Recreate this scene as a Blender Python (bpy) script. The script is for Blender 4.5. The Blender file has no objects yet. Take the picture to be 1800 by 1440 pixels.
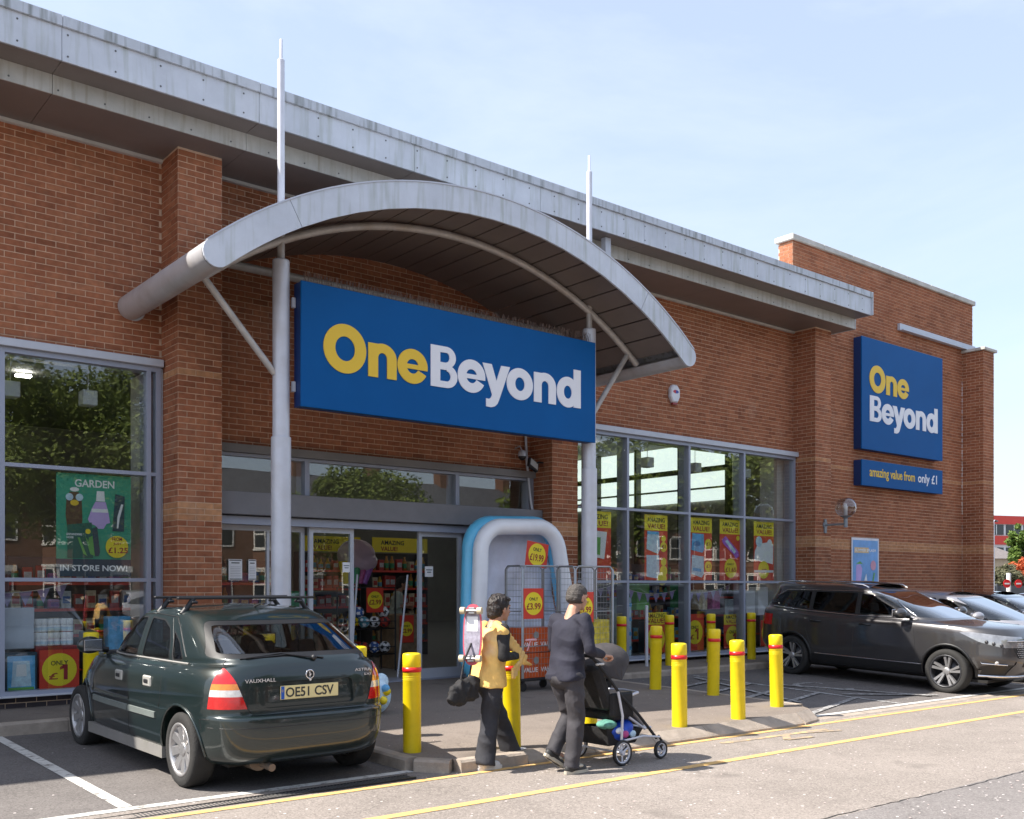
import bpy, bmesh, math, random
from mathutils import Vector, Matrix
from mathutils.bvhtree import BVHTree
R = random.Random(7)
S = bpy.context.scene
COL = S.collection
PI = math.pi
# ------------------------------------------------------------------ camera, sky, sun, exposure
CZ = 1.6
YAW = math.radians(39.36)
cam = bpy.data.cameras.new('camera'); camo = bpy.data.objects.new('camera', cam); COL.objects.link(camo)
camo.location = (0, 0, CZ); camo.rotation_euler = (PI/2, 0, -YAW)
cam.sensor_width = 36; cam.lens = 36*1752/1800; cam.shift_x = 0; cam.shift_y = (1028-720)/1800
cam.clip_start = .1; cam.clip_end = 2000
S.camera = camo
SUNV = Vector((-.80, .33, 1.0)).normalized()
w = bpy.data.worlds.new('World'); S.world = w; w.use_nodes = True
nt = w.node_tree; N = nt.nodes; Lk = nt.links
bg = N['Background']; bg.inputs[1].default_value = .132
sky = N.new('ShaderNodeTexSky'); sky.sky_type = 'NISHITA'; sky.sun_disc = False
sky.sun_elevation = math.asin(SUNV.z); sky.sun_rotation = math.atan2(SUNV.x, SUNV.y)
sky.air_density = 1.0; sky.dust_density = 1.6; sky.ozone_density = 1.2
tc = N.new('ShaderNodeTexCoord'); mp = N.new('ShaderNodeMapping'); mp.inputs['Scale'].default_value = (1, 1, 3.2)
nz = N.new('ShaderNodeTexNoise'); nz.inputs['Scale'].default_value = 1.7; nz.inputs['Detail'].default_value = 7; nz.inputs['Roughness'].default_value = .62; nz.inputs['Distortion'].default_value = .6
cr = N.new('ShaderNodeValToRGB'); cr.color_ramp.elements[0].position = .40; cr.color_ramp.elements[0].color = (.48, .48, .48, 1)
cr.color_ramp.elements[1].position = .72; cr.color_ramp.elements[1].color = (.80, .80, .80, 1)
mx = N.new('ShaderNodeMix'); mx.data_type = 'RGBA'; mx.inputs['B'].default_value = (3.45, 3.85, 4.65, 1)
Lk.new(tc.outputs['Generated'], mp.inputs['Vector']); Lk.new(mp.outputs[0], nz.inputs['Vector']); Lk.new(nz.outputs['Fac'], cr.inputs[0])
Lk.new(cr.outputs[0], mx.inputs['Factor']); Lk.new(sky.outputs[0], mx.inputs['A']); Lk.new(mx.outputs['Result'], bg.inputs[0])
sl = bpy.data.lights.new('sun', 'SUN'); sl.energy = 5.0; sl.angle = math.radians(.53); sl.color = (1, .945, .86)
so = bpy.data.objects.new('sun', sl); so.rotation_euler = (-SUNV).to_track_quat('-Z', 'Y').to_euler(); so.location = (0, 0, 30); COL.objects.link(so)
S.view_settings.view_transform = 'Standard'; S.view_settings.look = 'None'; S.view_settings.exposure = 1.05; S.view_settings.gamma = 1
S.view_settings.use_curve_mapping = False
S.render.engine = 'CYCLES'
S.cycles.use_denoising = True; S.cycles.max_bounces = 9; S.cycles.transparent_max_bounces = 16; S.cycles.caustics_reflective = False; S.cycles.caustics_refractive = False
S.cycles.sample_clamp_indirect = 6

# ------------------------------------------------------------------ materials
def _mat(name):
    m = bpy.data.materials.new(name); m.use_nodes = True
    return m, m.node_tree, m.node_tree.nodes['Principled BSDF']
def M(name, col, rough=.6, metal=0, var=.12, vs=3, bump=0, bs=40, coat=0, coord='Object', streak=0, streakcol=(.12, .12, .08), spec=None, dirt=0):
    m, t, b = _mat(name); n = t.nodes; L = t.links
    b.inputs['Roughness'].default_value = rough; b.inputs['Metallic'].default_value = metal
    if coat: b.inputs['Coat Weight'].default_value = coat; b.inputs['Coat Roughness'].default_value = .04
    if spec is not None: b.inputs['Specular IOR Level'].default_value = spec
    tcn = n.new('ShaderNodeTexCoord'); out = None
    z = n.new('ShaderNodeTexNoise'); z.inputs['Scale'].default_value = vs; z.inputs['Detail'].default_value = 6; z.inputs['Roughness'].default_value = .65
    L.new(tcn.outputs[coord], z.inputs['Vector'])
    r = n.new('ShaderNodeValToRGB'); e = r.color_ramp.elements
    e[0].position = .3; e[1].position = .7
    e[0].color = tuple(c*(1-var) for c in col)+(1,); e[1].color = tuple(min(1, c*(1+var)) for c in col)+(1,)
    L.new(z.outputs['Fac'], r.inputs[0]); out = r.outputs[0]
    if streak or dirt:
        mpn = n.new('ShaderNodeMapping'); mpn.inputs['Scale'].default_value = (9, 9, .8) if streak else (2, 2, 2)
        L.new(tcn.outputs[coord], mpn.inputs[0]); z2 = n.new('ShaderNodeTexNoise'); z2.inputs['Scale'].default_value = 1.6; z2.inputs['Detail'].default_value = 5
        L.new(mpn.outputs[0], z2.inputs['Vector']); r2 = n.new('ShaderNodeValToRGB'); r2.color_ramp.elements[0].position = .5; r2.color_ramp.elements[1].position = .78
        k = streak or dirt; r2.color_ramp.elements[1].color = (k, k, k, 1)
        L.new(z2.outputs['Fac'], r2.inputs[0]); x = n.new('ShaderNodeMix'); x.data_type = 'RGBA'; x.inputs['B'].default_value = streakcol+(1,)
        L.new(r2.outputs[0], x.inputs['Factor']); L.new(out, x.inputs['A']); out = x.outputs['Result']
    L.new(out, b.inputs['Base Color'])
    if bump:
        z3 = n.new('ShaderNodeTexNoise'); z3.inputs['Scale'].default_value = bs; z3.inputs['Detail'].default_value = 4; L.new(tcn.outputs[coord], z3.inputs['Vector'])
        bp = n.new('ShaderNodeBump'); bp.inputs['Strength'].default_value = bump; bp.inputs['Distance'].default_value = .02
        L.new(z3.outputs['Fac'], bp.inputs['Height']); L.new(bp.outputs[0], b.inputs['Normal'])
    return m
def brickmat(name, cols, mort=False):
    m, t, b = _mat(name); n = t.nodes; L = t.links
    b.inputs['Roughness'].default_value = .85; b.inputs['Specular IOR Level'].default_value = .25
    g = n.new('ShaderNodeNewGeometry'); oi = n.new('ShaderNodeObjectInfo'); a = n.new('ShaderNodeMath'); a.operation = 'ADD'
    L.new(g.outputs['Random Per Island'], a.inputs[0]); L.new(oi.outputs['Random'], a.inputs[1])
    wn = n.new('ShaderNodeTexWhiteNoise'); wn.noise_dimensions = '1D'; L.new(a.outputs[0], wn.inputs['W'])
    r = n.new('ShaderNodeValToRGB'); els = r.color_ramp.elements; els[0].position = 0; els[0].color = cols[0]+(1,); els[1].position = 1; els[1].color = cols[-1]+(1,)
    for i, c in enumerate(cols[1:-1]):
        e = els.new((i+1)/(len(cols)-1)); e.color = c+(1,)
    L.new(wn.outputs['Value'], r.inputs[0])
    z = n.new('ShaderNodeTexNoise'); z.inputs['Scale'].default_value = 14; z.inputs['Detail'].default_value = 6; L.new(g.outputs['Position'], z.inputs['Vector'])
    z2 = n.new('ShaderNodeTexNoise'); z2.inputs['Scale'].default_value = .9; z2.inputs['Detail'].default_value = 5; L.new(g.outputs['Position'], z2.inputs['Vector'])
    mr = n.new('ShaderNodeMapRange'); mr.inputs[1].default_value = .3; mr.inputs[2].default_value = .7; mr.inputs[3].default_value = .82; mr.inputs[4].default_value = 1.2; L.new(z.outputs['Fac'], mr.inputs[0])
    mr2 = n.new('ShaderNodeMapRange'); mr2.inputs[1].default_value = .3; mr2.inputs[2].default_value = .7; mr2.inputs[3].default_value = .86; mr2.inputs[4].default_value = 1.14; L.new(z2.outputs['Fac'], mr2.inputs[0])
    mm = n.new('ShaderNodeMath'); mm.operation = 'MULTIPLY'; L.new(mr.outputs[0], mm.inputs[0]); L.new(mr2.outputs[0], mm.inputs[1])
    v = n.new('ShaderNodeVectorMath'); v.operation = 'SCALE'; L.new(r.outputs[0], v.inputs[0]); L.new(mm.outputs[0], v.inputs['Scale']); zp = n.new('ShaderNodeTexNoise'); zp.inputs['Scale'].default_value = 1.1; zp.inputs['Detail'].default_value = 9; zp.inputs['Roughness'].default_value = .7; L.new(g.outputs['Position'], zp.inputs['Vector'])
    rp = n.new('ShaderNodeValToRGB'); rp.color_ramp.elements[0].position = .56; rp.color_ramp.elements[1].position = .74; rp.color_ramp.elements[1].color = (.26, .26, .26, 1); L.new(zp.outputs['Fac'], rp.inputs[0])
    xp = n.new('ShaderNodeMix'); xp.data_type = 'RGBA'; xp.inputs['B'].default_value = (.46, .33, .25, 1) if cols[0][0] > .1 else (.1, .1, .1, 1); L.new(rp.outputs[0], xp.inputs['Factor']); L.new(v.outputs[0], xp.inputs['A']); L.new(xp.outputs['Result'], b.inputs['Base Color'])
    z3 = n.new('ShaderNodeTexNoise'); z3.inputs['Scale'].default_value = 120; L.new(g.outputs['Position'], z3.inputs['Vector'])
    bp = n.new('ShaderNodeBump'); bp.inputs['Strength'].default_value = .35; bp.inputs['Distance'].default_value = .006; L.new(z3.outputs['Fac'], bp.inputs['Height']); L.new(bp.outputs[0], b.inputs['Normal'])
    return m
def glass(name, tint=(.86, .9, .88), k=1.0, rough=0.0):
    m, t, b = _mat(name); n = t.nodes; L = t.links; n.remove(b)
    out = n['Material Output']; g = n.new('ShaderNodeNewGeometry'); d = n.new('ShaderNodeVectorMath'); d.operation = 'DOT_PRODUCT'
    L.new(g.outputs['Incoming'], d.inputs[0]); L.new(g.outputs['Normal'], d.inputs[1])
    ab = n.new('ShaderNodeMath'); ab.operation = 'ABSOLUTE'; L.new(d.outputs['Value'], ab.inputs[0])
    s1 = n.new('ShaderNodeMath'); s1.operation = 'SUBTRACT'; s1.inputs[0].default_value = 1; L.new(ab.outputs[0], s1.inputs[1])
    p = n.new('ShaderNodeMath'); p.operation = 'POWER'; p.inputs[1].default_value = 4; L.new(s1.outputs[0], p.inputs[0])
    mr = n.new('ShaderNodeMath'); mr.operation = 'MULTIPLY_ADD'; mr.inputs[1].default_value = .9*k; mr.inputs[2].default_value = .06*k; L.new(p.outputs[0], mr.inputs[0]); mr.use_clamp = True
    tr = n.new('ShaderNodeBsdfTransparent'); tr.inputs[0].default_value = tint+(1,); gl = n.new('ShaderNodeBsdfGlossy'); gl.inputs['Roughness'].default_value = rough
    # slight waviness of float glass
    z = n.new('ShaderNodeTexNoise'); z.inputs['Scale'].default_value = .8; L.new(g.outputs['Position'], z.inputs['Vector'])
    bp = n.new('ShaderNodeBump'); bp.inputs['Strength'].default_value = .12; bp.inputs['Distance'].default_value = .01; L.new(z.outputs['Fac'], bp.inputs['Height']); L.new(bp.outputs[0], gl.inputs['Normal'])
    ms = n.new('ShaderNodeMixShader'); L.new(mr.outputs[0], ms.inputs[0]); L.new(tr.outputs[0], ms.inputs[1]); L.new(gl.outputs[0], ms.inputs[2]); L.new(ms.outputs[0], out.inputs[0])
    return m
def emis(name, col, k):
    m, t, b = _mat(name); b.inputs['Base Color'].default_value = col+(1,); b.inputs['Emission Color'].default_value = col+(1,); b.inputs['Emission Strength'].default_value = k
    return m
def asphalt(name, col, speck=.5, spcol=(.35, .32, .3), stain=.2, bump=.5, blob=0):
    m, t, b = _mat(name); n = t.nodes; L = t.links
    b.inputs['Roughness'].default_value = .92; b.inputs['Specular IOR Level'].default_value = .25
    g = n.new('ShaderNodeNewGeometry')
    def nzz(sc, d=4):
        z = n.new('ShaderNodeTexNoise'); z.inputs['Scale'].default_value = sc; z.inputs['Detail'].default_value = d; z.inputs['Roughness'].default_value = .6; L.new(g.outputs['Position'], z.inputs['Vector']); return z.outputs['Fac']
    def ramp(src, p0, p1, c0, c1):
        r = n.new('ShaderNodeValToRGB'); r.color_ramp.elements[0].position = p0; r.color_ramp.elements[1].position = p1; r.color_ramp.elements[0].color = c0+(1,); r.color_ramp.elements[1].color = c1+(1,); L.new(src, r.inputs[0]); return r.outputs[0]
    def mixc(f, a, bb, mode='MIX'):
        x = n.new('ShaderNodeMix'); x.data_type = 'RGBA'; x.blend_type = mode
        if isinstance(f, float): x.inputs['Factor'].default_value = f
        else: L.new(f, x.inputs['Factor'])
        L.new(a, x.inputs['A'])
        if isinstance(bb, tuple): x.inputs['B'].default_value = bb+(1,)
        else: L.new(bb, x.inputs['B'])
        return x.outputs['Result']
    base = ramp(nzz(.55, 7), .3, .7, tuple(c*(1-stain) for c in col), tuple(c*(1+stain) for c in col))
    v = n.new('ShaderNodeTexVoronoi'); v.inputs['Scale'].default_value = 95; L.new(g.outputs['Position'], v.inputs['Vector'])
    sp = n.new('ShaderNodeSeparateColor'); L.new(v.outputs['Color'], sp.inputs[0])
    c2 = mixc(ramp(sp.outputs[0], .55, .95, (0, 0, 0), (speck,)*3), base, spcol)
    c2 = mixc(ramp(sp.outputs[1], .72, .95, (0, 0, 0), (speck,)*3), c2, tuple(c*.35 for c in col))
    c3 = mixc(ramp(nzz(2.7, 8), .52, .75, (0, 0, 0), (.35,)*3), c2, tuple(c*.55 for c in col))
    if blob:
        v2 = n.new('ShaderNodeTexVoronoi'); v2.inputs['Scale'].default_value = 16; v2.inputs['Randomness'].default_value = 1; L.new(g.outputs['Position'], v2.inputs['Vector'])
        sp2 = n.new('ShaderNodeSeparateColor'); L.new(v2.outputs['Color'], sp2.inputs[0])
        a1 = n.new('ShaderNodeMath'); a1.operation = 'LESS_THAN'; a1.inputs[1].default_value = .17; L.new(v2.outputs['Distance'], a1.inputs[0])
        a2 = n.new('ShaderNodeMath'); a2.operation = 'GREATER_THAN'; a2.inputs[1].default_value = 1-blob; L.new(sp2.outputs[0], a2.inputs[0])
        a3 = n.new('ShaderNodeMath'); a3.operation = 'MULTIPLY'; L.new(a1.outputs[0], a3.inputs[0]); L.new(a2.outputs[0], a3.inputs[1])
        c3 = mixc(a3.outputs[0], c3, (.62, .56, .54))
    vc = n.new('ShaderNodeTexVoronoi'); vc.feature = 'DISTANCE_TO_EDGE'; vc.inputs['Scale'].default_value = .42; wv = n.new('ShaderNodeVectorMath'); wv.operation = 'ADD'
    wn = n.new('ShaderNodeTexNoise'); wn.inputs['Scale'].default_value = 2.2; wn.inputs['Detail'].default_value = 6; L.new(g.outputs['Position'], wn.inputs['Vector']); ws = n.new('ShaderNodeVectorMath'); ws.operation = 'SCALE'; ws.inputs['Scale'].default_value = .9; L.new(wn.outputs['Color'], ws.inputs[0]); L.new(g.outputs['Position'], wv.inputs[0]); L.new(ws.outputs[0], wv.inputs[1]); L.new(wv.outputs[0], vc.inputs['Vector'])
    ck = n.new('ShaderNodeMath'); ck.operation = 'LESS_THAN'; ck.inputs[1].default_value = .0035; L.new(vc.outputs['Distance'], ck.inputs[0]); cm = n.new('ShaderNodeMath'); cm.operation = 'MULTIPLY'; L.new(ck.outputs[0], cm.inputs[0]); L.new(ramp(nzz(.35, 3), .50, .56, (0, 0, 0), (.32,)*3), cm.inputs[1])
    c3 = mixc(cm.outputs[0], c3, tuple(c*.30 for c in col))
    c3 = mixc(ramp(nzz(1.35, 2), .66, .74, (0, 0, 0), (.30,)*3), c3, tuple(c*.45 for c in col))
    L.new(c3, b.inputs['Base Color'])
    bp = n.new('ShaderNodeBump'); bp.inputs['Strength'].default_value = bump; bp.inputs['Distance'].default_value = .008
    L.new(sp.outputs[2], bp.inputs['Height']); L.new(bp.outputs[0], b.inputs['Normal'])
    return m
def worn(name, col, under, wear=.5, sc=9):
    m, t, b = _mat(name); n = t.nodes; L = t.links; b.inputs['Roughness'].default_value = .8
    g = n.new('ShaderNodeNewGeometry'); z = n.new('ShaderNodeTexNoise'); z.inputs['Scale'].default_value = sc; z.inputs['Detail'].default_value = 9; z.inputs['Roughness'].default_value = .75; L.new(g.outputs['Position'], z.inputs['Vector'])
    r = n.new('ShaderNodeValToRGB'); r.color_ramp.elements[0].position = wear-.06; r.color_ramp.elements[1].position = wear+.06; r.color_ramp.elements[0].color = under+(1,); r.color_ramp.elements[1].color = col+(1,)
    L.new(z.outputs['Fac'], r.inputs[0]); L.new(r.outputs[0], b.inputs['Base Color']); return m

RED = [(.245, .086, .043), (.315, .115, .057), (.35, .132, .066), (.28, .098, .049), (.375, .150, .076), (.325, .118, .059)]
mt = {}
mt['brick'] = brickmat('red_brick', RED)
mt['buff'] = brickmat('buff_brick', [(.44, .215, .105), (.50, .25, .125), (.41, .19, .09), (.48, .24, .13)])
mt['blueb'] = brickmat('blue_brick', [(.05, .045, .05), (.07, .055, .06), (.04, .035, .045)])
mt['mortar'] = M('mortar', (.64, .46, .33), .95, var=.18, vs=6, bump=.3, bs=90)
mt['alu'] = M('grey_frame', (.33, .355, .44), .42, .25, var=.05, vs=2)
mt['aluw'] = M('white_frame', (.50, .52, .58), .4, .1, var=.06)
mt['fascia'] = M('fascia_metal', (.56, .59, .65), .45, .08, var=.13, vs=1.3, streak=.5, streakcol=(.24, .27, .18))
mt['fascia2'] = M('fascia_dirty', (.47, .46, .43), .5, .1, var=.14, vs=2.5, streak=.7, streakcol=(.24, .19, .12))
mt['ledge'] = M('ledge_metal', (.50, .53, .58), .5, .1, var=.12, vs=2, streak=.9, streakcol=(.10, .11, .08))
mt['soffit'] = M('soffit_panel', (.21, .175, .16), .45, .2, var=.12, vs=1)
mt['trimw'] = M('pale_trim', (.55, .52, .48), .6, var=.1, vs=3)
mt['steel'] = M('silver_paint', (.60, .61, .67), .38, .15, var=.06, vs=4, dirt=.25, streakcol=(.3, .24, .17))
mt['steelw'] = M('rusty_silver', (.45, .42, .40), .45, .2, var=.12, vs=9, dirt=.55, streakcol=(.30, .20, .12))
mt['dark'] = M('dark_metal', (.03, .03, .033), .4, .3)
mt['black'] = M('black_plastic', (.015, .015, .017), .5)
mt['bolt'] = M('bolt', (.12, .12, .12), .5, .5)
mt['glass'] = glass('shop_glass', (.97, .99, .98), 1.7)
mt['yellow'] = M('yellow_plastic', (.80, .60, .005), .42, var=.08, vs=6, spec=.5, dirt=.38, streakcol=(.35, .28, .05))
mt['redtape'] = M('red_tape', (.62, .012, .015), .35, var=.08)
mt['signblue'] = M('sign_blue', (.001, .088, .29), .5, var=.07, vs=1.0, spec=.15)
mt['signyel'] = M('sign_yellow', (.80, .52, .03), .45, var=.02)
mt['signwhite'] = M('sign_white', (.80, .80, .84), .45, var=.02)
mt['concrete'] = M('kerb_concrete', (.36, .30, .245), .9, var=.22, vs=5, bump=.35, bs=70, dirt=.5, streakcol=(.12, .10, .085))
mt['coping'] = M('coping_stone', (.52, .50, .46), .8, var=.15, vs=4, bump=.2, dirt=.4, streakcol=(.25, .24, .2))
mt['road'] = asphalt('road_asphalt', (.245, .212, .188), .5, (.42, .37, .33), .14, .5, blob=.10)
mt['road2'] = asphalt('old_asphalt', (.190, .172, .165), .45, (.32, .30, .28), .1, .5, blob=.30)
mt['bay'] = asphalt('bay_asphalt', (.150, .135, .128), .45, (.27, .25, .23), .22, .6, blob=.03)
mt['pave'] = asphalt('pavement_asphalt', (.205, .170, .145), .35, (.25, .22, .19), .15, .35)
mt['linew'] = worn('white_line', (.62, .60, .56), (.18, .16, .145), .43)
mt['linewf'] = worn('faded_line', (.42, .41, .40), (.13, .12, .115), .50, 14)
mt['liney'] = worn('yellow_line', (.66, .40, .14), (.32, .25, .17), .42, 12); mt['linear'] = worn('arrow_paint', (.50, .36, .18), (.26, .21, .17), .52, 9)

# ------------------------------------------------------------------ mesh helpers
class MB:
    def __init__(s): s.v = []; s.f = []; s.m = []; s.sm = []
    def add(s, vs, fs, mi=0, smooth=False):
        o = len(s.v); s.v.extend([tuple(v) for v in vs])
        for f in fs: s.f.append(tuple(i+o for i in f)); s.m.append(mi); s.sm.append(smooth)
        return s
    def box(s, x0, x1, y0, y1, z0, z1, mi=0, T=None):
        vs = [Vector(p) for p in ((x0,y0,z0),(x1,y0,z0),(x1,y1,z0),(x0,y1,z0),(x0,y0,z1),(x1,y0,z1),(x1,y1,z1),(x0,y1,z1))]
        if T: vs = [T @ v for v in vs]
        return s.add(vs, [(0,3,2,1),(4,5,6,7),(0,1,5,4),(1,2,6,5),(2,3,7,6),(3,0,4,7)], mi)
    def cbox(s, c, d, mi=0, T=None):
        return s.box(c[0]-d[0]/2, c[0]+d[0]/2, c[1]-d[1]/2, c[1]+d[1]/2, c[2]-d[2]/2, c[2]+d[2]/2, mi, T)
    def bev(s, x0, x1, y0, y1, z0, z1, b=.01, mi=0, T=None):
        # chamfered box
        cx, cy, cz = (x0+x1)/2, (y0+y1)/2, (z0+z1)/2; hx, hy, hz = abs(x1-x0)/2, abs(y1-y0)/2, abs(z1-z0)/2; b = min(b, hx*.9, hy*.9, hz*.9)
        bm = bmesh.new(); bmesh.ops.create_cube(bm, size=1)
        for v in bm.verts: v.co = Vector((cx+v.co.x*2*hx, cy+v.co.y*2*hy, cz+v.co.z*2*hz))
        bmesh.ops.bevel(bm, geom=bm.edges[:], offset=b, segments=1, affect='EDGES')
        return s.bm(bm, mi, T)
    def bm(s, bm, mi=0, T=None, smooth=False):
        bm.verts.index_update(); vs = [(T @ v.co if T else v.co.copy()) for v in bm.verts]
        s.add(vs, [[v.index for v in f.verts] for f in bm.faces], mi, smooth); bm.free(); return s
    def tube(s, pts, r, n=10, mi=0, caps=True, T=None, sx=1.0):
        pts = [Vector(p) for p in pts]; k = len(pts); rs = r if isinstance(r, (list, tuple)) else [r]*k
        vs = []; prev = None
        for i, p in enumerate(pts):
            t = (pts[min(i+1, k-1)]-pts[max(i-1, 0)]).normalized()
            if prev is None:
                a = Vector((0, 0, 1)) if abs(t.z) < .9 else Vector((1, 0, 0)); u = t.cross(a).normalized()
            else: u = (prev-t*prev.dot(t)).normalized()
            prev = u; v = t.cross(u)
            for j in range(n):
                q = 2*PI*j/n; vs.append(p+u*math.cos(q)*rs[i]*sx+v*math.sin(q)*rs[i])
        if T: vs = [T @ x for x in vs]
        fs = [(i*n+j, i*n+(j+1) % n, (i+1)*n+(j+1) % n, (i+1)*n+j) for i in range(k-1) for j in range(n)]
        s.add(vs, fs, mi, True)
        if caps: s.add(vs[:n][::-1], [tuple(range(n))], mi); s.add(vs[-n:], [tuple(range(n))], mi)
        return s
    def cyl(s, c, r, h, n=20, mi=0, ax='z', r2=None):
        d = {'x': (h, 0, 0), 'y': (0, h, 0), 'z': (0, 0, h)}[ax]
        return s.tube([c, (c[0]+d[0], c[1]+d[1], c[2]+d[2])], [r, r if r2 is None else r2], n, mi)
    def lathe(s, prof, n=24, mi=0, T=None, closed=False):
        vs = [Vector((r*math.cos(2*PI*j/n), r*math.sin(2*PI*j/n), z)) for r, z in prof for j in range(n)]
        if T: vs = [T @ v for v in vs]
        k = len(prof); fs = [(i*n+j, i*n+(j+1) % n, (i+1)*n+(j+1) % n, (i+1)*n+j) for i in range(k-1) for j in range(n)]
        if closed: fs += [((k-1)*n+j, (k-1)*n+(j+1) % n, (j+1) % n, j) for j in range(n)]
        return s.add(vs, fs, mi, True)
    def ball(s, c, r, n=14, mi=0, sc=(1, 1, 1), T=None):
        bm = bmesh.new(); bmesh.ops.create_uvsphere(bm, u_segments=n, v_segments=max(6, n*2//3), radius=r)
        for v in bm.verts: v.co = Vector((c[0]+v.co.x*sc[0], c[1]+v.co.y*sc[1], c[2]+v.co.z*sc[2]))
        return s.bm(bm, mi, T, True)
    def prism(s, poly, d0, d1, plane='xz', mi=0, T=None):
        # poly in plane coords, extruded along the third axis between d0 and d1
        def P(a, b, d): return {'xz': (a, d, b), 'xy': (a, b, d), 'yz': (d, a, b)}[plane]
        n = len(poly); vs = [Vector(P(a, b, d0)) for a, b in poly]+[Vector(P(a, b, d1)) for a, b in poly]
        if T: vs = [T @ v for v in vs]
        return s.add(vs, [tuple(range(n))[::-1], tuple(range(n, 2*n))]+[(i, (i+1) % n, n+(i+1) % n, n+i) for i in range(n)], mi)
    def build(s, name, mats, parent=None, loc=None, fix=True):
        me = bpy.data.meshes.new(name); org = Vector(loc) if loc else Vector((0, 0, 0))
        me.from_pydata([tuple(Vector(v)-org) for v in s.v] if loc else s.v, [], s.f)
        if not isinstance(mats, (list, tuple)): mats = [mats]
        for m in mats: me.materials.append(mt[m] if isinstance(m, str) else m)
        me.polygons.foreach_set('material_index', s.m); me.polygons.foreach_set('use_smooth', s.sm)
        if fix and len(s.f) < 60000:
            bm = bmesh.new(); bm.from_mesh(me); bmesh.ops.recalc_face_normals(bm, faces=bm.faces); bm.to_mesh(me); bm.free()
        me.update(); return link(name, me, parent, org)
def link(name, me, parent=None, loc=(0, 0, 0), rz=0, sc=None):
    o = bpy.data.objects.new(name, me); COL.objects.link(o); o.location = loc
    if rz: o.rotation_euler = (0, 0, rz)
    if sc: o.scale = sc
    if parent: o.parent = parent
    return o
def tag(o, label=None, cat=None, group=None, kind=None):
    if label: o['label'] = label
    if cat: o['category'] = cat
    if group: o['group'] = group
    if kind: o['kind'] = kind
    return o
def empty(name, loc=(0, 0, 0), rz=0, label=None, cat=None, group=None, kind=None):
    o = bpy.data.objects.new(name, None); COL.objects.link(o); o.location = loc; o.rotation_euler = (0, 0, rz); o.empty_display_size = .2
    return tag(o, label, cat, group, kind)
def copytree(o, parent=None, **kw):
    c = o.copy(); COL.objects.link(c)
    if parent: c.parent = parent
    for ch in list(o.children): copytree(ch, c)
    return c
_tc = {}
def text(body, size, mat, parent, x, y, z, name='lettering', off=.012, ext=.0008, align='LEFT', sx=1.0, rot=None, spacing=1.0, extra=None):
    """flat print or raised letters facing -Y, baseline-left at x, z on the plane y"""
    key = (body, off, align, spacing, round(ext/size, 5))
    if key not in _tc:
        c = bpy.data.curves.new('t', 'FONT'); c.body = body; c.size = 1; c.offset = off; c.extrude = ext/size; c.align_x = align; c.space_character = spacing; c.resolution_u = 3
        o = bpy.data.objects.new('t', c); COL.objects.link(o); dg = bpy.context.evaluated_depsgraph_get()
        me = bpy.data.meshes.new_from_object(o.evaluated_get(dg)); me.name = name; me.transform(Matrix.Rotation(PI/2, 4, 'X'))
        bpy.data.objects.remove(o); _tc[key] = me
    me = _tc[key].copy(); me.materials.clear(); me.materials.append(mt[mat] if isinstance(mat, str) else mat)
    me.transform(Matrix.Diagonal((size*sx, size, size, 1)))
    if extra: me.transform(extra)
    o = link(name, me, parent, (x, y, z))
    if rot: o.rotation_euler = rot
    return o
# ------------------------------------------------------------------ ground
def lerp(a, b, t): return a+(b-a)*max(0, min(1, t))
def gz(X, Y):
    z = -.005-.0065*max(-12, min(32, X))
    if Y > 7.3: z += (min(Y, 11.5)-7.3)*lerp(.010, .035, (X-6)/5)
    return z
def pz(Y): return .17-(12.66-min(Y, 12.66))*.019
def sheet(name, xs, ys, zf, m, parent=None, kind='structure', label=None):
    vs = [(x, y, zf(x, y)) for y in ys for x in xs]; n = len(xs)
    fs = [(j*n+i, j*n+i+1, (j+1)*n+i+1, (j+1)*n+i) for j in range(len(ys)-1) for i in range(n-1)]
    me = bpy.data.meshes.new(name); me.from_pydata(vs, [], fs); me.materials.append(mt[m]); me.update()
    for p in me.polygons: p.use_smooth = True
    o = link(name, me, parent)
    if kind: o['kind'] = kind
    if label: o['label'] = label
    return o
def fr(a, b, st): 
    k = max(1, int(math.ceil((b-a)/st))); return [a+(b-a)*i/k for i in range(k+1)]
sheet('ground', [-900, -300, -100, -40]+fr(-12, 36, 1.5)+[60, 120, 300, 900], [-900, -300, -120, -60, -30, -12, 0, 3.0, 4.0], lambda x, y: gz(x, y), 'road2', label='old grey tarmac with pale flecks in front of the shop road')
sheet('road', [-40]+fr(-12, 36, 1.5)+[80], [4.0, 5, 6, 6.98, 7.3], lambda x, y: gz(x, y), 'road', label='pinkish beige asphalt road in front of the shop')
sheet('parking_bay', [-40]+fr(-12, 36, 1.0)+[80], fr(7.3, 11.5, .6)+[13, 100, 900], lambda x, y: gz(x, y)-(0 if y < 12 else .10), 'bay', label='dark asphalt of the parking bays')
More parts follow.
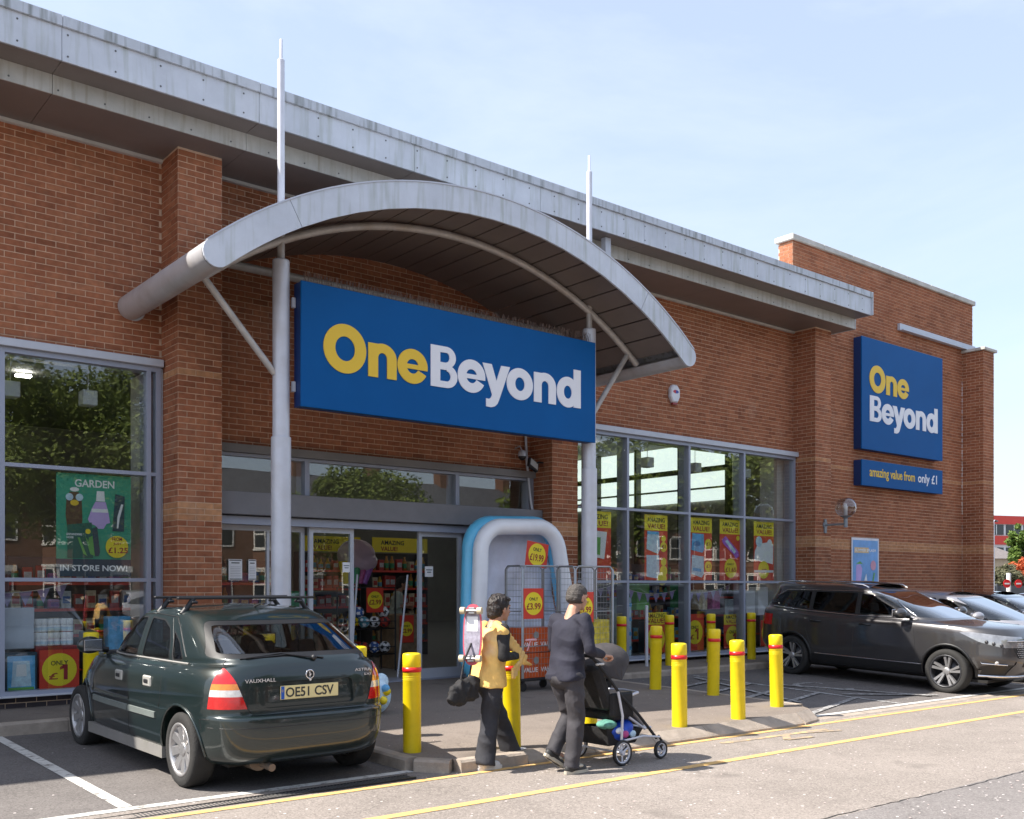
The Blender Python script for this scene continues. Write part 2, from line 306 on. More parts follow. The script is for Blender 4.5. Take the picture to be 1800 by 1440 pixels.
# pavement polygon
pv = [(-12, 12.75), (-12, 11.5), (4.95, 11.5), (4.95, 7.36), (5.16, 7.11), (5.9, 7.08), (10.2, 7.08), (10.65, 7.20), (10.85, 7.50), (10.85, 11.5), (40, 11.5), (40, 12.75)]
bm = bmesh.new(); vv = [bm.verts.new((x, y, pz(y))) for x, y in pv]; bm.faces.new(vv)
for yy in (8.2, 9.2, 10.4, 11.5, 12.1):
    bmesh.ops.bisect_plane(bm, geom=bm.verts[:]+bm.edges[:]+bm.faces[:], plane_co=(0, yy, 0), plane_no=(0, 1, 0))
for xx in (0, 4.95, 10.85, 18, 26):
    bmesh.ops.bisect_plane(bm, geom=bm.verts[:]+bm.edges[:]+bm.faces[:], plane_co=(xx, 0, 0), plane_no=(1, 0, 0))
for v in bm.verts: v.co.z = pz(v.co.y)
me = bpy.data.meshes.new('pavement'); bm.to_mesh(me); bm.free(); me.materials.append(mt['pave']); pav = link('pavement', me); tag(pav, 'dark tarmac pavement running along the shopfront', kind='structure')
# kerb stones
def kerb_run(pts, w=.125, side=1, drop=False):
    out = []; segs = []
    for (x0, y0), (x1, y1) in zip(pts, pts[1:]):
        L = math.hypot(x1-x0, y1-y0); n = max(1, round(L/.915))
        for i in range(n): segs.append(((x0+(x1-x0)*i/n, y0+(y1-y0)*i/n), (x0+(x1-x0)*(i+1)/n, y0+(y1-y0)*(i+1)/n)))
    for a, b in segs:
        dx, dy = b[0]-a[0], b[1]-a[1]; L = math.hypot(dx, dy); ux, uy = dx/L, dy/L; nx, ny = uy*side, -ux*side
        g = .003; vs = []
        for (px, py) in ((a[0]+ux*g, a[1]+uy*g), (b[0]-ux*g, b[1]-uy*g)):
            zt = pz(max(py, 7.0))+.004; zb = gz(px, py)-.12
            zo = gz(px, py)+.045 if drop else zt
            vs += [(px, py, zt), (px+nx*(w-.02), py+ny*(w-.02), zo), (px+nx*w, py+ny*w, zo-.02), (px+nx*(w+.01), py+ny*(w+.01), zb), (px, py, zb)]
        m = MB(); m.add(vs, [(0, 1, 6, 5), (1, 2, 7, 6), (2, 3, 8, 7), (0, 4, 3, 2, 1), (5, 6, 7, 8, 9), (0, 5, 9, 4)])
        m.build('kerb_stone', 'concrete', pav)
kerb_run([(-11, 11.5), (-6, 11.5), (4.95, 11.5)][1:], side=1)
kerb_run([(4.95, 11.37), (4.95, 7.36)], side=1); kerb_run([(4.95, 7.36), (5.16, 7.11), (5.9, 7.08)], side=1); kerb_run([(5.9, 7.08), (10.2, 7.08), (10.65, 7.20), (10.85, 7.50)], drop=True)
kerb_run([(10.85, 7.50), (10.85, 11.37)], side=1); kerb_run([(10.99, 11.5), (28, 11.5)], side=1)
# painted lines
q_ = random.Random(5); mb = MB(); x = -10; vs = []
while x < 34:
    y = 4.0+.03*math.sin(x*1.3)+q_.uniform(-.012, .012); w_ = q_.uniform(.002, .008); vs += [(x, y-w_, gz(x, y)+.003), (x, y+w_, gz(x, y)+.003)]; x += .07
mb.add(vs, [(2*i, 2*i+2, 2*i+3, 2*i+1) for i in range(len(vs)//2-1)]); o = mb.build('joint_crack', M('tar_black', (.03, .028, .026), .8), fix=False); tag(o, 'dark crack along the joint between the two road surfaces', kind='structure')
def strip(mb, x0, y0, x1, y1, w, dz=.004, zf=gz):
    L = math.hypot(x1-x0, y1-y0); n = max(1, int(L/.6)); nx, ny = -(y1-y0)/L*w/2, (x1-x0)/L*w/2; vs = []
    for i in range(n+1):
        x = x0+(x1-x0)*i/n; y = y0+(y1-y0)*i/n
        for sgn in (1, -1): vs.append((x+nx*sgn, y+ny*sgn, zf(x+nx*sgn, y+ny*sgn)+dz))
    mb.add(vs, [(2*i, 2*i+1, 2*i+3, 2*i+2) for i in range(n)])
def line(name, segs, m, label, w=.1, dz=.004):
    mb = MB()
    for k, sg in enumerate(segs): strip(mb, *sg, w, dz+.0015*k)
    o = mb.build(name, m, fix=False); tag(o, label, kind='structure'); return o
line('yellow_line', [(-8, 6.9, 33, 6.9)], 'liney', 'yellow line painted along the gutter', .085)
line('yellow_line', [(-8, 5.95, 33, 5.95)], 'liney', 'yellow line painted out in the road', .10)
line('bay_line', [(-7, 7.32, 4.86, 7.32)], 'linew', 'white line closing the left parking bays', .10)
for x in (-4.9, -2.45, 0, 2.42): line('bay_line', [(x, 7.38, x, 11.36)], 'linew', 'white line between two left parking bays', .10, .006)
line('bay_line', [(11.0, 7.36, 33, 7.36)], 'linew', 'white line closing the right parking bays', .09)
line('bay_line', [(13.2, 7.42, 13.2, 11.2), (17.45, 7.42, 17.45, 11.2), (19.85, 7.42, 19.85, 11.2), (22.3, 7.42, 22.3, 11.2), (11.1, 7.42, 11.1, 11.2)], 'linewf', 'faded white lines between the right parking bays', .10, .006)
line('hatching', [(11.15, 7.5+i*.62, 13.15, 8.1+i*.62) for i in range(5)]+[(11.9, 8.2, 12.9, 10.9), (13.3, 8.4, 14.6, 7.6), (13.4, 9.6, 14.4, 7.6)], 'linewf', 'faded white hatching beside the bollards', .085, .012)
mb = MB(); pts = []
for i in range(28):
    a = .6+i/27*4.6; pts.append((14.0+.42*math.cos(a), 9.2+.42*math.sin(a)))
for (a, b), (c, d) in zip(pts, pts[1:]): strip(mb, a, b, c, d, .11, .0032)
o = mb.build('bay_symbol', 'linewf', fix=False); tag(o, 'worn white curved bay symbol painted near the grey estate car', kind='structure')
mb = MB()
for k, sg in enumerate([(8.3, 6.66, 10.1, 6.60), (9.35, 6.62, 9.05, 6.38), (9.6, 6.60, 10.15, 6.44), (9.05, 6.40, 9.45, 6.34)]): strip(mb, *sg, .085, .004+.0012*k)
o = mb.build('arrow_marking', 'linear', fix=False); tag(o, 'worn yellow arrow painted between the two yellow lines', kind='structure')
# concrete channel along the gutter at the right, drain grate at the left
for x0 in fr(10.9, 31, 1.0)[:-1]:
    mb = MB(); vs = [(x, y, gz(x, y)+z) for x in (x0+.004, x0+.996) for y, z in ((6.97, .003), (7.10, -.004), (7.24, .010), (7.24, -.1), (6.97, -.1))]
    mb.add(vs, [(0, 1, 6, 5), (1, 2, 7, 6), (2, 3, 8, 7), (0, 5, 9, 4), (0, 4, 3, 2, 1), (5, 6, 7, 8, 9)]); mb.build('channel_block', 'concrete', bpy.data.objects['road'])
dr = empty('drain_channel', (3.0, 7.08, 0), label='slotted metal drain channel set in the road behind the green hatchback', cat='drain')
mb = MB(); mb.box(-1.6, 1.7, -.075, .075, -.10, gz(3, 7.1)-.018); mb.build('channel', 'black', dr)
mb = MB()
for y in (-.07, .07): mb.box(-1.6, 1.7, y-.01, y+.01, gz(3, 7.1)-.03, gz(3, 7.1)+.006)
mb.build('rim', 'dark', dr); mb = MB()
for i in range(110): mb.box(-1.6+i*.03, -1.588+i*.03, -.06, .06, gz(3, 7.1)-.02, gz(3, 7.1)+.004)
tag(mb.build('slat', 'bolt', dr), kind='stuff')

# ------------------------------------------------------------------ the shop building
BO = Vector((11.0, 13.0, .1))
shop = empty('shop_building', BO, label='red brick retail store with silver overhanging eaves and big windows', cat='shop')
def wb(mb, name, mats, parent, fix=True):
    """build from world coordinates under a parent (no rotation in the chain)"""
    P = Vector((0, 0, 0)); q = parent
    while q: P += q.location; q = q.parent
    mb.v = [tuple(Vector(v)-P) for v in mb.v]; return mb.build(name, mats, parent, fix=fix)
BW, BH, PR = .215, .065, .005
BAND = {32: 1, 33: 1, 34: 1, 56: 1}
def bricks(runs, side, fixed, a0, a1, z0, z1, holes=(), band=True, shift=0):
    """side 'y': face normal -Y at y=fixed, along x; side 'x': normal -X at x=fixed, along y. returns list of (a,b,z,isband)"""
    out = []; k0 = int(math.floor(z0/.075+1e-6)); k1 = int(math.ceil(z1/.075-1e-6))
    for k in range(k0, k1):
        zz = k*.075; za, zb = max(z0, zz+.005), min(z1, zz+.07)
        if zb-za < .02: continue
        off = a0-.225+(shift+(.1125 if k % 2 else 0))
        n = int((a1-off)/.225)+2
        for i in range(n):
            s, e = off+i*.225+.005, off+i*.225+.220
            s, e = max(s, a0+.001), min(e, a1-.001)
            if e-s < .03: continue
            if any(s < h[1] and e > h[0] and za < h[3] and zb > h[2] for h in holes):
                continue
            out.append((s, e, za, zb, 1 if band and k in BAND else 0))
    runs.append((side, fixed, out)); return out
def addbrick(mb, side, f, s, e, za, zb, mi):
    j = R.uniform(-.0015, .0015); f2 = f-PR+j
    if side == 'y': vs = [(s, f2, za), (e, f2, za), (e, f2, zb), (s, f2, zb), (s, f+.004, za), (e, f+.004, za), (e, f+.004, zb), (s, f+.004, zb)]
    else: vs = [(f2, e, za), (f2, s, za), (f2, s, zb), (f2, e, zb), (f+.004, e, za), (f+.004, s, za), (f+.004, s, zb), (f+.004, e, zb)]
    mb.add(vs, [(0, 1, 2, 3), (0, 4, 5, 1), (1, 5, 6, 2), (2, 6, 7, 3), (3, 7, 4, 0)], mi)
ZT = 6.985
def wall_part(boxes, runs, label=None, matset=('brick', 'buff'), single=False, name='wall'):
    mb = MB()
    for b in boxes: mb.box(*b)
    wl = wb(mb, name, 'mortar', shop)
    if label: wl['label'] = label
    sm = MB(); cnt = 0
    for side, f, lst in runs:
        if single:
            cand = sorted(lst, key=lambda t: -t[1])
            singles = set(id(t) for t in [t for t in lst if t[1] > 1.9 and t[2] < 6.9][:290])
        else: singles = set()
        for t in lst:
            if id(t) in singles:
                m1 = MB(); c = ((t[0]+t[1])/2, f, (t[2]+t[3])/2); addbrick(m1, side, 0, t[0]-c[0], t[1]-c[0], t[2]-c[2], t[3]-c[2], 0)
                o = m1.build('brick', matset[t[4]], wl, fix=False); o.location = Vector(c)-BO
            else: addbrick(sm, side, f, *t[:4], t[4])
    if sm.f: tag(wb(sm, 'brickwork', list(matset), wl, fix=False), kind='stuff')
    return wl
# left bay wall, plinth
r = []; bricks(r, 'y', 12.66, -6, 4.604, 4.44, ZT)
wall_part([(-6, 4.604, 12.66, 12.95, 4.44, 7.3)], r, single=True)
r = []; bricks(r, 'y', 12.62, -6, 4.604, .15, .29, band=False); wall_part([(-6, 4.604, 12.62, 12.9, -.1, .298)], r, 'dark blue brick plinth under the left window', ('blueb', 'blueb'))
# piers
for (xa, xb) in ((4.604, 5.168), (10.77, 11.333), (18.14, 18.703)):
    r = []; bricks(r, 'y', 12.10, xa, xb, .12, ZT); bricks(r, 'x', xa, 12.10, 12.66, .12, ZT, shift=.1)
    wall_part([(xa, xb, 12.10, 12.655, -.1, ZT+.02)], r, 'brick pier with pale brick bands')
r = []; bricks(r, 'y', 12.10, 25.57, 26.13, .1, 7.62); bricks(r, 'x', 25.57, 12.10, 12.655, .1, 7.62, shift=.1)
wall_part([(25.57, 26.13, 12.10, 12.655, -.1, 7.62)], r, 'corner brick pier with its own stone cap')
# above the door, above the right windows
r = []; bricks(r, 'y', 12.66, 5.168, 10.77, 3.47, ZT, band=False); wall_part([(5.168, 10.77, 12.66, 12.95, 3.47, 7.3)], r)
r = []; bricks(r, 'y', 12.66, 11.333, 18.14, 4.44, ZT, band=False); wall_part([(11.333, 18.14, 12.66, 12.95, 4.44, 7.3)], r)
r = []; bricks(r, 'y', 12.64, 11.333, 18.14, .12, .22, band=False); wall_part([(11.333, 18.14, 12.64, 12.95, -.1, .225)], r, 'low brick plinth under the right windows', ('blueb', 'blueb'))
# right hand block and parapet
r = []; bricks(r, 'y', 12.66, 18.703, 25.57, .12, 7.0); bricks(r, 'y', 12.66, 18.14, 26.13, 7.0, 8.97, band=False); bricks(r, 'x', 18.14, 12.66, 13.02, 7.0, 8.97, band=False)
wall_part([(18.703, 25.57, 12.66, 13.02, -.1, 7.0), (18.14, 26.13, 12.66, 13.02, 7.0, 8.97)], r, 'tall brick wall of the right hand block')
# side / back walls, roof
mb = MB(); mb.box(25.83, 26.13, 13.021, 32, -.1, 7.8); mb.box(-6.3, -6.0, 12.66, 32, -.1, 7.3); mb.box(-6.3, 26.13, 32, 32.3, -.1, 7.3)
wb(mb, 'wall', 'brick', shop)
mb = MB(); mb.box(-6.3, 18.93, 11.61, 13.1, 7.35, 7.45); mb.box(-6.3, 26.1, 13.1, 32.3, 7.35, 7.45); wb(mb, 'roof', 'ledge', shop)
# copings
for k, x in enumerate(fr(18.07, 26.2, 1.25)[:-1]):
    x1 = fr(18.07, 26.2, 1.25)[k+1]; mb = MB(); mb.bev(x+.003, x1-.003, 12.60, 13.08, 8.972, 9.09, .012); wb(mb, 'coping', 'coping', shop)
mb = MB(); mb.bev(25.50, 26.19, 12.03, 12.655, 7.622, 7.70, .01); wb(mb, 'coping', 'coping', shop)
mb = MB(); mb.box(22.37, 26.14, 12.585, 12.654, 7.72, 7.88); mb.box(22.37, 26.14, 12.50, 12.585, 7.705, 7.72); wb(mb, 'flashing', 'aluw', shop)
# eaves
EX = 18.94
xs = [-6+2.26*i for i in range(12)]; xs = [x for x in xs if x < EX-1]+[EX]
for a, b in zip(xs, xs[1:]):
    a += .003; b -= .003
    mb = MB(); mb.box(a, b, 11.30, 11.325, 7.21, 7.565); mb.box(a, b, 11.325, 11.335, 7.21, 7.50); wb(mb, 'fascia_panel', 'fascia', shop)
    mb = MB(); mb.box(a, b, 11.265, 11.60, 7.568, 7.68); wb(mb, 'gutter_capping', 'ledge', shop)
    mb = MB(); mb.box(a, b, 11.67, 11.69, 6.995, 7.208); wb(mb, 'lower_fascia_panel', 'fascia2', shop)
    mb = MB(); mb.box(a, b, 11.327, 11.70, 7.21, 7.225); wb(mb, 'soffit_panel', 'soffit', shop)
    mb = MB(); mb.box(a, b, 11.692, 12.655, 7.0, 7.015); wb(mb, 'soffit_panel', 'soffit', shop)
mb = MB(); mb.box(EX, EX+.02, 11.26, 11.9, 7.21, 7.682); mb.box(EX, EX+.02, 11.667, 12.655, 6.99, 7.209); mb.box(EX-.02, EX+.018, 11.9, 12.655, 7.211, 7.65); wb(mb, 'end_cap', 'fascia', shop)
mb = MB(); mb.box(-6, 4.604, 12.60, 12.655, 6.955, 6.998); mb.box(5.168, 10.77, 12.60, 12.655, 6.955, 6.998); mb.box(11.333, 18.14, 12.60, 12.655, 6.955, 6.998); wb(mb, 'wall_trim', 'trimw', shop)
mb = MB()
for i in range(50):
    x = -5.9+i*.5
    if x < EX:
        for y, z in ((11.299, 7.27), (11.299, 7.50), (11.669, 7.05)):
            mb.cyl((x, y-.004, z), .011, .006, 6, ax='y')
tag(wb(mb, 'rivet', 'bolt', shop), kind='stuff')
# downpipe beside the right pier
mb = MB(); mb.cyl((11.42, 12.03, .12), .05, 4.4, 14)
for z in (1.2, 2.9, 4.3): mb.cyl((11.42, 12.03, z), .06, .05, 14); mb.box(11.40, 11.44, 12.03, 12.3, z+.01, z+.04)
wb(mb, 'downpipe', M('downpipe_grey', (.30, .33, .33), .5, .1), shop)
# ---- windows
def window(x0, x1, mull, z0, z1, trans, yf=12.56, deep=.22, label=None, fr_m='alu', w=.055, edge=.06):
    mb = MB(); e = edge
    mb.box(x0, x1, yf, yf+deep, z1-e, z1); mb.box(x0, x1, yf, yf+deep, z0, z0+e); mb.box(x0, x0+e, yf+.001, yf+deep-.001, z0+e, z1-e); mb.box(x1-e, x1, yf+.001, yf+deep-.001, z0+e, z1-e)
    cols = [x0+e/2]+list(mull)+[x1-e/2]
    for x in mull: mb.box(x-w/2, x+w/2, yf+.001, yf+deep+.04, z0+e, z1-e)
    rows = [z0+e-w/2]+list(trans)+[z1-e+w/2]
    for z in trans:
        for a, b in zip(cols, cols[1:]): mb.box(a+w/2, b-w/2, yf+.004, yf+deep-.06, z-.022, z+.022)
    f = wb(mb, 'window', fr_m, shop)
    if label: f['label'] = label
    for a, b in zip(cols, cols[1:]):
        for c, d in zip(rows, rows[1:]):
            m2 = MB(); m2.box(a+w/2+.0005, b-w/2-.0005, yf+.055, yf+.063, c+.0225, d-.0225); wb(m2, 'pane', 'glass', f)
    return f
window(-6, 4.56, [-4.0+1.683*i for i in range(5)]+[4.41], .30, 4.34, [1.66, 2.99], label='tall left window with grey mullions')
window(11.48, 18.10, [13.01, 14.69, 16.37], .24, 4.31, [1.655, 2.96], label='tall right window in four bays')
for bx in ((-6, 4.58, 12.50, 12.80, 4.342, 4.436), (11.42, 18.13, 12.50, 12.80, 4.312, 4.41)): mb = MB(); mb.bev(*bx, .006); wb(mb, 'window_head', 'aluw', shop)
for bx in ((-6, 4.6, 12.47, 12.70, .297, .318), (11.4, 18.13, 12.47, 12.70, .226, .245)): mb = MB(); mb.bev(*bx, .004); wb(mb, 'sill', 'aluw', shop)
mb = MB(); mb.box(4.56, 4.60, 12.60, 13.0, .3, 4.34); mb.box(11.335, 11.48, 12.62, 12.7, .2, 4.4); mb.box(18.10, 18.138, 12.60, 13.0, .24, 4.31); mb.box(11.335, 11.41, 12.58, 12.9, 4.31, 4.44); wb(mb, 'jamb', 'aluw', shop)
mb = MB(); mb.box(5.168, 10.77, 12.50, 12.70, 3.36, 3.468); wb(mb, 'window_head', M('bronze_head', (.20, .185, .18), .5, .1), shop)
window(5.18, 10.76, [6.62, 9.22], 2.80, 3.358, [], yf=12.58, label='clerestory window above the sliding doors', w=.07, edge=.04)
mb = MB(); mb.bev(5.17, 10.74, 12.30, 12.575, 2.52, 2.82, .006); wb(mb, 'door_header', M('header_grey', (.20, .195, .21), .55, .1, var=.08), shop)
mb = MB(); mb.box(5.18, 10.74, 12.42, 12.57, 2.40, 2.505); wb(mb, 'door_track', 'alu', shop)
mb = MB(); mb.box(10.66, 10.768, 12.56, 12.75, .16, 3.36); mb.box(5.17, 5.21, 12.57, 12.75, .16, 2.8); wb(mb, 'jamb', 'alu', shop)
def door(x0, x1, y, name, e=.06, label=None, mid=None):
    mb = MB(); z0, z1 = .18, 2.40
    mb.box(x0, x0+e, y, y+.05, z0, z1); mb.box(x1-e, x1, y, y+.05, z0, z1); mb.box(x0+e, x1-e, y, y+.05, z1-.07, z1); mb.box(x0+e, x1-e, y, y+.05, z0, z0+.15)
    if mid: mb.box(mid-.02, mid+.02, y+.002, y+.048, z0+.15, z1-.07)
    d = wb(mb, name, 'aluw', shop); m2 = MB(); m2.box(x0+e, x1-e, y+.02, y+.028, z0+.15, z1-.07); wb(m2, 'pane', 'glass', d)
    if label: d['label'] = label
    return d
door(5.22, 6.60, 12.62, 'fixed_screen', mid=6.05); door(6.62, 7.33, 12.52, 'sliding_door', label='left sliding glass door slid open'); door(8.45, 9.25, 12.52, 'sliding_door', label='right sliding glass door slid open')
door(9.27, 10.65, 12.62, 'fixed_screen', mid=9.9)
mb = MB(); mb.box(5.2, 10.7, 12.45, 12.9, .12, .185); wb(mb, 'threshold', 'alu', shop)
for (xa, xb) in ((7.42, 7.40), (8.30, 8.22)):
    mb = MB(); mb.tube([(xa+.1, 12.75, 1.75), (xb, 12.75, .2)], .016, 8); wb(mb, 'guard_rail', 'aluw', shop)
for bx in ((17.86, 18.12, 12.86, 13.3, .2, 4.3), (4.43, 4.60, 12.86, 13.3, .2, 4.3)): mb = MB(); mb.box(*bx); wb(mb, 'inner_pillar', 'trimw', shop)
# door closer boxes / buttons
for p in ((9.5, 12.60, 1.93), (9.62, 12.60, 1.5)):
    mb = MB(); mb.bev(p[0]-.02, p[0]+.02, p[1]-.03, p[1]+.02, p[2]-.05, p[2]+.05, .005); wb(mb, 'switch_box', 'black', shop)
# ---- interior
mt['ifloor'] = M('shop_floor', (.30, .29, .28), .35, var=.05); mt['iwall'] = M('inner_wall', (.34, .32, .29), .8); mt['iceil'] = M('inner_ceiling', (.16, .155, .15), .8)
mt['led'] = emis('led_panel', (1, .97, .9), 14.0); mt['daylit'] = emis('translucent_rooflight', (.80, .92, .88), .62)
mb = MB(); mb.box(-5.95, 25.8, 12.9, 31.9, -.05, .18); wb(mb, 'floor', 'ifloor', shop)
mb = MB(); mb.box(-5.95, 25.8, 12.96, 31.9, 6.3, 6.36); wb(mb, 'ceiling', 'iceil', shop)
mb = MB(); mb.box(-5.95, 25.8, 31.85, 31.95, .18, 6.3); mb.box(25.7, 25.82, 13.03, 31.8, .18, 6.3); mb.box(-5.98, -5.9, 13, 31.8, .18, 6.3); wb(mb, 'inner_wall', 'iwall', shop)
for i in range(4):
    y = 20.2+i*1.98; mb = MB(); mb.box(25.62, 25.68, y+.04, y+1.94, 4.35, 6.25); wb(mb, 'rooflight_panel', 'daylit', shop)
mb = MB()
for i in range(5): mb.box(25.35, 25.6, 20.13+i*1.98, 20.23+i*1.98, .2, 6.3)
mb.box(25.3, 25.4, 20, 28.2, 5.25, 5.42); mb.box(25.45, 25.5, 20, 28.2, 4.72, 4.78); wb(mb, 'steel_frame', 'dark', shop)
mb = MB(); mb.box(11.4, 25.6, 15.2, 15.5, 5.9, 6.28); mb.box(-5.9, 25.6, 19.8, 20.0, 5.7, 6.28); wb(mb, 'ceiling_beam', 'iceil', shop)
for ix in range(7):
    for iy in range(3):
        x = -4.2+ix*4.3+.6*iy; y = 14.6+iy*4.6; mb = MB(); mb.box(x-.15, x+.15, y-.09, y+.09, 6.18, 6.22)
        hub = wb(mb, 'light_panel', 'led', shop)
for (x, y) in ((2.95, 13.15), (3.85, 13.15), (14.2, 13.2), (15.6, 13.2), (17.2, 13.2)):
    mb = MB(); mb.bev(x-.09, x+.09, y-.1, y+.1, 3.86, 4.05, .01); mb.tube([(x, y, 4.05), (x, y, 6.3)], .006, 6); wb(mb, 'spotlight_box', 'aluw', shop)
# ------------------------------------------------------------------ entrance canopy
CAX, CAZ = 7.92, .61
can = empty('entrance_canopy', (CAX, 10.9, .15), label='silver barrel vaulted entrance canopy on two masts with dark soffit', cat='canopy')
AE = math.asin(3.72/5.80)
def arcpt(r, a): return (CAX+r*math.sin(a), CAZ+r*math.cos(a))
def arcprof(r0, r1, a0, a1, n, nose0=False, nose1=False):
    P = [arcpt(r1, a0+(a1-a0)*i/n) for i in range(n+1)]; rm = (r0+r1)/2; rr = (r1-r0)/2
    if nose1:
        c = arcpt(rm, a1); P += [(c[0]+rr*math.sin(a1+q), c[1]+rr*math.cos(a1+q)) for q in [PI*k/10 for k in range(1, 10)]]
    P += [arcpt(r0, a1-(a1-a0)*i/n) for i in range(n+1)]
    if nose0:
        c = arcpt(rm, a0); P += [(c[0]+rr*math.sin(a0+q), c[1]+rr*math.cos(a0+q)) for q in [PI+PI*k/10 for k in range(1, 10)]]
    return P
def strip_prism(mb, r0, r1, a0, a1, n, y0, y1, mi=0):
    for i in range(n):
        b0 = a0+(a1-a0)*i/n; b1 = a0+(a1-a0)*(i+1)/n
    vs = []
    for i in range(n+1):
        a = a0+(a1-a0)*i/n
        for r, y in ((r1, y0), (r0, y0), (r0, y1), (r1, y1)): x, z = arcpt(r, a); vs.append((x, y, z))
    fs = [(4*i+k, 4*i+(k+1) % 4, 4*i+4+(k+1) % 4, 4*i+4+k) for i in range(n) for k in range(4)]+[(3, 2, 1, 0), (4*n, 4*n+1, 4*n+2, 4*n+3)]
    mb.add(vs, fs, mi)
a1s = [-AE, math.asin((5.10-CAX)/5.8), math.asin((10.66-CAX)/5.8), AE]
for k in range(3):
    mb = MB(); P = arcprof(5.64, 5.95, a1s[k]+.0006, a1s[k+1]-.0006, 14 if k == 1 else 6, k == 0, k == 2); mb.prism(P, 9.955, 9.985)
    wb(mb, 'fascia_panel', 'fascia', can)
for k in range(16):
    a = -AE+2*AE*k/16; mb = MB(); strip_prism(mb, 5.90, 5.945, a+.0004, a+2*AE/16-.0004, 2, 9.986, 12.40); wb(mb, 'roof_panel', 'ledge', can)
mb = MB(); strip_prism(mb, 5.945, 5.962, -AE, AE, 40, 9.945, 10.02); wb(mb, 'edge_trim', 'aluw', can)
NP = 22
for k in range(NP):
    a = -AE+.03+(2*AE-.06)*k/NP; b = -AE+.03+(2*AE-.06)*(k+1)/NP; xm = arcpt(5.77, (a+b)/2)[0]
    y1 = 12.64 if 5.25 < xm < 10.7 else (12.42 if xm < 4.55 or xm > 11.4 else 12.09)
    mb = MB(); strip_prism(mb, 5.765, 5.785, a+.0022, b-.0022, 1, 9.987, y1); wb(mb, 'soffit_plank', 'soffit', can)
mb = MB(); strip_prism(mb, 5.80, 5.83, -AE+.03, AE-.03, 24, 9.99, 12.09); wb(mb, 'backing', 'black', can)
for sg in (-1, 1):
    c = arcpt(5.795, sg*AE); mb = MB(); P = [(c[0]+.155*math.sin(sg*AE+q+(PI if sg < 0 else 0)), c[1]+.155*math.cos(sg*AE+q+(PI if sg < 0 else 0))) for q in [PI*k/16-.45 for k in range(23)]]
    Q = P+[arcpt(5.64, sg*(AE-.035)), arcpt(5.94, sg*(AE-.035))][::1]
    vs = [(x, y, z) for y in (9.987, 12.63) for x, z in P]; n = len(P)
    mb.add(vs, [(i, i+1, n+i+1, n+i) for i in range(n-1)], 0, True)
    vi = [(CAX+(x-CAX)*.99, y, z-.004) for y in (12.629,) for x, z in P]; mb.add(vi, [tuple(range(n))], 0)
    nose = wb(mb, 'bullnose_edge', M('nose_metal%d' % sg, (.54, .54, .56), .36, .3, var=.07, vs=3, dirt=.35, streakcol=(.18, .14, .09)), can, fix=False)
mb = MB(); n = 40; AR = math.asin(3.53/5.68)
mb.tube([(7.95+5.68*math.sin(-AR+2*AR*i/n), 10.9, .62+5.68*math.cos(-AR+2*AR*i/n)) for i in range(n+1)], .05, 12); wb(mb, 'rib_tube', 'steelw', can)
for X, sgn in ((5.39, -1), (10.45, 1)):
    mb = MB(); mb.cyl((X, 10.9, .1), .1175, 3.245, 28); mb.lathe([(.1175, 3.3452), (.116, 3.352), (.10, 3.356)], 28, 0, Matrix.Translation((X, 10.9, 0))); mb.cyl((X, 10.9, 3.35), .10, 2.09, 28)
    mb.lathe([(.10, 5.44), (.096, 5.455), (0, 5.456)], 28, 0, Matrix.Translation((X, 10.9, 0))); mb.cyl((X, 10.9, .1), .16, .075, 24)
    col = wb(mb, 'column', 'steel', can)
    mb = MB(); mb.cyl((X, 10.9, 5.45), .045, .22+.3, 16); wb(mb, 'stub_post', 'steelw', can)
    mb = MB(); zt = CAZ+math.sqrt(5.95**2-(X-CAX)**2); mb.cyl((X, 10.9, zt-.1), .044, 7.83-zt+.1, 14); mb.lathe([(.044, 7.83), (.018, 7.86), (.018, 8.08), (0, 8.085)], 12, 0, Matrix.Translation((X, 10.9, 0))); wb(mb, 'mast', 'steel', can)
    mb = MB(); mb.tube([(7.95+sgn*(3.50 if sgn < 0 else 3.32), 10.9, 5.06 if sgn < 0 else 5.19), (X+sgn*.085, 10.9, 4.10 if sgn < 0 else 4.2)], .04, 12); wb(mb, 'strut', 'steelw', can)
mb = MB(); mb.tube([(4.95, 11.9, 5.62), (10.95, 11.9, 5.62)], .055, 12); mb.box(6.6, 6.65, 11.85, 12.6, 5.60, 5.64); mb.box(9.9, 9.95, 11.85, 12.6, 5.60, 5.64); wb(mb, 'tie_tube', 'steelw', can)
mb = MB(); mb.box(11.34, 11.46, 11.45, 11.55, 5.62, 7.20); wb(mb, 'hanger_post', 'aluw', can)
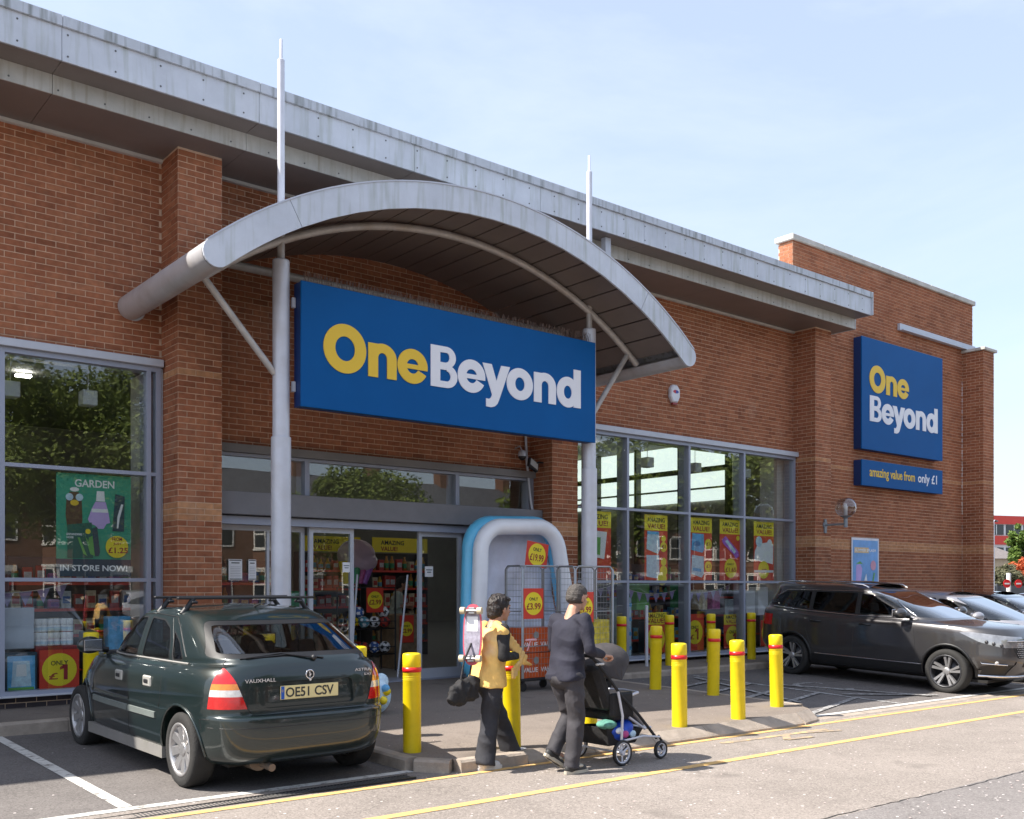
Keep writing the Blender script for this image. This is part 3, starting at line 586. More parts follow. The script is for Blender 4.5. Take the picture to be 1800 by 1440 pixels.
# ------------------------------------------------------------------ signs
def ring(mb, cx, cz, rx, rz, ri, rj, a0=0, a1=360, y=0, d=.012, n=40):
    n = max(6, int(n*abs(a1-a0)/360)); full = abs(a1-a0) >= 360; vs = []
    for i in range(n+1):
        a = math.radians(a0+(a1-a0)*i/n); c, s = math.cos(a), math.sin(a)
        for (p, q, yy) in ((rx, rz, y), (ri, rj, y), (ri, rj, y+d), (rx, rz, y+d)): vs.append((cx+p*c, yy, cz+q*s))
    fs = [(4*i+k, 4*i+(k+1) % 4, 4*i+4+(k+1) % 4, 4*i+4+k) for i in range(n) for k in range(4)]
    if not full: fs += [(3, 2, 1, 0), (4*n, 4*n+1, 4*n+2, 4*n+3)]
    mb.add(vs, fs)
def LT(ch):
    m = MB(); e = [0]
    def bx(x0, x1, z0, z1): m.box(x0, x1, e[0], .012, z0, z1); e[0] -= .0006
    def rg(*a): ring(m, *a, y=e[0], d=.012-e[0]); e[0] -= .0006
    def pl(P): m.prism(P, e[0], .012); e[0] -= .0006
    if ch == 'O': rg(.296, .288, .296, .300, .137, .150); w = .592
    elif ch == 'n': bx(0, .142, 0, .42); rg(.2075, .245, .2065, .185, .066, .068, 0, 180); bx(.274, .414, 0, .247); w = .414
    elif ch == 'e':
        rg(.231, .21, .231, .222, .092, .093, 2, 334); bx(.06, .460, .176, .236); w = .462
    elif ch == 'B':
        bx(0, .15, 0, .54); bx(.145, .25, .46, .54); bx(.145, .26, .235, .33); bx(.145, .26, 0, .085)
        rg(.25, .40, .150, .140, .048, .062, -90, 90); rg(.255, .152, .170, .152, .062, .066, -90, 90); w = .425
    elif ch == 'y':
        pl([(0, .42), (.155, .42), (.262, .135), (.222, .0), (.165, .0)]); pl([(.322, .42), (.476, .42), (.285, -.05), (.255, -.11), (.21, -.15), (.15, -.168), (.06, -.165), (.06, -.055), (.11, -.06), (.145, -.035), (.165, .01)]); w = .476
    elif ch == 'o': rg(.2375, .21, .2375, .222, .086, .095); w = .475
    elif ch == 'd': rg(.215, .21, .215, .222, .078, .095); bx(.332, .471, 0, .555); w = .471
    return m
def sign_word(par, items, y, z, sx, sz):
    for ch, x, m in items:
        b = LT(ch); b.v = [(v[0]*sx, v[1], v[2]*sz) for v in b.v]; o = b.build('letter', m, par); o.location = Vector((x, y, z))-par.location
def signboard(name, x0, x1, z0, z1, yf, yb, label, cat='sign'):
    o = empty(name, ((x0+x1)/2, (yf+yb)/2, z0), label=label, cat=cat)
    mb = MB(); mb.bev(x0, x1, yf, yf+.03, z0, z1, .006); p = wb(mb, 'panel', 'signblue', o)
    mb = MB(); mb.box(x0+.008, x1-.008, yf+.031, yb, z0+.008, z1-.008); wb(mb, 'tray', M('sign_tray', (.004, .03, .13), .5), o)
    return o
sg = signboard('shop_sign', 5.54, 10.37, 3.71, 5.20, 10.68, 10.875, 'large blue fascia sign with yellow and white lettering under the canopy')
W_, Y_ = 'signwhite', 'signyel'
sign_word(sg, [('O', 5.83, Y_), ('n', 6.451, Y_), ('e', 6.878, Y_), ('B', 7.389, W_), ('e', 7.823, W_), ('y', 8.24, W_), ('o', 8.658, W_), ('n', 9.154, W_), ('d', 9.585, W_)], 10.668, 4.185, 1, 1)
mb = MB(); mb.box(5.56, 10.35, 10.72, 10.74, 5.201, 5.206)
for i in range(330):
    x = 5.6+i*.0143; a = R.uniform(-.3, .3); b = R.choice((-1, 0, 1))*.05+R.uniform(-.01, .01)
    mb.tube([(x, 10.73, 5.205), (x+.11*math.sin(a)*.5, 10.73+b, 5.205+.12)], .0032, 3, caps=False)
tag(wb(mb, 'bird_spike', M('spike', (.16, .11, .09), .5, .2), sg, fix=False), kind='stuff')
mb = MB(); mb.box(5.50, 5.54, 10.82, 10.86, 4.9, 5.02); mb.box(5.50, 5.54, 10.82, 10.86, 3.9, 4.02); wb(mb, 'bracket', 'steel', sg)
s2 = signboard('shop_sign', 20.46, 24.13, 4.69, 7.25, 12.44, 12.652, 'tall blue wall sign with the shop name on two lines', 'sign')
k = 1.145; xo = 20.768
def wx(base, x): return base+(x)*k
sign_word(s2, [('O', xo, Y_), ('n', xo+.621*k, Y_), ('e', xo+1.048*k, Y_)], 12.428, 6.03, k, 1.06)
x0 = 20.783; q = 1.155
sign_word(s2, [(c, x0+(x-7.389)*q, W_) for c, x in (('B', 7.389), ('e', 7.823), ('y', 8.24), ('o', 8.658), ('n', 9.154), ('d', 9.585))], 12.428, 5.35, q, 1.09)
s3 = signboard('slogan_sign', 20.46, 24.13, 3.86, 4.45, 12.44, 12.652, 'low blue slogan sign under the tall wall sign')
def textfit(body, x0, x1, size, mat, parent, y, z, **kw):
    o = text(body, size, mat, parent, 0, 0, 0, **kw); xs_ = [v.co.x for v in o.data.vertices]; a, b = min(xs_), max(xs_)
    s = (x1-x0)/(b-a); o.data.transform(Matrix.Diagonal((s, 1, 1, 1))); P = Vector((0, 0, 0)); pp = parent
    while pp: P += pp.location; pp = pp.parent
    o.location = Vector((x0-a*s, y, z))-P; return o
textfit('amazing value from', 20.78, 22.78, .30, Y_, s3, 12.437, 4.09, off=.016, ext=.002); textfit('only £1', 22.93, 23.84, .30, W_, s3, 12.437, 4.09, off=.016, ext=.002)
# ---- alarm box, lamps, camera
al = empty('alarm_box', (14.31, 12.64, 5.05), label='white hexagonal alarm box on the brick wall right of the canopy', cat='alarm')
mb = MB(); P = [(-.125, .09), (-.06, .17), (.06, .17), (.125, .09), (.125, -.06), (.07, -.16), (-.07, -.16), (-.125, -.06)]
P2 = [(a*.86, b*.86) for a, b in P]; n = 8
mb.add([(a, 0, b) for a, b in P]+[(a, -.05, b) for a, b in P]+[(a, -.075, b) for a, b in P2], [tuple(range(16, 24))]+[(i, (i+1) % n, n+(i+1) % n, n+i) for i in range(n)]+[(n+i, n+(i+1) % n, 2*n+(i+1) % n, 2*n+i) for i in range(n)]); b = mb.build('cover', M('alarm_white', (.68, .68, .72), .35), al); b.location = (0, .005, .15)
mb = MB()
for s_, m_ in ((1, 0), (-1, 1)):
    Q = [(0+.078*math.cos(t), .033*math.sin(t)) for t in [PI*(.5 if s_ > 0 else 1.5)+PI*i/10 for i in range(11)]]; mb.prism([(x, z+.04) for x, z in Q], -.0765, -.0752, mi=m_)
b = mb.build('badge', [M('badge_red', (.5, .03, .05), .4), M('badge_blue', (.03, .06, .35), .4)], al); b.location = (0, .005, .15)
mb = MB(); mb.box(-.06, .06, -.05, 0, -.05, -.01); b = mb.build('strobe', M('strobe_red', (.25, .03, .03), .3), al)
lm = empty('wall_lamp', (18.46, 12.095, 2.86), label='grey wall lamp with clear glass globe on the right brick pier', cat='lamp')
mb = MB(); mb.cyl((0, -.03, 0), .07, .03, 16, ax='y'); mb.box(-.035, .035, -.035, -.005, -.17, .12); wm = M('lamp_grey', (.25, .28, .31), .45, .3); mb.build('wall_plate', wm, lm)
mb = MB(); mb.tube([(0, -.02, 0), (0, -.5, 0)], .022, 10); mb.cyl((0, -.5, -.07), .04, .18, 12); mb.lathe([(.04, .11), (.05, .13), (.105, .155), (.112, .165)], 20, 0, Matrix.Translation((0, -.5, 0))); mb.build('arm', wm, lm)
mb = MB(); mb.lathe([(.11, .165), (.16, .19), (.205, .25), (.22, .32), (.21, .40), (.17, .48), (.10, .525), (0, .54)], 28, 0, Matrix.Translation((0, -.5, 0))); mb.build('globe', glass('lamp_globe', (.74, .72, .70), 2.2), lm)
mb = MB(); mb.cyl((0, -.5, .18), .038, .19, 12); mb.cyl((0, -.5, .37), .028, .05, 12); mb.build('bulb', M('lamp_bulb', (.85, .85, .88), .4), lm)
cc = empty('security_camera', (10.42, 12.62, 3.72), label='small white dome camera hanging above the entrance near the right pier', cat='camera')
mb = MB(); mb.tube([(0, 0, .12), (0, -.12, .14), (0, -.18, .06)], .012, 8); mb.build('bracket', 'aluw', cc); mb = MB(); mb.lathe([(.03, .07), (.06, .05), (.07, 0), (.07, -.03)], 16, 0, Matrix.Translation((0, -.18, 0))); mb.build('housing', 'aluw', cc)
mb = MB(); mb.ball((0, -.18, -.035), .062, 14); mb.build('dome', 'black', cc)
fl = empty('floodlight', (10.765, 12.32, 3.55), label='black floodlight on the side of the right entrance pier', cat='floodlight')
T = Matrix.Translation((-.22, 0, 0)) @ Matrix.Rotation(.5, 4, 'Y') @ Matrix.Rotation(-.4, 4, 'X'); mb = MB(); mb.bev(-.11, .11, -.03, .03, -.09, .09, .01, 0, T); mb.build('housing', 'black', fl); mb = MB(); mb.box(-.085, .085, -.034, -.031, -.065, .065, 0, T); mb.build('lens', M('lens_grey', (.5, .5, .48), .2), fl)
mb = MB(); mb.tube([(0, 0, .05), (-.1, 0, .05), (-.2, 0, .0)], .014, 8); mb.build('arm', 'dark', fl)
cb = MB(); cb.tube([(10.62, 12.60, 4.15), (10.63, 12.57, 3.6), (10.65, 12.50, 3.0), (10.65, 12.46, 2.83)], .022, 8); cb.tube([(10.62, 12.60, 4.0), (10.75, 12.62, 4.2)], .008, 6); wb(cb, 'conduit', 'steel', shop)
# ------------------------------------------------------------------ bollards
def bollard(parent=None):
    o = empty('bollard', cat='bollard', group='yellow bollards around the shop front')
    mb = MB(); mb.lathe([(.083, -.12), (.083, .774), (.0845, .776), (.0845, .885), (.078, .897), (.06, .902), (0, .903)], 28); mb.build('sleeve', 'yellow', o)
    mb = MB(); mb.lathe([(.0838, .728), (.0868, .7285), (.0868, .7725), (.0838, .773)], 28); mb.build('reflective_band', 'redtape', o)
    mb = MB()
    for z in (.66, .675, .69): mb.lathe([(.083, z-.003), (.0845, z), (.083, z+.003)], 28)
    mb.build('ridge', 'yellow', o)
    return o
BL = [(5.07, 7.62, 'front corner bollard standing next to the green hatchback'), (5.95, 7.25, 'bollard behind the woman in yellow at the kerb'), (6.92, 7.22, 'bollard hidden behind the man in navy and the pushchair'),
      (8.25, 7.195, 'kerbside bollard just right of the pushchair'), (9.24, 7.18, 'kerbside bollard between the pushchair and the far kerb corner'), (10.5, 7.56, 'bollard at the right end of the kerb before the grey estate car'),
      (10.58, 9.68, 'bollard set back in shade behind the pushchair hood'), (10.74, 8.77, 'bollard in shade directly behind the kerbside pair'), (5.05, 8.56, 'bollard almost hidden behind the tail of the green hatchback'),
      (12.27, 12.0, 'bollard by the right window next to the roll cage'), (13.50, 12.0, 'bollard by the right window next to the thin grey post'), (14.64, 12.0, 'bollard by the window below the purple sweet poster'), (15.85, 12.0, 'bollard by the window next to the grey estate car tail'),
      (3.51, 11.9, 'bollard by the left window beyond the hatchback mirror')]
b0 = None
for i, (x, y, lab) in enumerate(BL):
    if b0 is None: b = b0 = bollard()
    else: b = copytree(b0)
    b.location = (x, y, pz(y)); b.rotation_euler = (math.radians(R.uniform(-1.1, 1.1)), math.radians(R.uniform(-1.1, 1.1)), R.uniform(0, 6)); b['label'] = 'yellow '+lab
    if i == 2: b.rotation_euler[1] = .03
mb = MB(); mb.tube([(0, 0, 0), (0, 0, 1.06)], .03, 12); mb.lathe([(.03, 1.06), (.02, 1.075), (0, 1.08)], 12); o = mb.build('post', 'steel'); o.location = (13.02, 12.12, pz(12.1)); tag(o, 'thin grey metal post between two bollards at the right window', 'post')
# ------------------------------------------------------------------ posters
mt['pred'] = M('poster_red', (.68, .055, .03), .5, var=.06); mt['pyel'] = M('poster_yellow', (.88, .70, .03), .5, var=.04); mt['pink'] = M('ink_black', (.03, .03, .03), .6); mt['pgreen'] = M('poster_green', (.04, .33, .21), .5, var=.05)
mt['pnavy'] = M('poster_navy', (.03, .06, .09), .5); mt['pwhite'] = M('print_white', (.86, .86, .88), .5, var=.04); mt['plil'] = M('print_lilac', (.58, .42, .78), .6); mt['pblue'] = M('print_blue', (.14, .45, .78), .5, var=.3, vs=9); mt['ppale'] = M('print_paleblue', (.55, .72, .90), .5, var=.25, vs=12)
mt['pbrown'] = M('print_brown', (.12, .06, .035), .7, var=.3, vs=12); mt['plime'] = M('print_lime', (.16, .42, .10), .6, var=.2); mt['pviolet'] = M('print_violet', (.42, .12, .60), .5, var=.3, vs=14)
mt['pmaroon'] = M('ink_maroon', (.33, .02, .03), .6)
def disc(mb, cx, cz, rx, rz, y0, y1, n=26, mi=0): mb.prism([(cx+rx*math.cos(2*PI*i/n), cz+rz*math.sin(2*PI*i/n)) for i in range(n)], y0, y1, mi=mi)
class Poster:
    def __init__(s, name, x0, x1, z0, z1, y, m, label, group=None, th=.004, cat='poster'):
        s.o = empty(name, ((x0+x1)/2, y, z0), label=label, cat=cat, group=group); s.y = y; s.k = 1; s.x0, s.x1, s.z0, s.z1 = x0, x1, z0, z1
        mb = MB(); mb.box(x0, x1, y, y+th, z0, z1); wb(mb, 'sheet', m, s.o)
    def X(s, u): return s.x0+(s.x1-s.x0)*u
    def Z(s, v): return s.z0+(s.z1-s.z0)*v
    def shape(s, pts, m, name='picture'):
        y = s.y-.0009*s.k; s.k += 1; mb = MB(); mb.prism([(s.X(a), s.Z(b)) for a, b in pts], y, y+.0006); return wb(mb, name, m, s.o)
    def rect(s, a, b, c, d, m, name='picture'): return s.shape([(a, c), (b, c), (b, d), (a, d)], m, name)
    def disc(s, a, b, r, m, name='price_disc', rz=None):
        y = s.y-.0009*s.k; s.k += 1; mb = MB(); rr = r*(s.x1-s.x0); disc(mb, s.X(a), s.Z(b), rr, rz*(s.x1-s.x0) if rz else rr, y, y+.0006); return wb(mb, name, m, s.o)
    def txt(s, body, a, b, v, size, m, off=.02): 
        y = s.y-.0009*s.k-.0004; s.k += 1; return textfit(body, s.X(a), s.X(b), size, m, s.o, y, s.Z(v), off=off, ext=.0003)
g = Poster('window_poster', 3.34, 4.218, 1.70, 2.945, 12.655, 'pgreen', 'green garden poster in the left window with gloves, tools and a price disc')
g.rect(0, 1, 0, .17, 'pnavy', 'footer'); g.txt('GARDEN', .24, .77, .875, .125, 'pwhite'); g.txt('IN STORE NOW!', .05, .95, .055, .10, 'pwhite')
g.shape([(.15, .42), (.32, .42), (.34, .55), (.33, .75), (.29, .82), (.17, .82), (.13, .75), (.12, .6)], 'pbrown'); g.disc(.17, .77, .05, 'ppale', 'eye'); g.disc(.30, .77, .05, 'ppale', 'eye'); g.disc(.235, .715, .055, 'signyel', 'muzzle', .04); g.disc(.235, .845, .06, 'pwhite', 'tag', .03)
g.shape([(.53, .84), (.63, .84), (.64, .74), (.52, .74)], 'pwhite'); g.shape([(.51, .735), (.65, .735), (.69, .62), (.71, .53), (.66, .52), (.62, .47), (.55, .47), (.51, .50), (.44, .52), (.41, .56), (.46, .66)], 'plil'); g.rect(.46, .68, .63, .665, 'pwhite')
g.shape([(.74, .45), (.90, .45), (.91, .80), (.78, .82)], 'pnavy'); g.shape([(.80, .48), (.82, .48), (.84, .58), (.87, .66), (.89, .72), (.86, .72), (.81, .60)], 'pwhite'); g.shape([(.14, .18), (.48, .18), (.46, .53), (.14, .50)], M('print_dkgreen', (.025, .12, .09), .5))
g.txt('EXPANDING', .13, .33, .40, .035, 'pwhite'); g.txt('HOSE', .13, .22, .37, .035, 'pwhite'); g.disc(.41, .44, .035, 'pyel'); g.shape([(.37, .40), (.44, .22), (.50, .20), (.50, .41), (.42, .38), (.38, .30), (.28, .39), (.26, .37), (.36, .22), (.46, .19)][:5]+[(.42, .34)], 'plime'); g.shape([(.27, .38), (.30, .38), (.37, .25), (.40, .20), (.35, .22)], 'plime')
g.shape([(.46, .47), (.53, .49), (.57, .24), (.55, .20), (.50, .20)], 'pnavy'); g.disc(.80, .295, .155, 'pyel'); g.txt('FROM', .73, .87, .355, .062, 'pmaroon'); g.txt('JUST', .75, .86, .315, .04, 'pmaroon'); g.txt('£1.25', .68, .95, .235, .095, 'pmaroon')
labs = ['red and yellow value poster half hidden behind the silver column', 'value poster with two blue and white bottle packs', 'value poster with two pale blue folded packs', 'value poster with a violet sweet wrapper and £1.65 disc', 'value poster with a fluffy white cushion']
for i, ((a, b), lab) in enumerate(zip([(11.98, 12.67), (13.54, 14.165), (14.81, 15.46), (15.70, 16.345), (16.79, 17.465)], labs)):
    p = Poster('window_poster', a, b, 1.69, 2.90, 12.655, 'pred', lab, 'tall value posters in the right window'); p.rect(0, 1, .76, 1, 'pyel', 'header'); p.txt('AMAZING', .12, .88, .89, .115, 'pink'); p.txt('VALUE!', .12, .88, .79, .125, 'pmaroon')
    if i == 0: p.shape([(.2, .35), (.75, .3), (.85, .7), (.3, .72)], 'pwhite'); p.shape([(.3, .38), (.6, .36), (.62, .62), (.36, .62)], 'plime'); p.disc(.25, .12, .2, 'pyel')
    elif i == 1: p.shape([(.08, .47), (.58, .40), (.66, .48), (.62, .74), (.12, .75)], 'ppale'); p.shape([(.08, .05), (.56, .02), (.64, .10), (.62, .38), (.08, .38)], 'ppale'); [p.disc(.82, v, r, 'pyel') for v, r in ((.64, .10), (.51, .15), (.28, .12), (.14, .16))]; p.rect(.1, .6, .70, .745, 'pblue'); p.txt('£1', .73, .9, .49, .09, 'pmaroon'); p.disc(.75, .02, .2, 'pyel')
    elif i == 2: p.shape([(.05, .48), (.55, .44), (.64, .49), (.62, .74), (.1, .75)], 'pblue'); p.shape([(.05, .10), (.52, .04), (.62, .10), (.62, .38), (.08, .40)], 'ppale'); p.shape([(.12, .15), (.5, .13), (.5, .18), (.12, .2)], 'pblue'); p.disc(.3, .58, .16, M('disc_blue', (.03, .2, .45), .5), 'picture', .08); p.disc(.82, .58, .16, 'pyel'); p.disc(.82, .22, .16, 'pyel'); p.txt('£1', .73, .91, .56, .09, 'pmaroon'); p.txt('£1', .73, .91, .20, .09, 'pmaroon')
    elif i == 3: p.shape([(.1, .66), (.28, .73), (.36, .70), (.9, .48), (.95, .40), (.78, .36), (.68, .42), (.16, .60)], 'pviolet'); p.shape([(.25, .64), (.36, .67), (.8, .48), (.7, .44)], 'ppale'); p.disc(.88, .70, .08, 'pyel'); p.disc(.52, .2, .30, 'pyel', 'price_disc', .30); p.txt('ONLY', .35, .68, .25, .055, 'pink'); p.txt('£1.65', .27, .78, .14, .12, 'pmaroon')
    else: p.shape([(.02, .35), (.95, .28), (.97, .62), (.8, .66), (.2, .62), (.05, .5)], 'pwhite'); p.disc(.25, .66, .16, 'ppale', 'picture'); p.disc(.78, .64, .12, 'pwhite', 'picture'); p.disc(.48, .18, .27, 'pyel', 'price_disc', .27); p.txt('£7', .35, .62, .12, .13, 'pmaroon'); p.rect(0, .97, .135, .175, 'pwhite')
def price(x0, x1, z0, z1, y, t, lab, name='price_poster', top='ONLY', grp='red price posters with yellow discs', hdr=False):
    p = Poster(name, x0, x1, z0, z1, y, 'pred', lab, grp); w_ = x1-x0; hgt = z1-z0
    if hdr: p.rect(0, 1, .70, 1, 'pyel', 'header'); p.txt('AMAZING', .1, .9, .87, w_*.19, 'pink'); p.txt('VALUE!', .1, .9, .74, w_*.2, 'pmaroon'); c = .34
    else: c = .5
    rr = min(.44, .46*hgt/w_*(.7 if hdr else 1)); p.disc(.5, c, rr, 'pyel', rz=rr)
    if top: p.txt(top, .5-rr*.5, .5+rr*.5, c+.12*w_/hgt, w_*.17, 'pink')
    if t == '£1':
        v0 = c-rr*.62*w_/hgt; v1 = c+rr*.30*w_/hgt; dv = v1-v0; a = .5+rr*.02; b = rr*.52
        p.txt('£', .5-rr*.62, .5-rr*.08, v0+dv*.05, w_*.36*rr*1.5, 'pmaroon'); p.shape([(a+b*.42, v0), (a+b*.86, v0), (a+b*.86, v1), (a+b*.46, v1), (a, v1-dv*.16), (a, v1-dv*.34), (a+b*.42, v1-dv*.26)], 'pmaroon', 'numeral')
    else: p.txt(t, .5-rr*.8, .5+rr*.8, c-.22*w_/hgt, w_*.34, 'pmaroon')
    return p
price(3.17, 3.62, .34, .82, 12.72, '£1', 'red poster with £1 disc low in the left window')
price(11.95, 12.45, .32, 1.02, 12.75, '£1', 'value poster seen behind the bollard by the roll cage', hdr=True); price(13.65, 14.25, .32, 1.08, 12.75, '£1', 'value poster low in the window behind the shaded kerb bollard', hdr=True)
price(14.80, 15.33, .32, 1.03, 12.75, '£1', 'red £1 poster low beside the window mullion'); price(15.95, 16.5, .32, 1.0, 12.75, '£1', 'value poster low in the window beside the doubled bollards', hdr=True)
price(17.15, 17.62, .32, .86, 12.75, '£3.50', 'red £3.50 poster low behind the last window bollard'); price(17.66, 18.05, .35, 1.05, 12.76, '£1', 'red poster low at the right window edge behind the grey estate car')
w5 = Poster('wall_poster', 20.35, 21.50, 1.10, 2.68, 12.63, M('frame_white', (.72, .72, .78), .4), 'white framed blue summer poster on the wall above the grey estate car')
w5.rect(.04, .96, .03, .965, M('poster_sky', (.17, .38, .72), .45, var=.25, vs=2.2)); w5.rect(.10, .62, .78, .86, M('p_peach', (.72, .50, .25), .5)); w5.txt('SUMMER SPLASH', .12, .88, .80, .09, 'pwhite'); w5.shape([(.15, .3), (.3, .26), (.38, .55), (.3, .62), (.16, .6)], 'plil'); w5.shape([(.15, .62), (.4, .62), (.3, .66)], 'plime')
w5.shape([(.42, .27), (.58, .27), (.56, .37), (.43, .37)], 'pbrown'); w5.shape([(.45, .375), (.56, .375), (.52, .48)], 'pwhite'); w5.disc(.78, .60, .10, M('p_pink', (.65, .32, .42), .5), 'picture'); w5.shape([(.72, .3), (.76, .3), (.84, .48), (.80, .5)], 'plime'); w5.disc(.84, .06, .09, 'pyel', 'picture', .05); w5.rect(.34, .60, .10, .16, 'plime')
# notices on the doors
for i, (x0, x1, z0, z1, y, lb) in enumerate([(5.48, 5.67, 1.66, 1.94, 12.61, 'white opening notice on the left door screen, farther from the column'), (5.76, 5.87, 1.66, 1.94, 12.61, 'white opening notice on the left door screen, tucked beside the column'), (7.15, 7.28, 1.78, 1.92, 12.53, 'small white notice on the left sliding door'), (8.57, 8.72, 1.72, 1.88, 12.53, 'small white notice on the right sliding door')]):
    p = Poster('notice', x0, x1, z0, z1, y, 'pwhite', lb, cat='notice', th=.002)
    if i < 2: p.rect(.06, .94, .93, .97, 'pink'); p.rect(.2, .8, .80, .85, 'pink'); [p.rect(.12, .88, .15+.08*j, .165+.08*j, M('ink_grey', (.35, .35, .37), .6)) for j in range(7)]; p.rect(.06, .94, .04, .075, 'pink')
    else: p.rect(.15, .85, .62, .70, 'pnavy'); p.rect(.25, .75, .40, .48, 'pnavy')
# ------------------------------------------------------------------ cars
def paint(name, col, rough=.22, metal=.5, flake=0):
    m = M(name, col, rough, metal, var=.06, vs=1.5, coat=1.0); return m
mt['tyre'] = M('tyre_rubber', (.022, .021, .020), .85, var=.25, vs=6, bump=.2, bs=60); mt['alloy'] = M('alloy', (.42, .41, .41), .35, .7, var=.12, vs=5); mt['alloyd'] = M('alloy_dark', (.05, .05, .055), .4, .5)
mt['cglass'] = glass('car_glass', (.42, .46, .44), 1.0); mt['pglass'] = glass('privacy_glass', (.05, .055, .06), 1.0); mt['wglass'] = glass('windscreen', (.60, .66, .63), 2.4)
mt['ctrim'] = M('car_trim_black', (.012, .012, .013), .45); mt['chrome'] = M('chrome', (.75, .75, .78), .12, 1.0, var=.02); mt['under'] = M('underbody', (.012, .011, .010), .9)
mt['lred'] = M('tail_red', (.50, .008, .008), .15, var=.15, vs=30, coat=1); mt['lamb'] = M('tail_amber', (.62, .20, .01), .15, var=.15, vs=30, coat=1); mt['hlamp'] = M('headlamp', (.30, .30, .31), .10, .5, var=.25, vs=9, coat=1); mt['lwht'] = M('lamp_clear', (.62, .60, .58), .12, .2, var=.2, vs=30, coat=1)
mt['seat'] = M('car_seat', (.035, .035, .04), .8); mt['exh'] = M('exhaust', (.20, .16, .13), .5, .7, dirt=.4, streakcol=(.1, .05, .03))
mt['plate'] = M('plate_yellow', (.74, .62, .30), .4, var=.05); mt['platew'] = M('plate_white', (.75, .75, .75), .4, var=.03)
def interp(tab, x):
    if not isinstance(tab, (list, tuple)): return tab
    t = sorted(tab)
    if x <= t[0][0]: return t[0][1]
    for (a, p), (b, q) in zip(t, t[1:]):
        if x <= b:
            k = (x-a)/(b-a); k = k*k*(3-2*k) if False else k; return p+(q-p)*k
    return t[-1][1]
def carshell(rings, xm, N=240, sub=3):
    rows = []
    for (xf, xr, w_, z, nf, nr, crown) in rings:
        row = []
        for j in range(N):
            f = 2*PI*j/N; c, s = math.cos(f), math.sin(f); n = nf if c > 0 else nr; a = (xf-xm) if c > 0 else (xm-xr)
            r = (abs(c)**n+abs(s)**n)**(-1.0/n); x = xm+a*r*c; y = w_*r*s
            row.append(Vector((x, y, interp(z, x)+crown*(1-(y/w_)**2))))
        rows.append(row)
    out = []
    for i in range(len(rows)-1):
        p0 = rows[max(0, i-1)]; p1 = rows[i]; p2 = rows[i+1]; p3 = rows[min(len(rows)-1, i+2)]
        for k in range(sub):
            t = k/sub; row = []
            for a, b, c, d in zip(p0, p1, p2, p3):
                # centripetal-ish damping: limit tangents so creases do not overshoot
                m1 = (c-a)*.5; m2 = (d-b)*.5; L = (c-b).length
                if m1.length > L: m1 = m1*(L/m1.length)
                if m2.length > L: m2 = m2*(L/m2.length)
                t2, t3 = t*t, t*t*t; row.append(b*(2*t3-3*t2+1)+m1*(t3-2*t2+t)+c*(-2*t3+3*t2)+m2*(t3-t2))
            out.append(row)
    out.append(rows[-1]); bm = bmesh.new(); V = [[bm.verts.new(p) for p in row] for row in out]
    for i in range(len(V)-1):
        for j in range(N): bm.faces.new((V[i][j], V[i][(j+1) % N], V[i+1][(j+1) % N], V[i+1][j]))
    for row, zc in ((out[0], 0), (out[-1], 1)):
        Vr = V[0] if zc == 0 else V[-1]; c = bm.verts.new(sum((p for p in row), Vector())/N+Vector((0, 0, .004 if zc else 0)))
        for j in range(N): bm.faces.new((Vr[j], Vr[(j+1) % N], c) if zc else (Vr[(j+1) % N], Vr[j], c))
    bmesh.ops.recalc_face_normals(bm, faces=bm.faces); return bm
def bool_arches(bm, arches):
    me = bpy.data.meshes.new('b'); bm.to_mesh(me); bm.free(); o = link('tmp_body', me); me.materials.append(mt['ctrim']); me.materials.append(mt['under'])
    cm = MB()
    for (x, z, r, y0) in arches:
        for sg in (-1, 1): cm.cyl((x, sg*y0 if sg > 0 else -y0-.6, z), r, .6, 40, ax='y', mi=1)
    co = cm.build('tmp_cut', ['ctrim', 'under']); md = o.modifiers.new('b', 'BOOLEAN'); md.object = co; md.operation = 'DIFFERENCE'; md.solver = 'EXACT'; md.material_mode = 'TRANSFER'
    dg = bpy.context.evaluated_depsgraph_get(); me2 = bpy.data.meshes.new_from_object(o.evaluated_get(dg)); bm = bmesh.new(); bm.from_mesh(me2)
    bpy.data.objects.remove(o); bpy.data.objects.remove(co); return bm
def inpoly(p, P):
    x, y = p; c = False; j = len(P)-1
    for i in range(len(P)):
        if (P[i][1] > y) != (P[j][1] > y) and x < (P[j][0]-P[i][0])*(y-P[i][1])/(P[j][1]-P[i][1])+P[i][0]: c = not c
        j = i
    return c
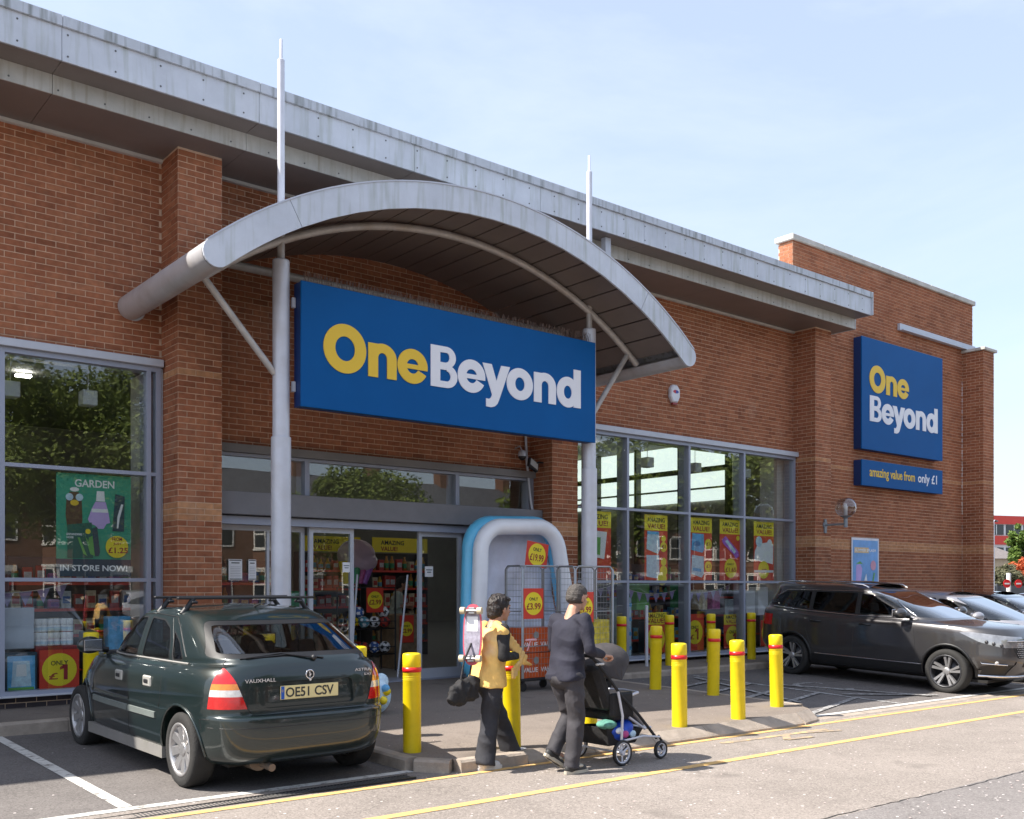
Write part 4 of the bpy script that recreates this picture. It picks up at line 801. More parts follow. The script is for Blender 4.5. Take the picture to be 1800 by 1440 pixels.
def cut(bm, lay, poly, axis, filt, reg):
    pr = (lambda v: (v.x, v.z)) if axis == 'y' else ((lambda v: (v.y, v.z)) if axis == 'x' else (lambda v: (v.x, v.y)))
    xs = [p[0] for p in poly]; ys = [p[1] for p in poly]; x0, x1, y0, y1 = min(xs)-.01, max(xs)+.01, min(ys)-.01, max(ys)+.01
    def near():
        out = []
        for f in bm.faces:
            if not filt(f): continue
            q = [pr(v.co) for v in f.verts]
            if max(a for a, b in q) < x0 or min(a for a, b in q) > x1 or max(b for a, b in q) < y0 or min(b for a, b in q) > y1: continue
            out.append(f)
        return out
    fs = near()
    for (a, b), (c, d) in zip(poly, poly[1:]+poly[:1]):
        if axis == 'y': co = (a, 0, b); no = Vector((d-b, 0, -(c-a)))
        elif axis == 'x': co = (0, a, b); no = Vector((0, d-b, -(c-a)))
        else: co = (a, b, 0); no = Vector((d-b, -(c-a), 0))
        if no.length < 1e-6: continue
        fs = near(); ex, ey = min(a, c)-.02, max(a, c)+.02; e2, e3 = min(b, d)-.02, max(b, d)+.02
        g = []
        for f in fs:
            q = [pr(v.co) for v in f.verts]
            if max(p for p, r in q) < ex or min(p for p, r in q) > ey or max(r for p, r in q) < e2 or min(r for p, r in q) > e3: continue
            g.append(f)
        ge = list({e for f in g for e in f.edges}); gv = list({v for f in g for v in f.verts})
        bmesh.ops.bisect_plane(bm, geom=gv+ge+g, plane_co=co, plane_no=no, dist=1e-5)
    n = 0
    for f in bm.faces:
        if filt(f) and inpoly(pr(f.calc_center_median()), poly): f[lay] = reg; n += 1
    return n
def wheel(r, wd, style, parent, x, y, side, z=None):
    """side +1: outer face towards +y"""
    T = Matrix.Translation((0, 0, 0)) @ Matrix.Rotation(-side*PI/2, 4, 'X'); h = wd/2; rr = r*.70 if style != 'suv' else r*.735
    mb = MB(); mb.lathe([(rr-.01, -h*.8), (rr+.012, -h), (r*.93, -h*.98), (r*.985, -h*.82), (r, -h*.6), (r, h*.6), (r*.985, h*.82), (r*.93, h*.98), (rr+.012, h), (rr-.01, h*.8)], 48, 0, T)
    for k in (-.45, -.15, .15, .45): pass
    wo = mb.build('wheel', 'tyre', parent); wo.location = (x, y, r if z is None else z)
    mb = MB(); mb.lathe([(rr, -h*.8), (rr-.02, -h*.7), (rr-.025, h*.55), (rr, h*.72), (rr+.006, h*.97), (rr-.010, h*1.0), (rr-.022, h*.88), (rr-.03, h*.5), (rr-.03, -h*.5), (.05, -h*.3)], 40, 0, T); mb.build('rim', 'alloyd' if style == 'suv' else 'alloy', wo)
    mb = MB(); mb.lathe([(.0, h*.05), (rr-.03, h*.02), (rr-.03, -.01)], 32, 0, T); mb.build('brake_disc', 'alloyd', wo)
    mb = MB()
    ns = {'astra': 8, 'suv': 5, 'plain': 5}[style]
    for i in range(ns*(2 if style == 'suv' else 1)):
        if style == 'suv': a = 2*PI*(i//2)/ns+(.17 if i % 2 else -.17)
        else: a = 2*PI*i/ns+.2
        w0, w1 = {'astra': (.033, .052), 'suv': (.018, .030), 'plain': (.03, .04)}[style]
        P = []
        for (rad, ww, zt, zb) in ((.04, w0, h*.62, h*.3), (rr*.55, (w0+w1)/2*.95, h*.74, h*.35), (rr-.012, w1, h*.88, h*.5)):
            P.append([(rad, -ww/1.0, zb), (rad, ww, zb), (rad, ww*.75, zt), (rad, -ww*.75, zt)])
        sk = .10 if style == 'suv' else 0
        Tm = T @ Matrix.Rotation(a, 4, 'Z'); vs = []
        for k, q in enumerate(P): vs += [Tm @ Vector((p[0], p[1]+sk*k*.3, p[2])) for p in q]
        mb.add(vs, [(4*k+j, 4*k+(j+1) % 4, 4*k+4+(j+1) % 4, 4*k+4+j) for k in range(2) for j in range(4)]+[(3, 2, 1, 0), (8, 9, 10, 11)])
    tag(mb.build('spoke', 'alloy', wo), kind='stuff')
    mb = MB(); mb.lathe([(.062, h*.3), (.062, h*.62), (.05, h*.72), (.028, h*.76), (0, h*.77)], 20, 0, T)
    for i in range(5): 
        a = 2*PI*i/5; mb.tube([T @ Vector((.045*math.cos(a), .045*math.sin(a), h*.6)), T @ Vector((.045*math.cos(a), .045*math.sin(a), h*.76))], .008, 6)
    mb.build('hub_cap', 'alloy', wo); return wo
def trace(bvh, pts, axis, r=.003, n=10, d0=None, lift=.0):
    """polyline in projection, dropped on the shell; returns tube points"""
    out = []
    for (a, b), (c, d) in zip(pts, pts[1:]):
        k = max(2, int(math.hypot(c-a, d-b)/.05))
        for i in range(k+1):
            if out and i == 0: continue
            p, q = a+(c-a)*i/k, b+(d-b)*i/k
            if axis[0] == 'y': s = 1 if axis[1] == '+' else -1; o = Vector((p, 3*s, q)); dr_ = Vector((0, -s, 0))
            elif axis[0] == 'x': s = 1 if axis[1] == '+' else -1; o = Vector((8*s, p, q)); dr_ = Vector((-s, 0, 0))
            else: o = Vector((p, q, 3)); dr_ = Vector((0, 0, -1))
            h = bvh.ray_cast(o, dr_)
            if h[0] is not None: out.append(h[0]-dr_*lift)
    return out
def finish_car(bm, lay, car, regs, body_mat):
    """regs: id -> (name, material, inset)"""
    for i in sorted(regs):
        fs = [f for f in bm.faces if f[lay] == i]
        if not fs: continue
        nm, m, ins = regs[i]
        g = bmesh.ops.duplicate(bm, geom=fs); b2 = bmesh.new()
        nf = [f for f in g['geom'] if isinstance(f, bmesh.types.BMFace)]; vm = {}
        for f in nf:
            vs = []
            for v in f.verts:
                if v not in vm: vm[v] = b2.verts.new(v.co)
                vs.append(vm[v])
            try: b2.faces.new(vs)
            except ValueError: pass
        bmesh.ops.delete(bm, geom=nf, context='FACES'); bmesh.ops.delete(bm, geom=fs, context='FACES')
        b2.normal_update()
        # connected pieces become separate parts
        seen = set(); k = 0
        b2.faces.ensure_lookup_table()
        for f0 in b2.faces:
            if f0 in seen: continue
            st = [f0]; seen.add(f0); comp = []
            while st:
                f = st.pop(); comp.append(f)
                for e in f.edges:
                    for q in e.link_faces:
                        if q not in seen: seen.add(q); st.append(q)
            if len(comp) < 3: continue
            mb = MB(); idx = {}; vs = []; fl = []
            for f in comp:
                t = []
                for v in f.verts:
                    if v not in idx: idx[v] = len(vs); vs.append(v.co-v.normal*ins)
                    t.append(idx[v])
                fl.append(t)
            mb.add(vs, fl, 0, True); o = mb.build(nm, m, car, fix=False)
            if ins:
                # return lip so the pane does not float
                bd = [e for e in {e for f in comp for e in f.edges} if sum(1 for q in e.link_faces if q in set(comp)) == 1]
                lb = MB()
                for e in bd: a, b = e.verts; lb.add([a.co, b.co, b.co-b.normal*ins, a.co-a.normal*ins], [(0, 1, 2, 3)], 0)
                if bd and 'lamp' not in nm: lb.build('seal', 'ctrim', o, fix=False)
        b2.free()
    bmesh.ops.delete(bm, geom=[v for v in bm.verts if not v.link_faces], context='VERTS')
    me = bpy.data.meshes.new('body'); 
    for f in bm.faces: f.smooth = True
    bm.to_mesh(me); bm.free(); me.materials.clear(); me.materials.append(body_mat); me.materials.append(mt['under'])
    # sharp creases
    me.set_sharp_from_angle(angle=math.radians(38)) if hasattr(me, 'set_sharp_from_angle') else None
    return link('body', me, car)
def shrink(poly, d):
    cx = sum(p[0] for p in poly)/len(poly); cy = sum(p[1] for p in poly)/len(poly); n = len(poly); out = []
    for i in range(n):
        a, b, c = Vector(poly[i-1]), Vector(poly[i]), Vector(poly[(i+1) % n]); e1 = (b-a).normalized(); e2 = (c-b).normalized()
        area = sum(poly[k][0]*poly[(k+1) % n][1]-poly[(k+1) % n][0]*poly[k][1] for k in range(n)); s = 1 if area > 0 else -1
        n1 = Vector((-e1.y, e1.x))*s; n2 = Vector((-e2.y, e2.x))*s; m = (n1+n2); L = m.length
        m = m/L if L > 1e-6 else n1; k = d/max(.4, m.dot(n1)); out.append((b.x+m.x*k, b.y+m.y*k))
    return out
def rc(P, r=.03, n=3):
    """round the corners of a polygon"""
    out = []; k = len(P)
    for i in range(k):
        a, b, c = Vector(P[i-1]), Vector(P[i]), Vector(P[(i+1) % k]); l1 = min(r, (a-b).length*.45); l2 = min(r, (c-b).length*.45); p = b+(a-b).normalized()*l1; q = b+(c-b).normalized()*l2
        for j in range(n+1): t = j/n; v = p*(1-t)**2+b*2*t*(1-t)+q*t*t; out.append((v.x, v.y))
    return out
def seats(car, xs_, zb=.35, w_=.62, top=1.12, m='seat'):
    for x in xs_:
        for y in ((-.36, .36) if x > .9 else (-.40, .0, .40)):
            mb = MB(); T = Matrix.Translation((x, y, zb)) @ Matrix.Rotation(-.22, 4, 'Y'); hw = .24 if x > .9 else .195
            mb.bev(-.06, .06, -hw, hw, 0, top-zb-.16, .04, 0, T); mb.bev(-.04, .04, -.12, .12, top-zb-.14, top-zb+.03, .03, 0, T); mb.bev(0, .5, -hw, hw, -.04, .1, .04); 
            for k in range(-24, 0): mb.v[k] = (mb.v[k][0]+x, mb.v[k][1]+y, mb.v[k][2]+zb)
            mb.build('seat', m, car)
# ---------------- green hatchback
def hatchback():
    car = empty('hatchback_car', label='dark green five door hatchback with black roof bars parked tail out', cat='car')
    zs = [(-.6, .905), (.5, .875), (1.6, .865), (2.6, .80), (3.3, .66)]; zb = [(-.6, .975), (-.3, .965), (.5, .935), (1.5, .925), (2.2, .93), (2.7, .865), (3.2, .755)]; zg = [(-.6, 1.00), (0, .985), (1.5, .955), (2.4, .975)]
    rings = [(3.15, -.42, .66, .20, 3, 4, 0), (3.28, -.55, .780, .215, 3, 4.6, 0), (3.34, -.640, .822, .26, 3, 5, 0), (3.39, -.690, .845, .34, 3, 5, 0), (3.41, -.708, .854, .45, 3, 5.2, 0),
             (3.40, -.704, .857, .575, 3, 5.4, 0), (3.395, -.694, .857, .600, 3, 5.4, 0), (3.37, -.632, .853, .615, 3, 6.2, 0), (3.34, -.627, .854, .68, 3, 6.2, 0), (3.28, -.616, .850, [(-.6, .82), (2.6, .75), (3.3, .62)], 3, 6.2, 0),
             (3.21, -.604, .838, zs, 3, 6.0, .0), (3.10, -.580, .802, zb, 3, 5.6, .012), (2.36, -.565, .745, zg, 3.2, 5.4, .012),
             (2.26, -.525, .737, [(-.5, 1.04), (2.3, 1.01)], 3.4, 5.6, .008), (2.02, -.330, .708, [(-.5, 1.135), (2.1, 1.13)], 3.8, 5.8, .005), (1.72, -.060, .665, [(-.1, 1.265), (1.8, 1.27)], 4, 6, .005),
             (1.53, .110, .625, [(.0, 1.340), (.8, 1.365), (1.6, 1.35)], 4, 6, .008), (1.44, .200, .595, [(.1, 1.368), (.8, 1.402), (1.5, 1.375)], 4, 6, .01), (1.30, .30, .53, [(.2, 1.390), (.8, 1.424), (1.4, 1.40)], 4, 6, .012), (1.05, .45, .34, [(.3, 1.412), (.8, 1.438), (1.2, 1.425)], 3, 4, .010), (.8, .6, .12, 1.447, 2, 2, .002)]
    bm = carshell(rings, 1.1); bvh = BVHTree.FromBMesh(bm)
    bm = bool_arches(bm, [(0, .315, .345, .60), (2.606, .315, .345, .60)]); lay = bm.faces.layers.int.new('reg')
    side = lambda f: abs(f.normal.y) > .45 and abs(f.calc_center_median().y) > .5 and f.material_index == 0
    rear = lambda f: f.normal.x < -.10 and f.calc_center_median().x < .45 and f.material_index == 0
    front = lambda f: f.normal.x > .1 and f.calc_center_median().x > 1.2 and f.material_index == 0
    W = [[(2.13, .990), (1.25, .972), (1.20, 1.00), (1.18, 1.338), (1.45, 1.328), (1.72, 1.235)], [(1.09, .972), (.45, .985), (.50, 1.13), (.61, 1.26), (.78, 1.322), (1.09, 1.338)], [(.405, .987), (.20, .993), (.17, 1.02), (.32, 1.15), (.51, 1.245), (.455, 1.14)]]
    for P in W: cut(bm, lay, rc(P, .03), 'y', side, 2)
    for P in W: cut(bm, lay, rc(shrink(P, .014), .025), 'y', side, 1)
    HG = [(-.700, 1.045), (.700, 1.045), (.655, 1.14), (.59, 1.29), (.55, 1.325), (-.55, 1.325), (-.59, 1.29), (-.655, 1.14)]; cut(bm, lay, rc(HG, .04), 'x', rear, 4)
    cut(bm, lay, rc(shrink(HG, .035), .04), 'x', rear, 3)
    WS = [(-.69, 1.03), (.69, 1.03), (.56, 1.315), (-.56, 1.315)]; cut(bm, lay, rc(WS, .04), 'x', front, 5)
    g_ = [f for f in bm.faces if f.calc_center_median().x < -.2 and f.material_index == 0]; bmesh.ops.bisect_plane(bm, geom=list({v for f in g_ for v in f.verts})+list({e for f in g_ for e in f.edges})+g_, plane_co=(-.334, 0, 0), plane_no=(1, 0, .12))
    for sg in (-1, 1):
        LP = [(sg*y, z) for y, z in [(.540, .665), (.92, .665), (.92, .80), (.860, .92), (.82, .975), (.74, .992), (.665, .985), (.615, .88)]]
        tl = lambda f: f.calc_center_median().x+.12*f.calc_center_median().z < -.334 and f.material_index == 0 and f.normal.z < .8
        cut(bm, lay, LP, 'x', tl, 6); 
        for z0, z1, rg in ((.760, .812, 8), (.812, .858, 7)):
            def fz(f, sg=sg): return f[lay] in (6, 7, 8) and f.calc_center_median().y*sg > 0
            cut(bm, lay, [(sg*.5, z0), (sg*.95, z0), (sg*.95, z1), (sg*.5, z1)], 'x', fz, rg)
    HL = [(2.98, .60), (3.45, .56), (3.45, .68), (3.10, .72)]; 
    hl = lambda f: abs(f.calc_center_median().y) > .38 and f.calc_center_median().x > 2.9 and f.material_index == 0
    cut(bm, lay, HL, 'y', hl, 9)
    PR = [(-.40, .66), (.40, .66), (.385, .86), (-.385, .86)]
    fs0 = None; cut(bm, lay, rc(PR, .03), 'x', rear, 10)
    paintm = paint('green_paint', (.006, .015, .0145), .34, .2)
    pl_f = [f for f in bm.faces if f[lay] == 10]
    ex = bmesh.ops.extrude_face_region(bm, geom=pl_f); vs = [v for v in ex['geom'] if isinstance(v, bmesh.types.BMVert)]; bmesh.ops.delete(bm, geom=pl_f, context='FACES_ONLY'); bmesh.ops.translate(bm, vec=(.022, 0, 0), verts=vs)
    for f in bm.faces:
        if f[lay] == 10: f[lay] = 0
    for f in [g for g in ex['geom'] if isinstance(g, bmesh.types.BMFace)]: f[lay] = 0
    regs = {1: ('window', 'cglass', .006), 2: ('window_surround', 'ctrim', 0), 3: ('rear_window', 'wglass', .004), 4: ('rear_window_border', 'ctrim', .002), 5: ('windscreen', 'wglass', .004), 6: ('tail_light_lamp', 'lred', -.004), 7: ('indicator_lamp', 'lamb', -.004), 8: ('reversing_lamp', 'lwht', -.004), 9: ('headlight_lamp', 'lwht', 0)}
    body = finish_car(bm, lay, car, regs, paintm)
    def seam(paths, r=.0035, m='ctrim', name='seam', lift=-.001):
        mb = MB()
        for ax, P in paths:
            t = trace(bvh, P, ax, lift=lift)
            if len(t) > 1: mb.tube(t, r, 5, caps=False)
        if mb.f: return mb.build(name, m, car, fix=False)
    for sg in ('+', '-'):
        seam([('y'+sg, [(1.15, 1.35), (1.145, .95), (1.10, .5), (1.12, .30)])]); seam([('y'+sg, [(.62, 1.33), (.46, 1.15), (.36, .98), (.36, .70), (.42, .56)]), ]); seam([('y'+sg, [(2.15, .98), (2.17, .6), (2.15, .30), (.48, .30)])])
        seam([('y'+sg, [(-.44, .585), (-.33, .58), (-.345, .50)])]); seam([('y'+sg, [(2.14, .975), (1.8, 1.215), (1.5, 1.345), (1.0, 1.362), (.55, 1.345), (.42, 1.27), (.12, 1.03)])], .006, 'ctrim', 'gutter_seal')
        seam([('y'+sg, [(2.1, .972), (.04, .982)])], .009, M('belt_trim', (.30, .29, .27), .5, .2), 'waist_trim', .002)
    seam([('x-', [(-.62, 1.03), (-.655, .985), (-.60, .86), (-.535, .665), (-.50, .625), (.50, .625), (.535, .665), (.60, .86), (.655, .985), (.62, 1.03)])], .004, 'ctrim', 'tailgate_seam')
    seam([('x-', [(-.82, .52), (.82, .52)])], .004, 'ctrim', 'bumper_crease')
    # door mouldings, sills, handles
    for sg in (-1, 1):
        for a, b in ((.46, 1.09), (1.12, 2.13)):
            t = trace(bvh, [(a, .535), (b, .535)], 'y'+('+' if sg > 0 else '-')); mb = MB(); n = len(t)
            vs = []
            for p in t: vs += [p+Vector((0, -sg*.004, -.03)), p+Vector((0, sg*.012, -.024)), p+Vector((0, sg*.012, .024)), p+Vector((0, -sg*.004, .03))]
            mb.add(vs, [(4*i+k, 4*i+(k+1) % 4, 4*i+4+(k+1) % 4, 4*i+4+k) for i in range(n-1) for k in range(4)]+[(0, 1, 2, 3), (4*n-4, 4*n-3, 4*n-2, 4*n-1)]); mb.build('door_moulding', M('moulding_green', (.16, .18, .17), .45, .1), car)
        mb = MB(); mb.prism([(.34, .19), (2.25, .19), (2.25, .285), (.34, .285)], sg*.80, sg*.845); mb.build('side_skirt', M('dirty_grey', (.20, .19, .18), .7, dirt=.4), car)
        for x in (.60, 1.30):
            t = trace(bvh, [(x, .80), (x+.14, .80)], 'y'+('+' if sg > 0 else '-')); c = t[len(t)//2]
            mb = MB(); mb.bev(x-.02, x+.15, c.y-.012, c.y+.012, .755, .850, .02); mb.build('door_handle', M('handle_grey', (.38, .37, .34), .5, .2), car); mb = MB(); mb.bev(x+.02, x+.11, c.y+sg*.008, c.y+sg*.02, .785, .82, .006); mb.build('handle_recess', 'black', car)
        # mirror
        mb = MB(); T = Matrix.Translation((2.03, sg*.90, 1.04)) @ Matrix.Rotation(sg*.12, 4, 'Z'); mb.ball((0, 0, 0), 1, 18, 0, (.075, .12, .082), T); mb.build('mirror', 'ctrim' if 0 else paintm, car)
        mb = MB(); mb.bev(-.078, -.07, -.095, .095, -.062, .062, .004, 0, T); mb.build('mirror_rim', 'ctrim', car); mb = MB(); mb.bev(-.082, -.078, -.085, .085, -.053, .053, .003, 0, T); mb.build('mirror_glass', 'chrome', car)
        mb = MB(); mb.tube([(2.07, sg*.72, .985), (2.05, sg*.86, 1.01)], .028, 8); mb.build('mirror_arm', 'ctrim', car)
        # roof bars feet
    for x in (.53, 1.06):
        mb = MB(); mb.bev(x-.018, x+.018, -.655, .645, 1.492, 1.516, .006); br = mb.build('roof_bar', 'black', car)
        for sg in (-1, 1): mb = MB(); mb.tube([(x, sg*.50, 1.50), (x+.0, sg*.545, 1.44), (x, sg*.60, 1.365)], [.024, .022, .03], 8); mb.bev(x-.035, x+.035, sg*.50-.03, sg*.50+.03, 1.455, 1.482, .01); mb.build('roof_bar_foot', 'black', br)
    mb = MB(); mb.tube([(.40, 0, 1.40), (.38, 0, 1.435), (.26, 0, 1.46)], [.016, .012, .003], 8); mb.build('aerial', 'black', car)
    # rear wiper
    pth = [Vector((-.535, .06, 1.035))+Vector((0, 0, 0)), Vector((-.53, -.10, 1.05)), Vector((-.515, .42, 1.065))]
    t = trace(bvh, [(-.06, 1.035), (.20, 1.075), (.50, 1.050)], 'x-', lift=.02); mb = MB(); mb.tube(t, .009, 6); mb.ball((t[0].x, t[0].y, t[0].z), .024, 10); mb.build('wiper', 'black', car)
    t = trace(bvh, [(-.15, 1.030), (.10, 1.066), (.54, 1.045)], 'x-', lift=.010); mb = MB(); mb.tube(t, .006, 6); mb.build('wiper_blade', 'black', car)
    # plate, badges
    def rearpt(y, z): h = bvh.ray_cast(Vector((-3, y, z)), Vector((1, 0, 0))); return h[0].x if h[0] else -.6
    px = rearpt(0, .77)+.022-.006
    pl = MB(); pl.bev(px-.006, px+.003, -.26, .26, .715, .825, .003); plo = pl.build('number_plate', 'plate', car)
    RX = Matrix.Rotation(-PI/2, 4, 'Z')
    def rtext(body, y0, y1, z, size, m, x, off=.01, name='lettering'):
        o = text(body, size, m, car, 0, 0, 0, off=off, ext=.0006 if off > .01 else .0025, name=name); xs_ = [v.co.x for v in o.data.vertices]; a, b = min(xs_), max(xs_); s = (y1-y0)/(b-a); o.data.transform(Matrix.Translation((-a*s, 0, 0)) @ Matrix.Diagonal((s, 1, 1, 1))); o.data.transform(RX); o.location = (x, -y0 if 0 else y1*1.0, z)
        return o
    # seen from behind, left to right is from +y to -y
    rtext('OE51 CSV', -.215, .215, .735, .105, 'pink', px-.0075, .018)
    mb = MB(); mb.box(px-.0072, px-.0062, .226, .255, .719, .821); mb.build('plate_band', M('plate_blue', (.01, .09, .42), .4), car)
    mb = MB()
    for i in range(12): a = 2*PI*i/12; mb.box(px-.0080, px-.0074, .2435+.006*math.cos(a)-.0012, .2435+.006*math.cos(a)+.0012, .785+.008*math.sin(a)-.0016, .785+.008*math.sin(a)+.0016)
    tag(mb.build('plate_star', 'signyel', car), kind='stuff')
    xx = rearpt(0, .91); mb = MB(); T = Matrix.Translation((xx-.003, 0, .905)) @ Matrix.Rotation(-PI/2, 4, 'Y'); mb.lathe([(.036, -.004), (.040, .004), (.036, .008), (.030, .006)], 28, 0, T); mb.lathe([(.030, .002), (0, .003)], 24, 1, T)
    mb.prism([(-.022, .008), (-.005, .012), (.004, .004), (.02, .006), (.024, -.006), (.006, -.004), (-.004, -.014), (-.01, -.002)], 0, .004, 'xy', 0, Matrix.Translation((xx-.006, 0, .905)) @ Matrix.Rotation(-PI/2, 4, 'Y') @ Matrix.Rotation(.3, 4, 'Z')); mb.build('badge', ['chrome', 'ctrim'], car)
    mb = MB(); mb.cyl((rearpt(0, .85)-.004, 0, .862), .010, .008, 12, ax='x'); mb.build('lock', 'chrome', car)
    rtext('VAUXHALL', .30, .56, .865, .040, 'chrome', min(rearpt(.3+.03*i_, .88) for i_ in range(9))-.004, .006, 'badge'); rtext('ASTRA', -.575, -.42, .905, .034, 'chrome', min(rearpt(-.42-.02*i_, .91) for i_ in range(8))-.004, .006, 'badge'); rtext('SXI', -.575, -.51, .868, .026, 'chrome', min(rearpt(-.5-.01*i_, .88) for i_ in range(8))-.004, .006, 'badge')
    # exhaust, tow eye, interior
    mb = MB(); mb.tube([(-.1, .38, .24), (-.48, .38, .235)], .085, 14); mb.tube([(-.45, .36, .215), (-.67, .36, .20)], .030, 12); mb.build('exhaust', 'exh', car)
    mb = MB(); mb.box(-.40, 3.0, -.60, .60, .19, .22); mb.build('underbody', 'under', car)
    mb = MB(); mb.box(-.45, 2.3, -.74, .74, .45, .50); mb.box(-.46, .1, -.66, .66, .94, .955); mb.box(2.0, 2.3, -.66, .66, .5, .97); mb.build('cabin_floor', 'seat', car)
    seats(car, (.42, 1.35)); mb = MB(); Tm = Matrix.Translation((1.83, -.36, .92)) @ Matrix.Rotation(-1.1, 4, 'Y'); n = 24; mb.tube([Tm @ Vector((.18*math.cos(2*PI*i/n), .18*math.sin(2*PI*i/n), 0)) for i in range(n+1)], .014, 8, caps=False); mb.build('steering_wheel', 'seat', car)
    for x in (0, 2.606):
        for sg in (-1, 1): wheel(.302, .19, 'astra', car, x, sg*.742, sg)
    # arch lips
    for x in (0, 2.606):
        for sg in ('+', '-'):
            P = [(x+.349*math.cos(a), .315+.349*math.sin(a)) for a in [PI*i/16*1.05-.08 for i in range(17)]]; seam([('y'+sg, P)], .012, paintm, 'arch_lip', .002)
    return car
hb = hatchback(); hb.location = (3.83, 7.86, gz(3.8, 7.86)+.002); hb.rotation_euler = (0, -.005, PI/2+.012)
# ---------------- suv and other right-hand cars
def estate(kind, label, paintm, group=None):
    car = empty('estate_car' if kind == 'suv' else 'parked_car', label=label, cat='car', group=group)
    if kind == 'suv':
        WB, wr, wd, tr = 2.84, .345, .225, .80
        rings = [(3.45, -.62, .74, .24, 3, 3, 0), (3.60, -.76, .86, .25, 3, 3.2, 0), (3.68, -.83, .895, .30, 3.1, 3.4, 0), (3.73, -.865, .912, .40, 3.2, 3.6, 0), (3.755, -.875, .92, .55, 4.6, 5, 0), (3.75, -.88, .922, .70, 4.6, 5, 0), (3.74, -.875, .918, [(-.8, .90), (3.7, .88)], 4.5, 5, 0),
                 (3.69, -.86, .912, [(-.8, 1.03), (1, 1.0), (2.5, .99), (3.6, .965)], 4.4, 5, 0), (3.60, -.845, .885, [(-.8, 1.13), (1, 1.075), (2.3, 1.07), (3, 1.055), (3.6, 1.02)], 4.2, 5, .03), (2.74, -.81, .815, [(-.8, 1.18), (1, 1.115), (2.7, 1.10)], 3.6, 5, .02),
                 (2.62, -.80, .805, [(-.8, 1.20), (2.6, 1.14)], 3.8, 5, .01), (2.25, -.76, .778, [(-.8, 1.31), (2.2, 1.28)], 4, 5, .008), (1.84, -.70, .742, [(-.8, 1.44), (1.8, 1.42)], 4.2, 4.6, .008), (1.50, -.63, .70, [(-.8, 1.545), (.8, 1.565), (1.6, 1.53)], 4.4, 5, .01), (1.36, -.58, .655, [(-.7, 1.575), (.8, 1.605), (1.5, 1.56)], 4.4, 5, .012),
                 (1.15, -.48, .57, [(-.6, 1.595), (.8, 1.625), (1.3, 1.585)], 4, 5, .012), (.8, -.2, .35, [(-.4, 1.62), (.6, 1.64)], 3, 4, .01), (.5, .1, .12, 1.652, 2, 2, .002)]
        W = [[(2.26, 1.160), (1.28, 1.135), (1.26, 1.17), (1.25, 1.505), (1.50, 1.495), (1.80, 1.39)], [(1.20, 1.135), (.36, 1.165), (.34, 1.20), (.36, 1.50), (1.20, 1.512)], [(.29, 1.168), (-.50, 1.215), (-.56, 1.24), (-.44, 1.40), (-.26, 1.485), (.30, 1.502)]]
        WS = [(-.76, 1.15), (.76, 1.15), (.64, 1.535), (-.64, 1.535)]; HG = [(-.70, 1.25), (.70, 1.25), (.60, 1.53), (-.60, 1.53)]
    else:
        WB, wr, wd, tr = 2.70, .32, .20, .76
        rings = [(3.3, -.55, .70, .20, 3, 3, 0), (3.45, -.68, .80, .21, 3, 3.2, 0), (3.56, -.76, .86, .30, 3, 3.4, 0), (3.60, -.79, .885, .45, 3, 3.5, 0), (3.60, -.79, .89, .60, 3, 3.6, 0), (3.55, -.78, .885, [(-.7, .82), (3.5, .72)], 3, 3.7, 0),
                 (3.45, -.75, .865, [(-.7, .95), (1, .93), (2.5, .88), (3.4, .76)], 2.8, 3.8, 0), (3.30, -.72, .83, [(-.7, 1.03), (1, .99), (2.4, .96), (3.3, .82)], 2.6, 3.8, .02), (2.75, -.66, .765, [(-.7, 1.07), (1, 1.02), (2.7, .98)], 3, 4, .012),
                 (2.62, -.64, .755, [(-.7, 1.09), (2.6, 1.03)], 3.2, 4, .01), (2.20, -.56, .72, [(-.6, 1.20), (2.2, 1.19)], 3.6, 4.3, .008), (1.72, -.42, .67, [(-.5, 1.34), (1.8, 1.36)], 3.8, 4.5, .008), (1.42, -.30, .62, [(-.4, 1.43), (.6, 1.465), (1.5, 1.44)], 3.8, 4.5, .012),
                 (1.20, -.2, .54, [(-.3, 1.455), (.6, 1.492), (1.3, 1.465)], 3.6, 4.5, .012), (.9, .05, .32, [(-.1, 1.485), (.6, 1.51)], 3, 4, .01), (.6, .3, .1, 1.522, 2, 2, .002)]
        W = [[(2.35, 1.045), (1.22, 1.03), (1.20, 1.40), (1.45, 1.385), (1.85, 1.27)], [(1.16, 1.03), (.25, 1.055), (.28, 1.30), (.40, 1.38), (1.15, 1.41)], [(.20, 1.06), (-.28, 1.09), (-.15, 1.22), (.22, 1.33)]]
        WS = [(-.72, 1.06), (.72, 1.06), (.58, 1.42), (-.58, 1.42)]; HG = [(-.64, 1.12), (.64, 1.12), (.54, 1.40), (-.54, 1.40)]
    bm = carshell(rings, 1.3, N=200, sub=3); bvh = BVHTree.FromBMesh(bm); ra = wr*1.12
    bm = bool_arches(bm, [(0, wr+.01, ra, tr-wd*.85), (WB, wr+.01, ra, tr-wd*.85)]); lay = bm.faces.layers.int.new('reg')
    side = lambda f: abs(f.normal.y) > .45 and abs(f.calc_center_median().y) > .5 and f.material_index == 0
    rear = lambda f: f.normal.x < -.10 and f.calc_center_median().x < .3 and f.material_index == 0
    front = lambda f: f.normal.x > .1 and f.calc_center_median().x > 1.2 and f.material_index == 0
    if kind == 'suv': cut(bm, lay, rc([(2.28, 1.152), (1.25, 1.128), (.3, 1.158), (-.52, 1.208), (-.60, 1.24), (-.46, 1.41), (-.26, 1.495), (.3, 1.512), (1.2, 1.522), (1.50, 1.505), (1.84, 1.40)], .02), 'y', side, 2)
    for i, P in enumerate(W): cut(bm, lay, rc(P, .03), 'y', side, 2)
    for i, P in enumerate(W): cut(bm, lay, rc(shrink(P, .014), .025), 'y', side, 1 if i == 0 else 11)
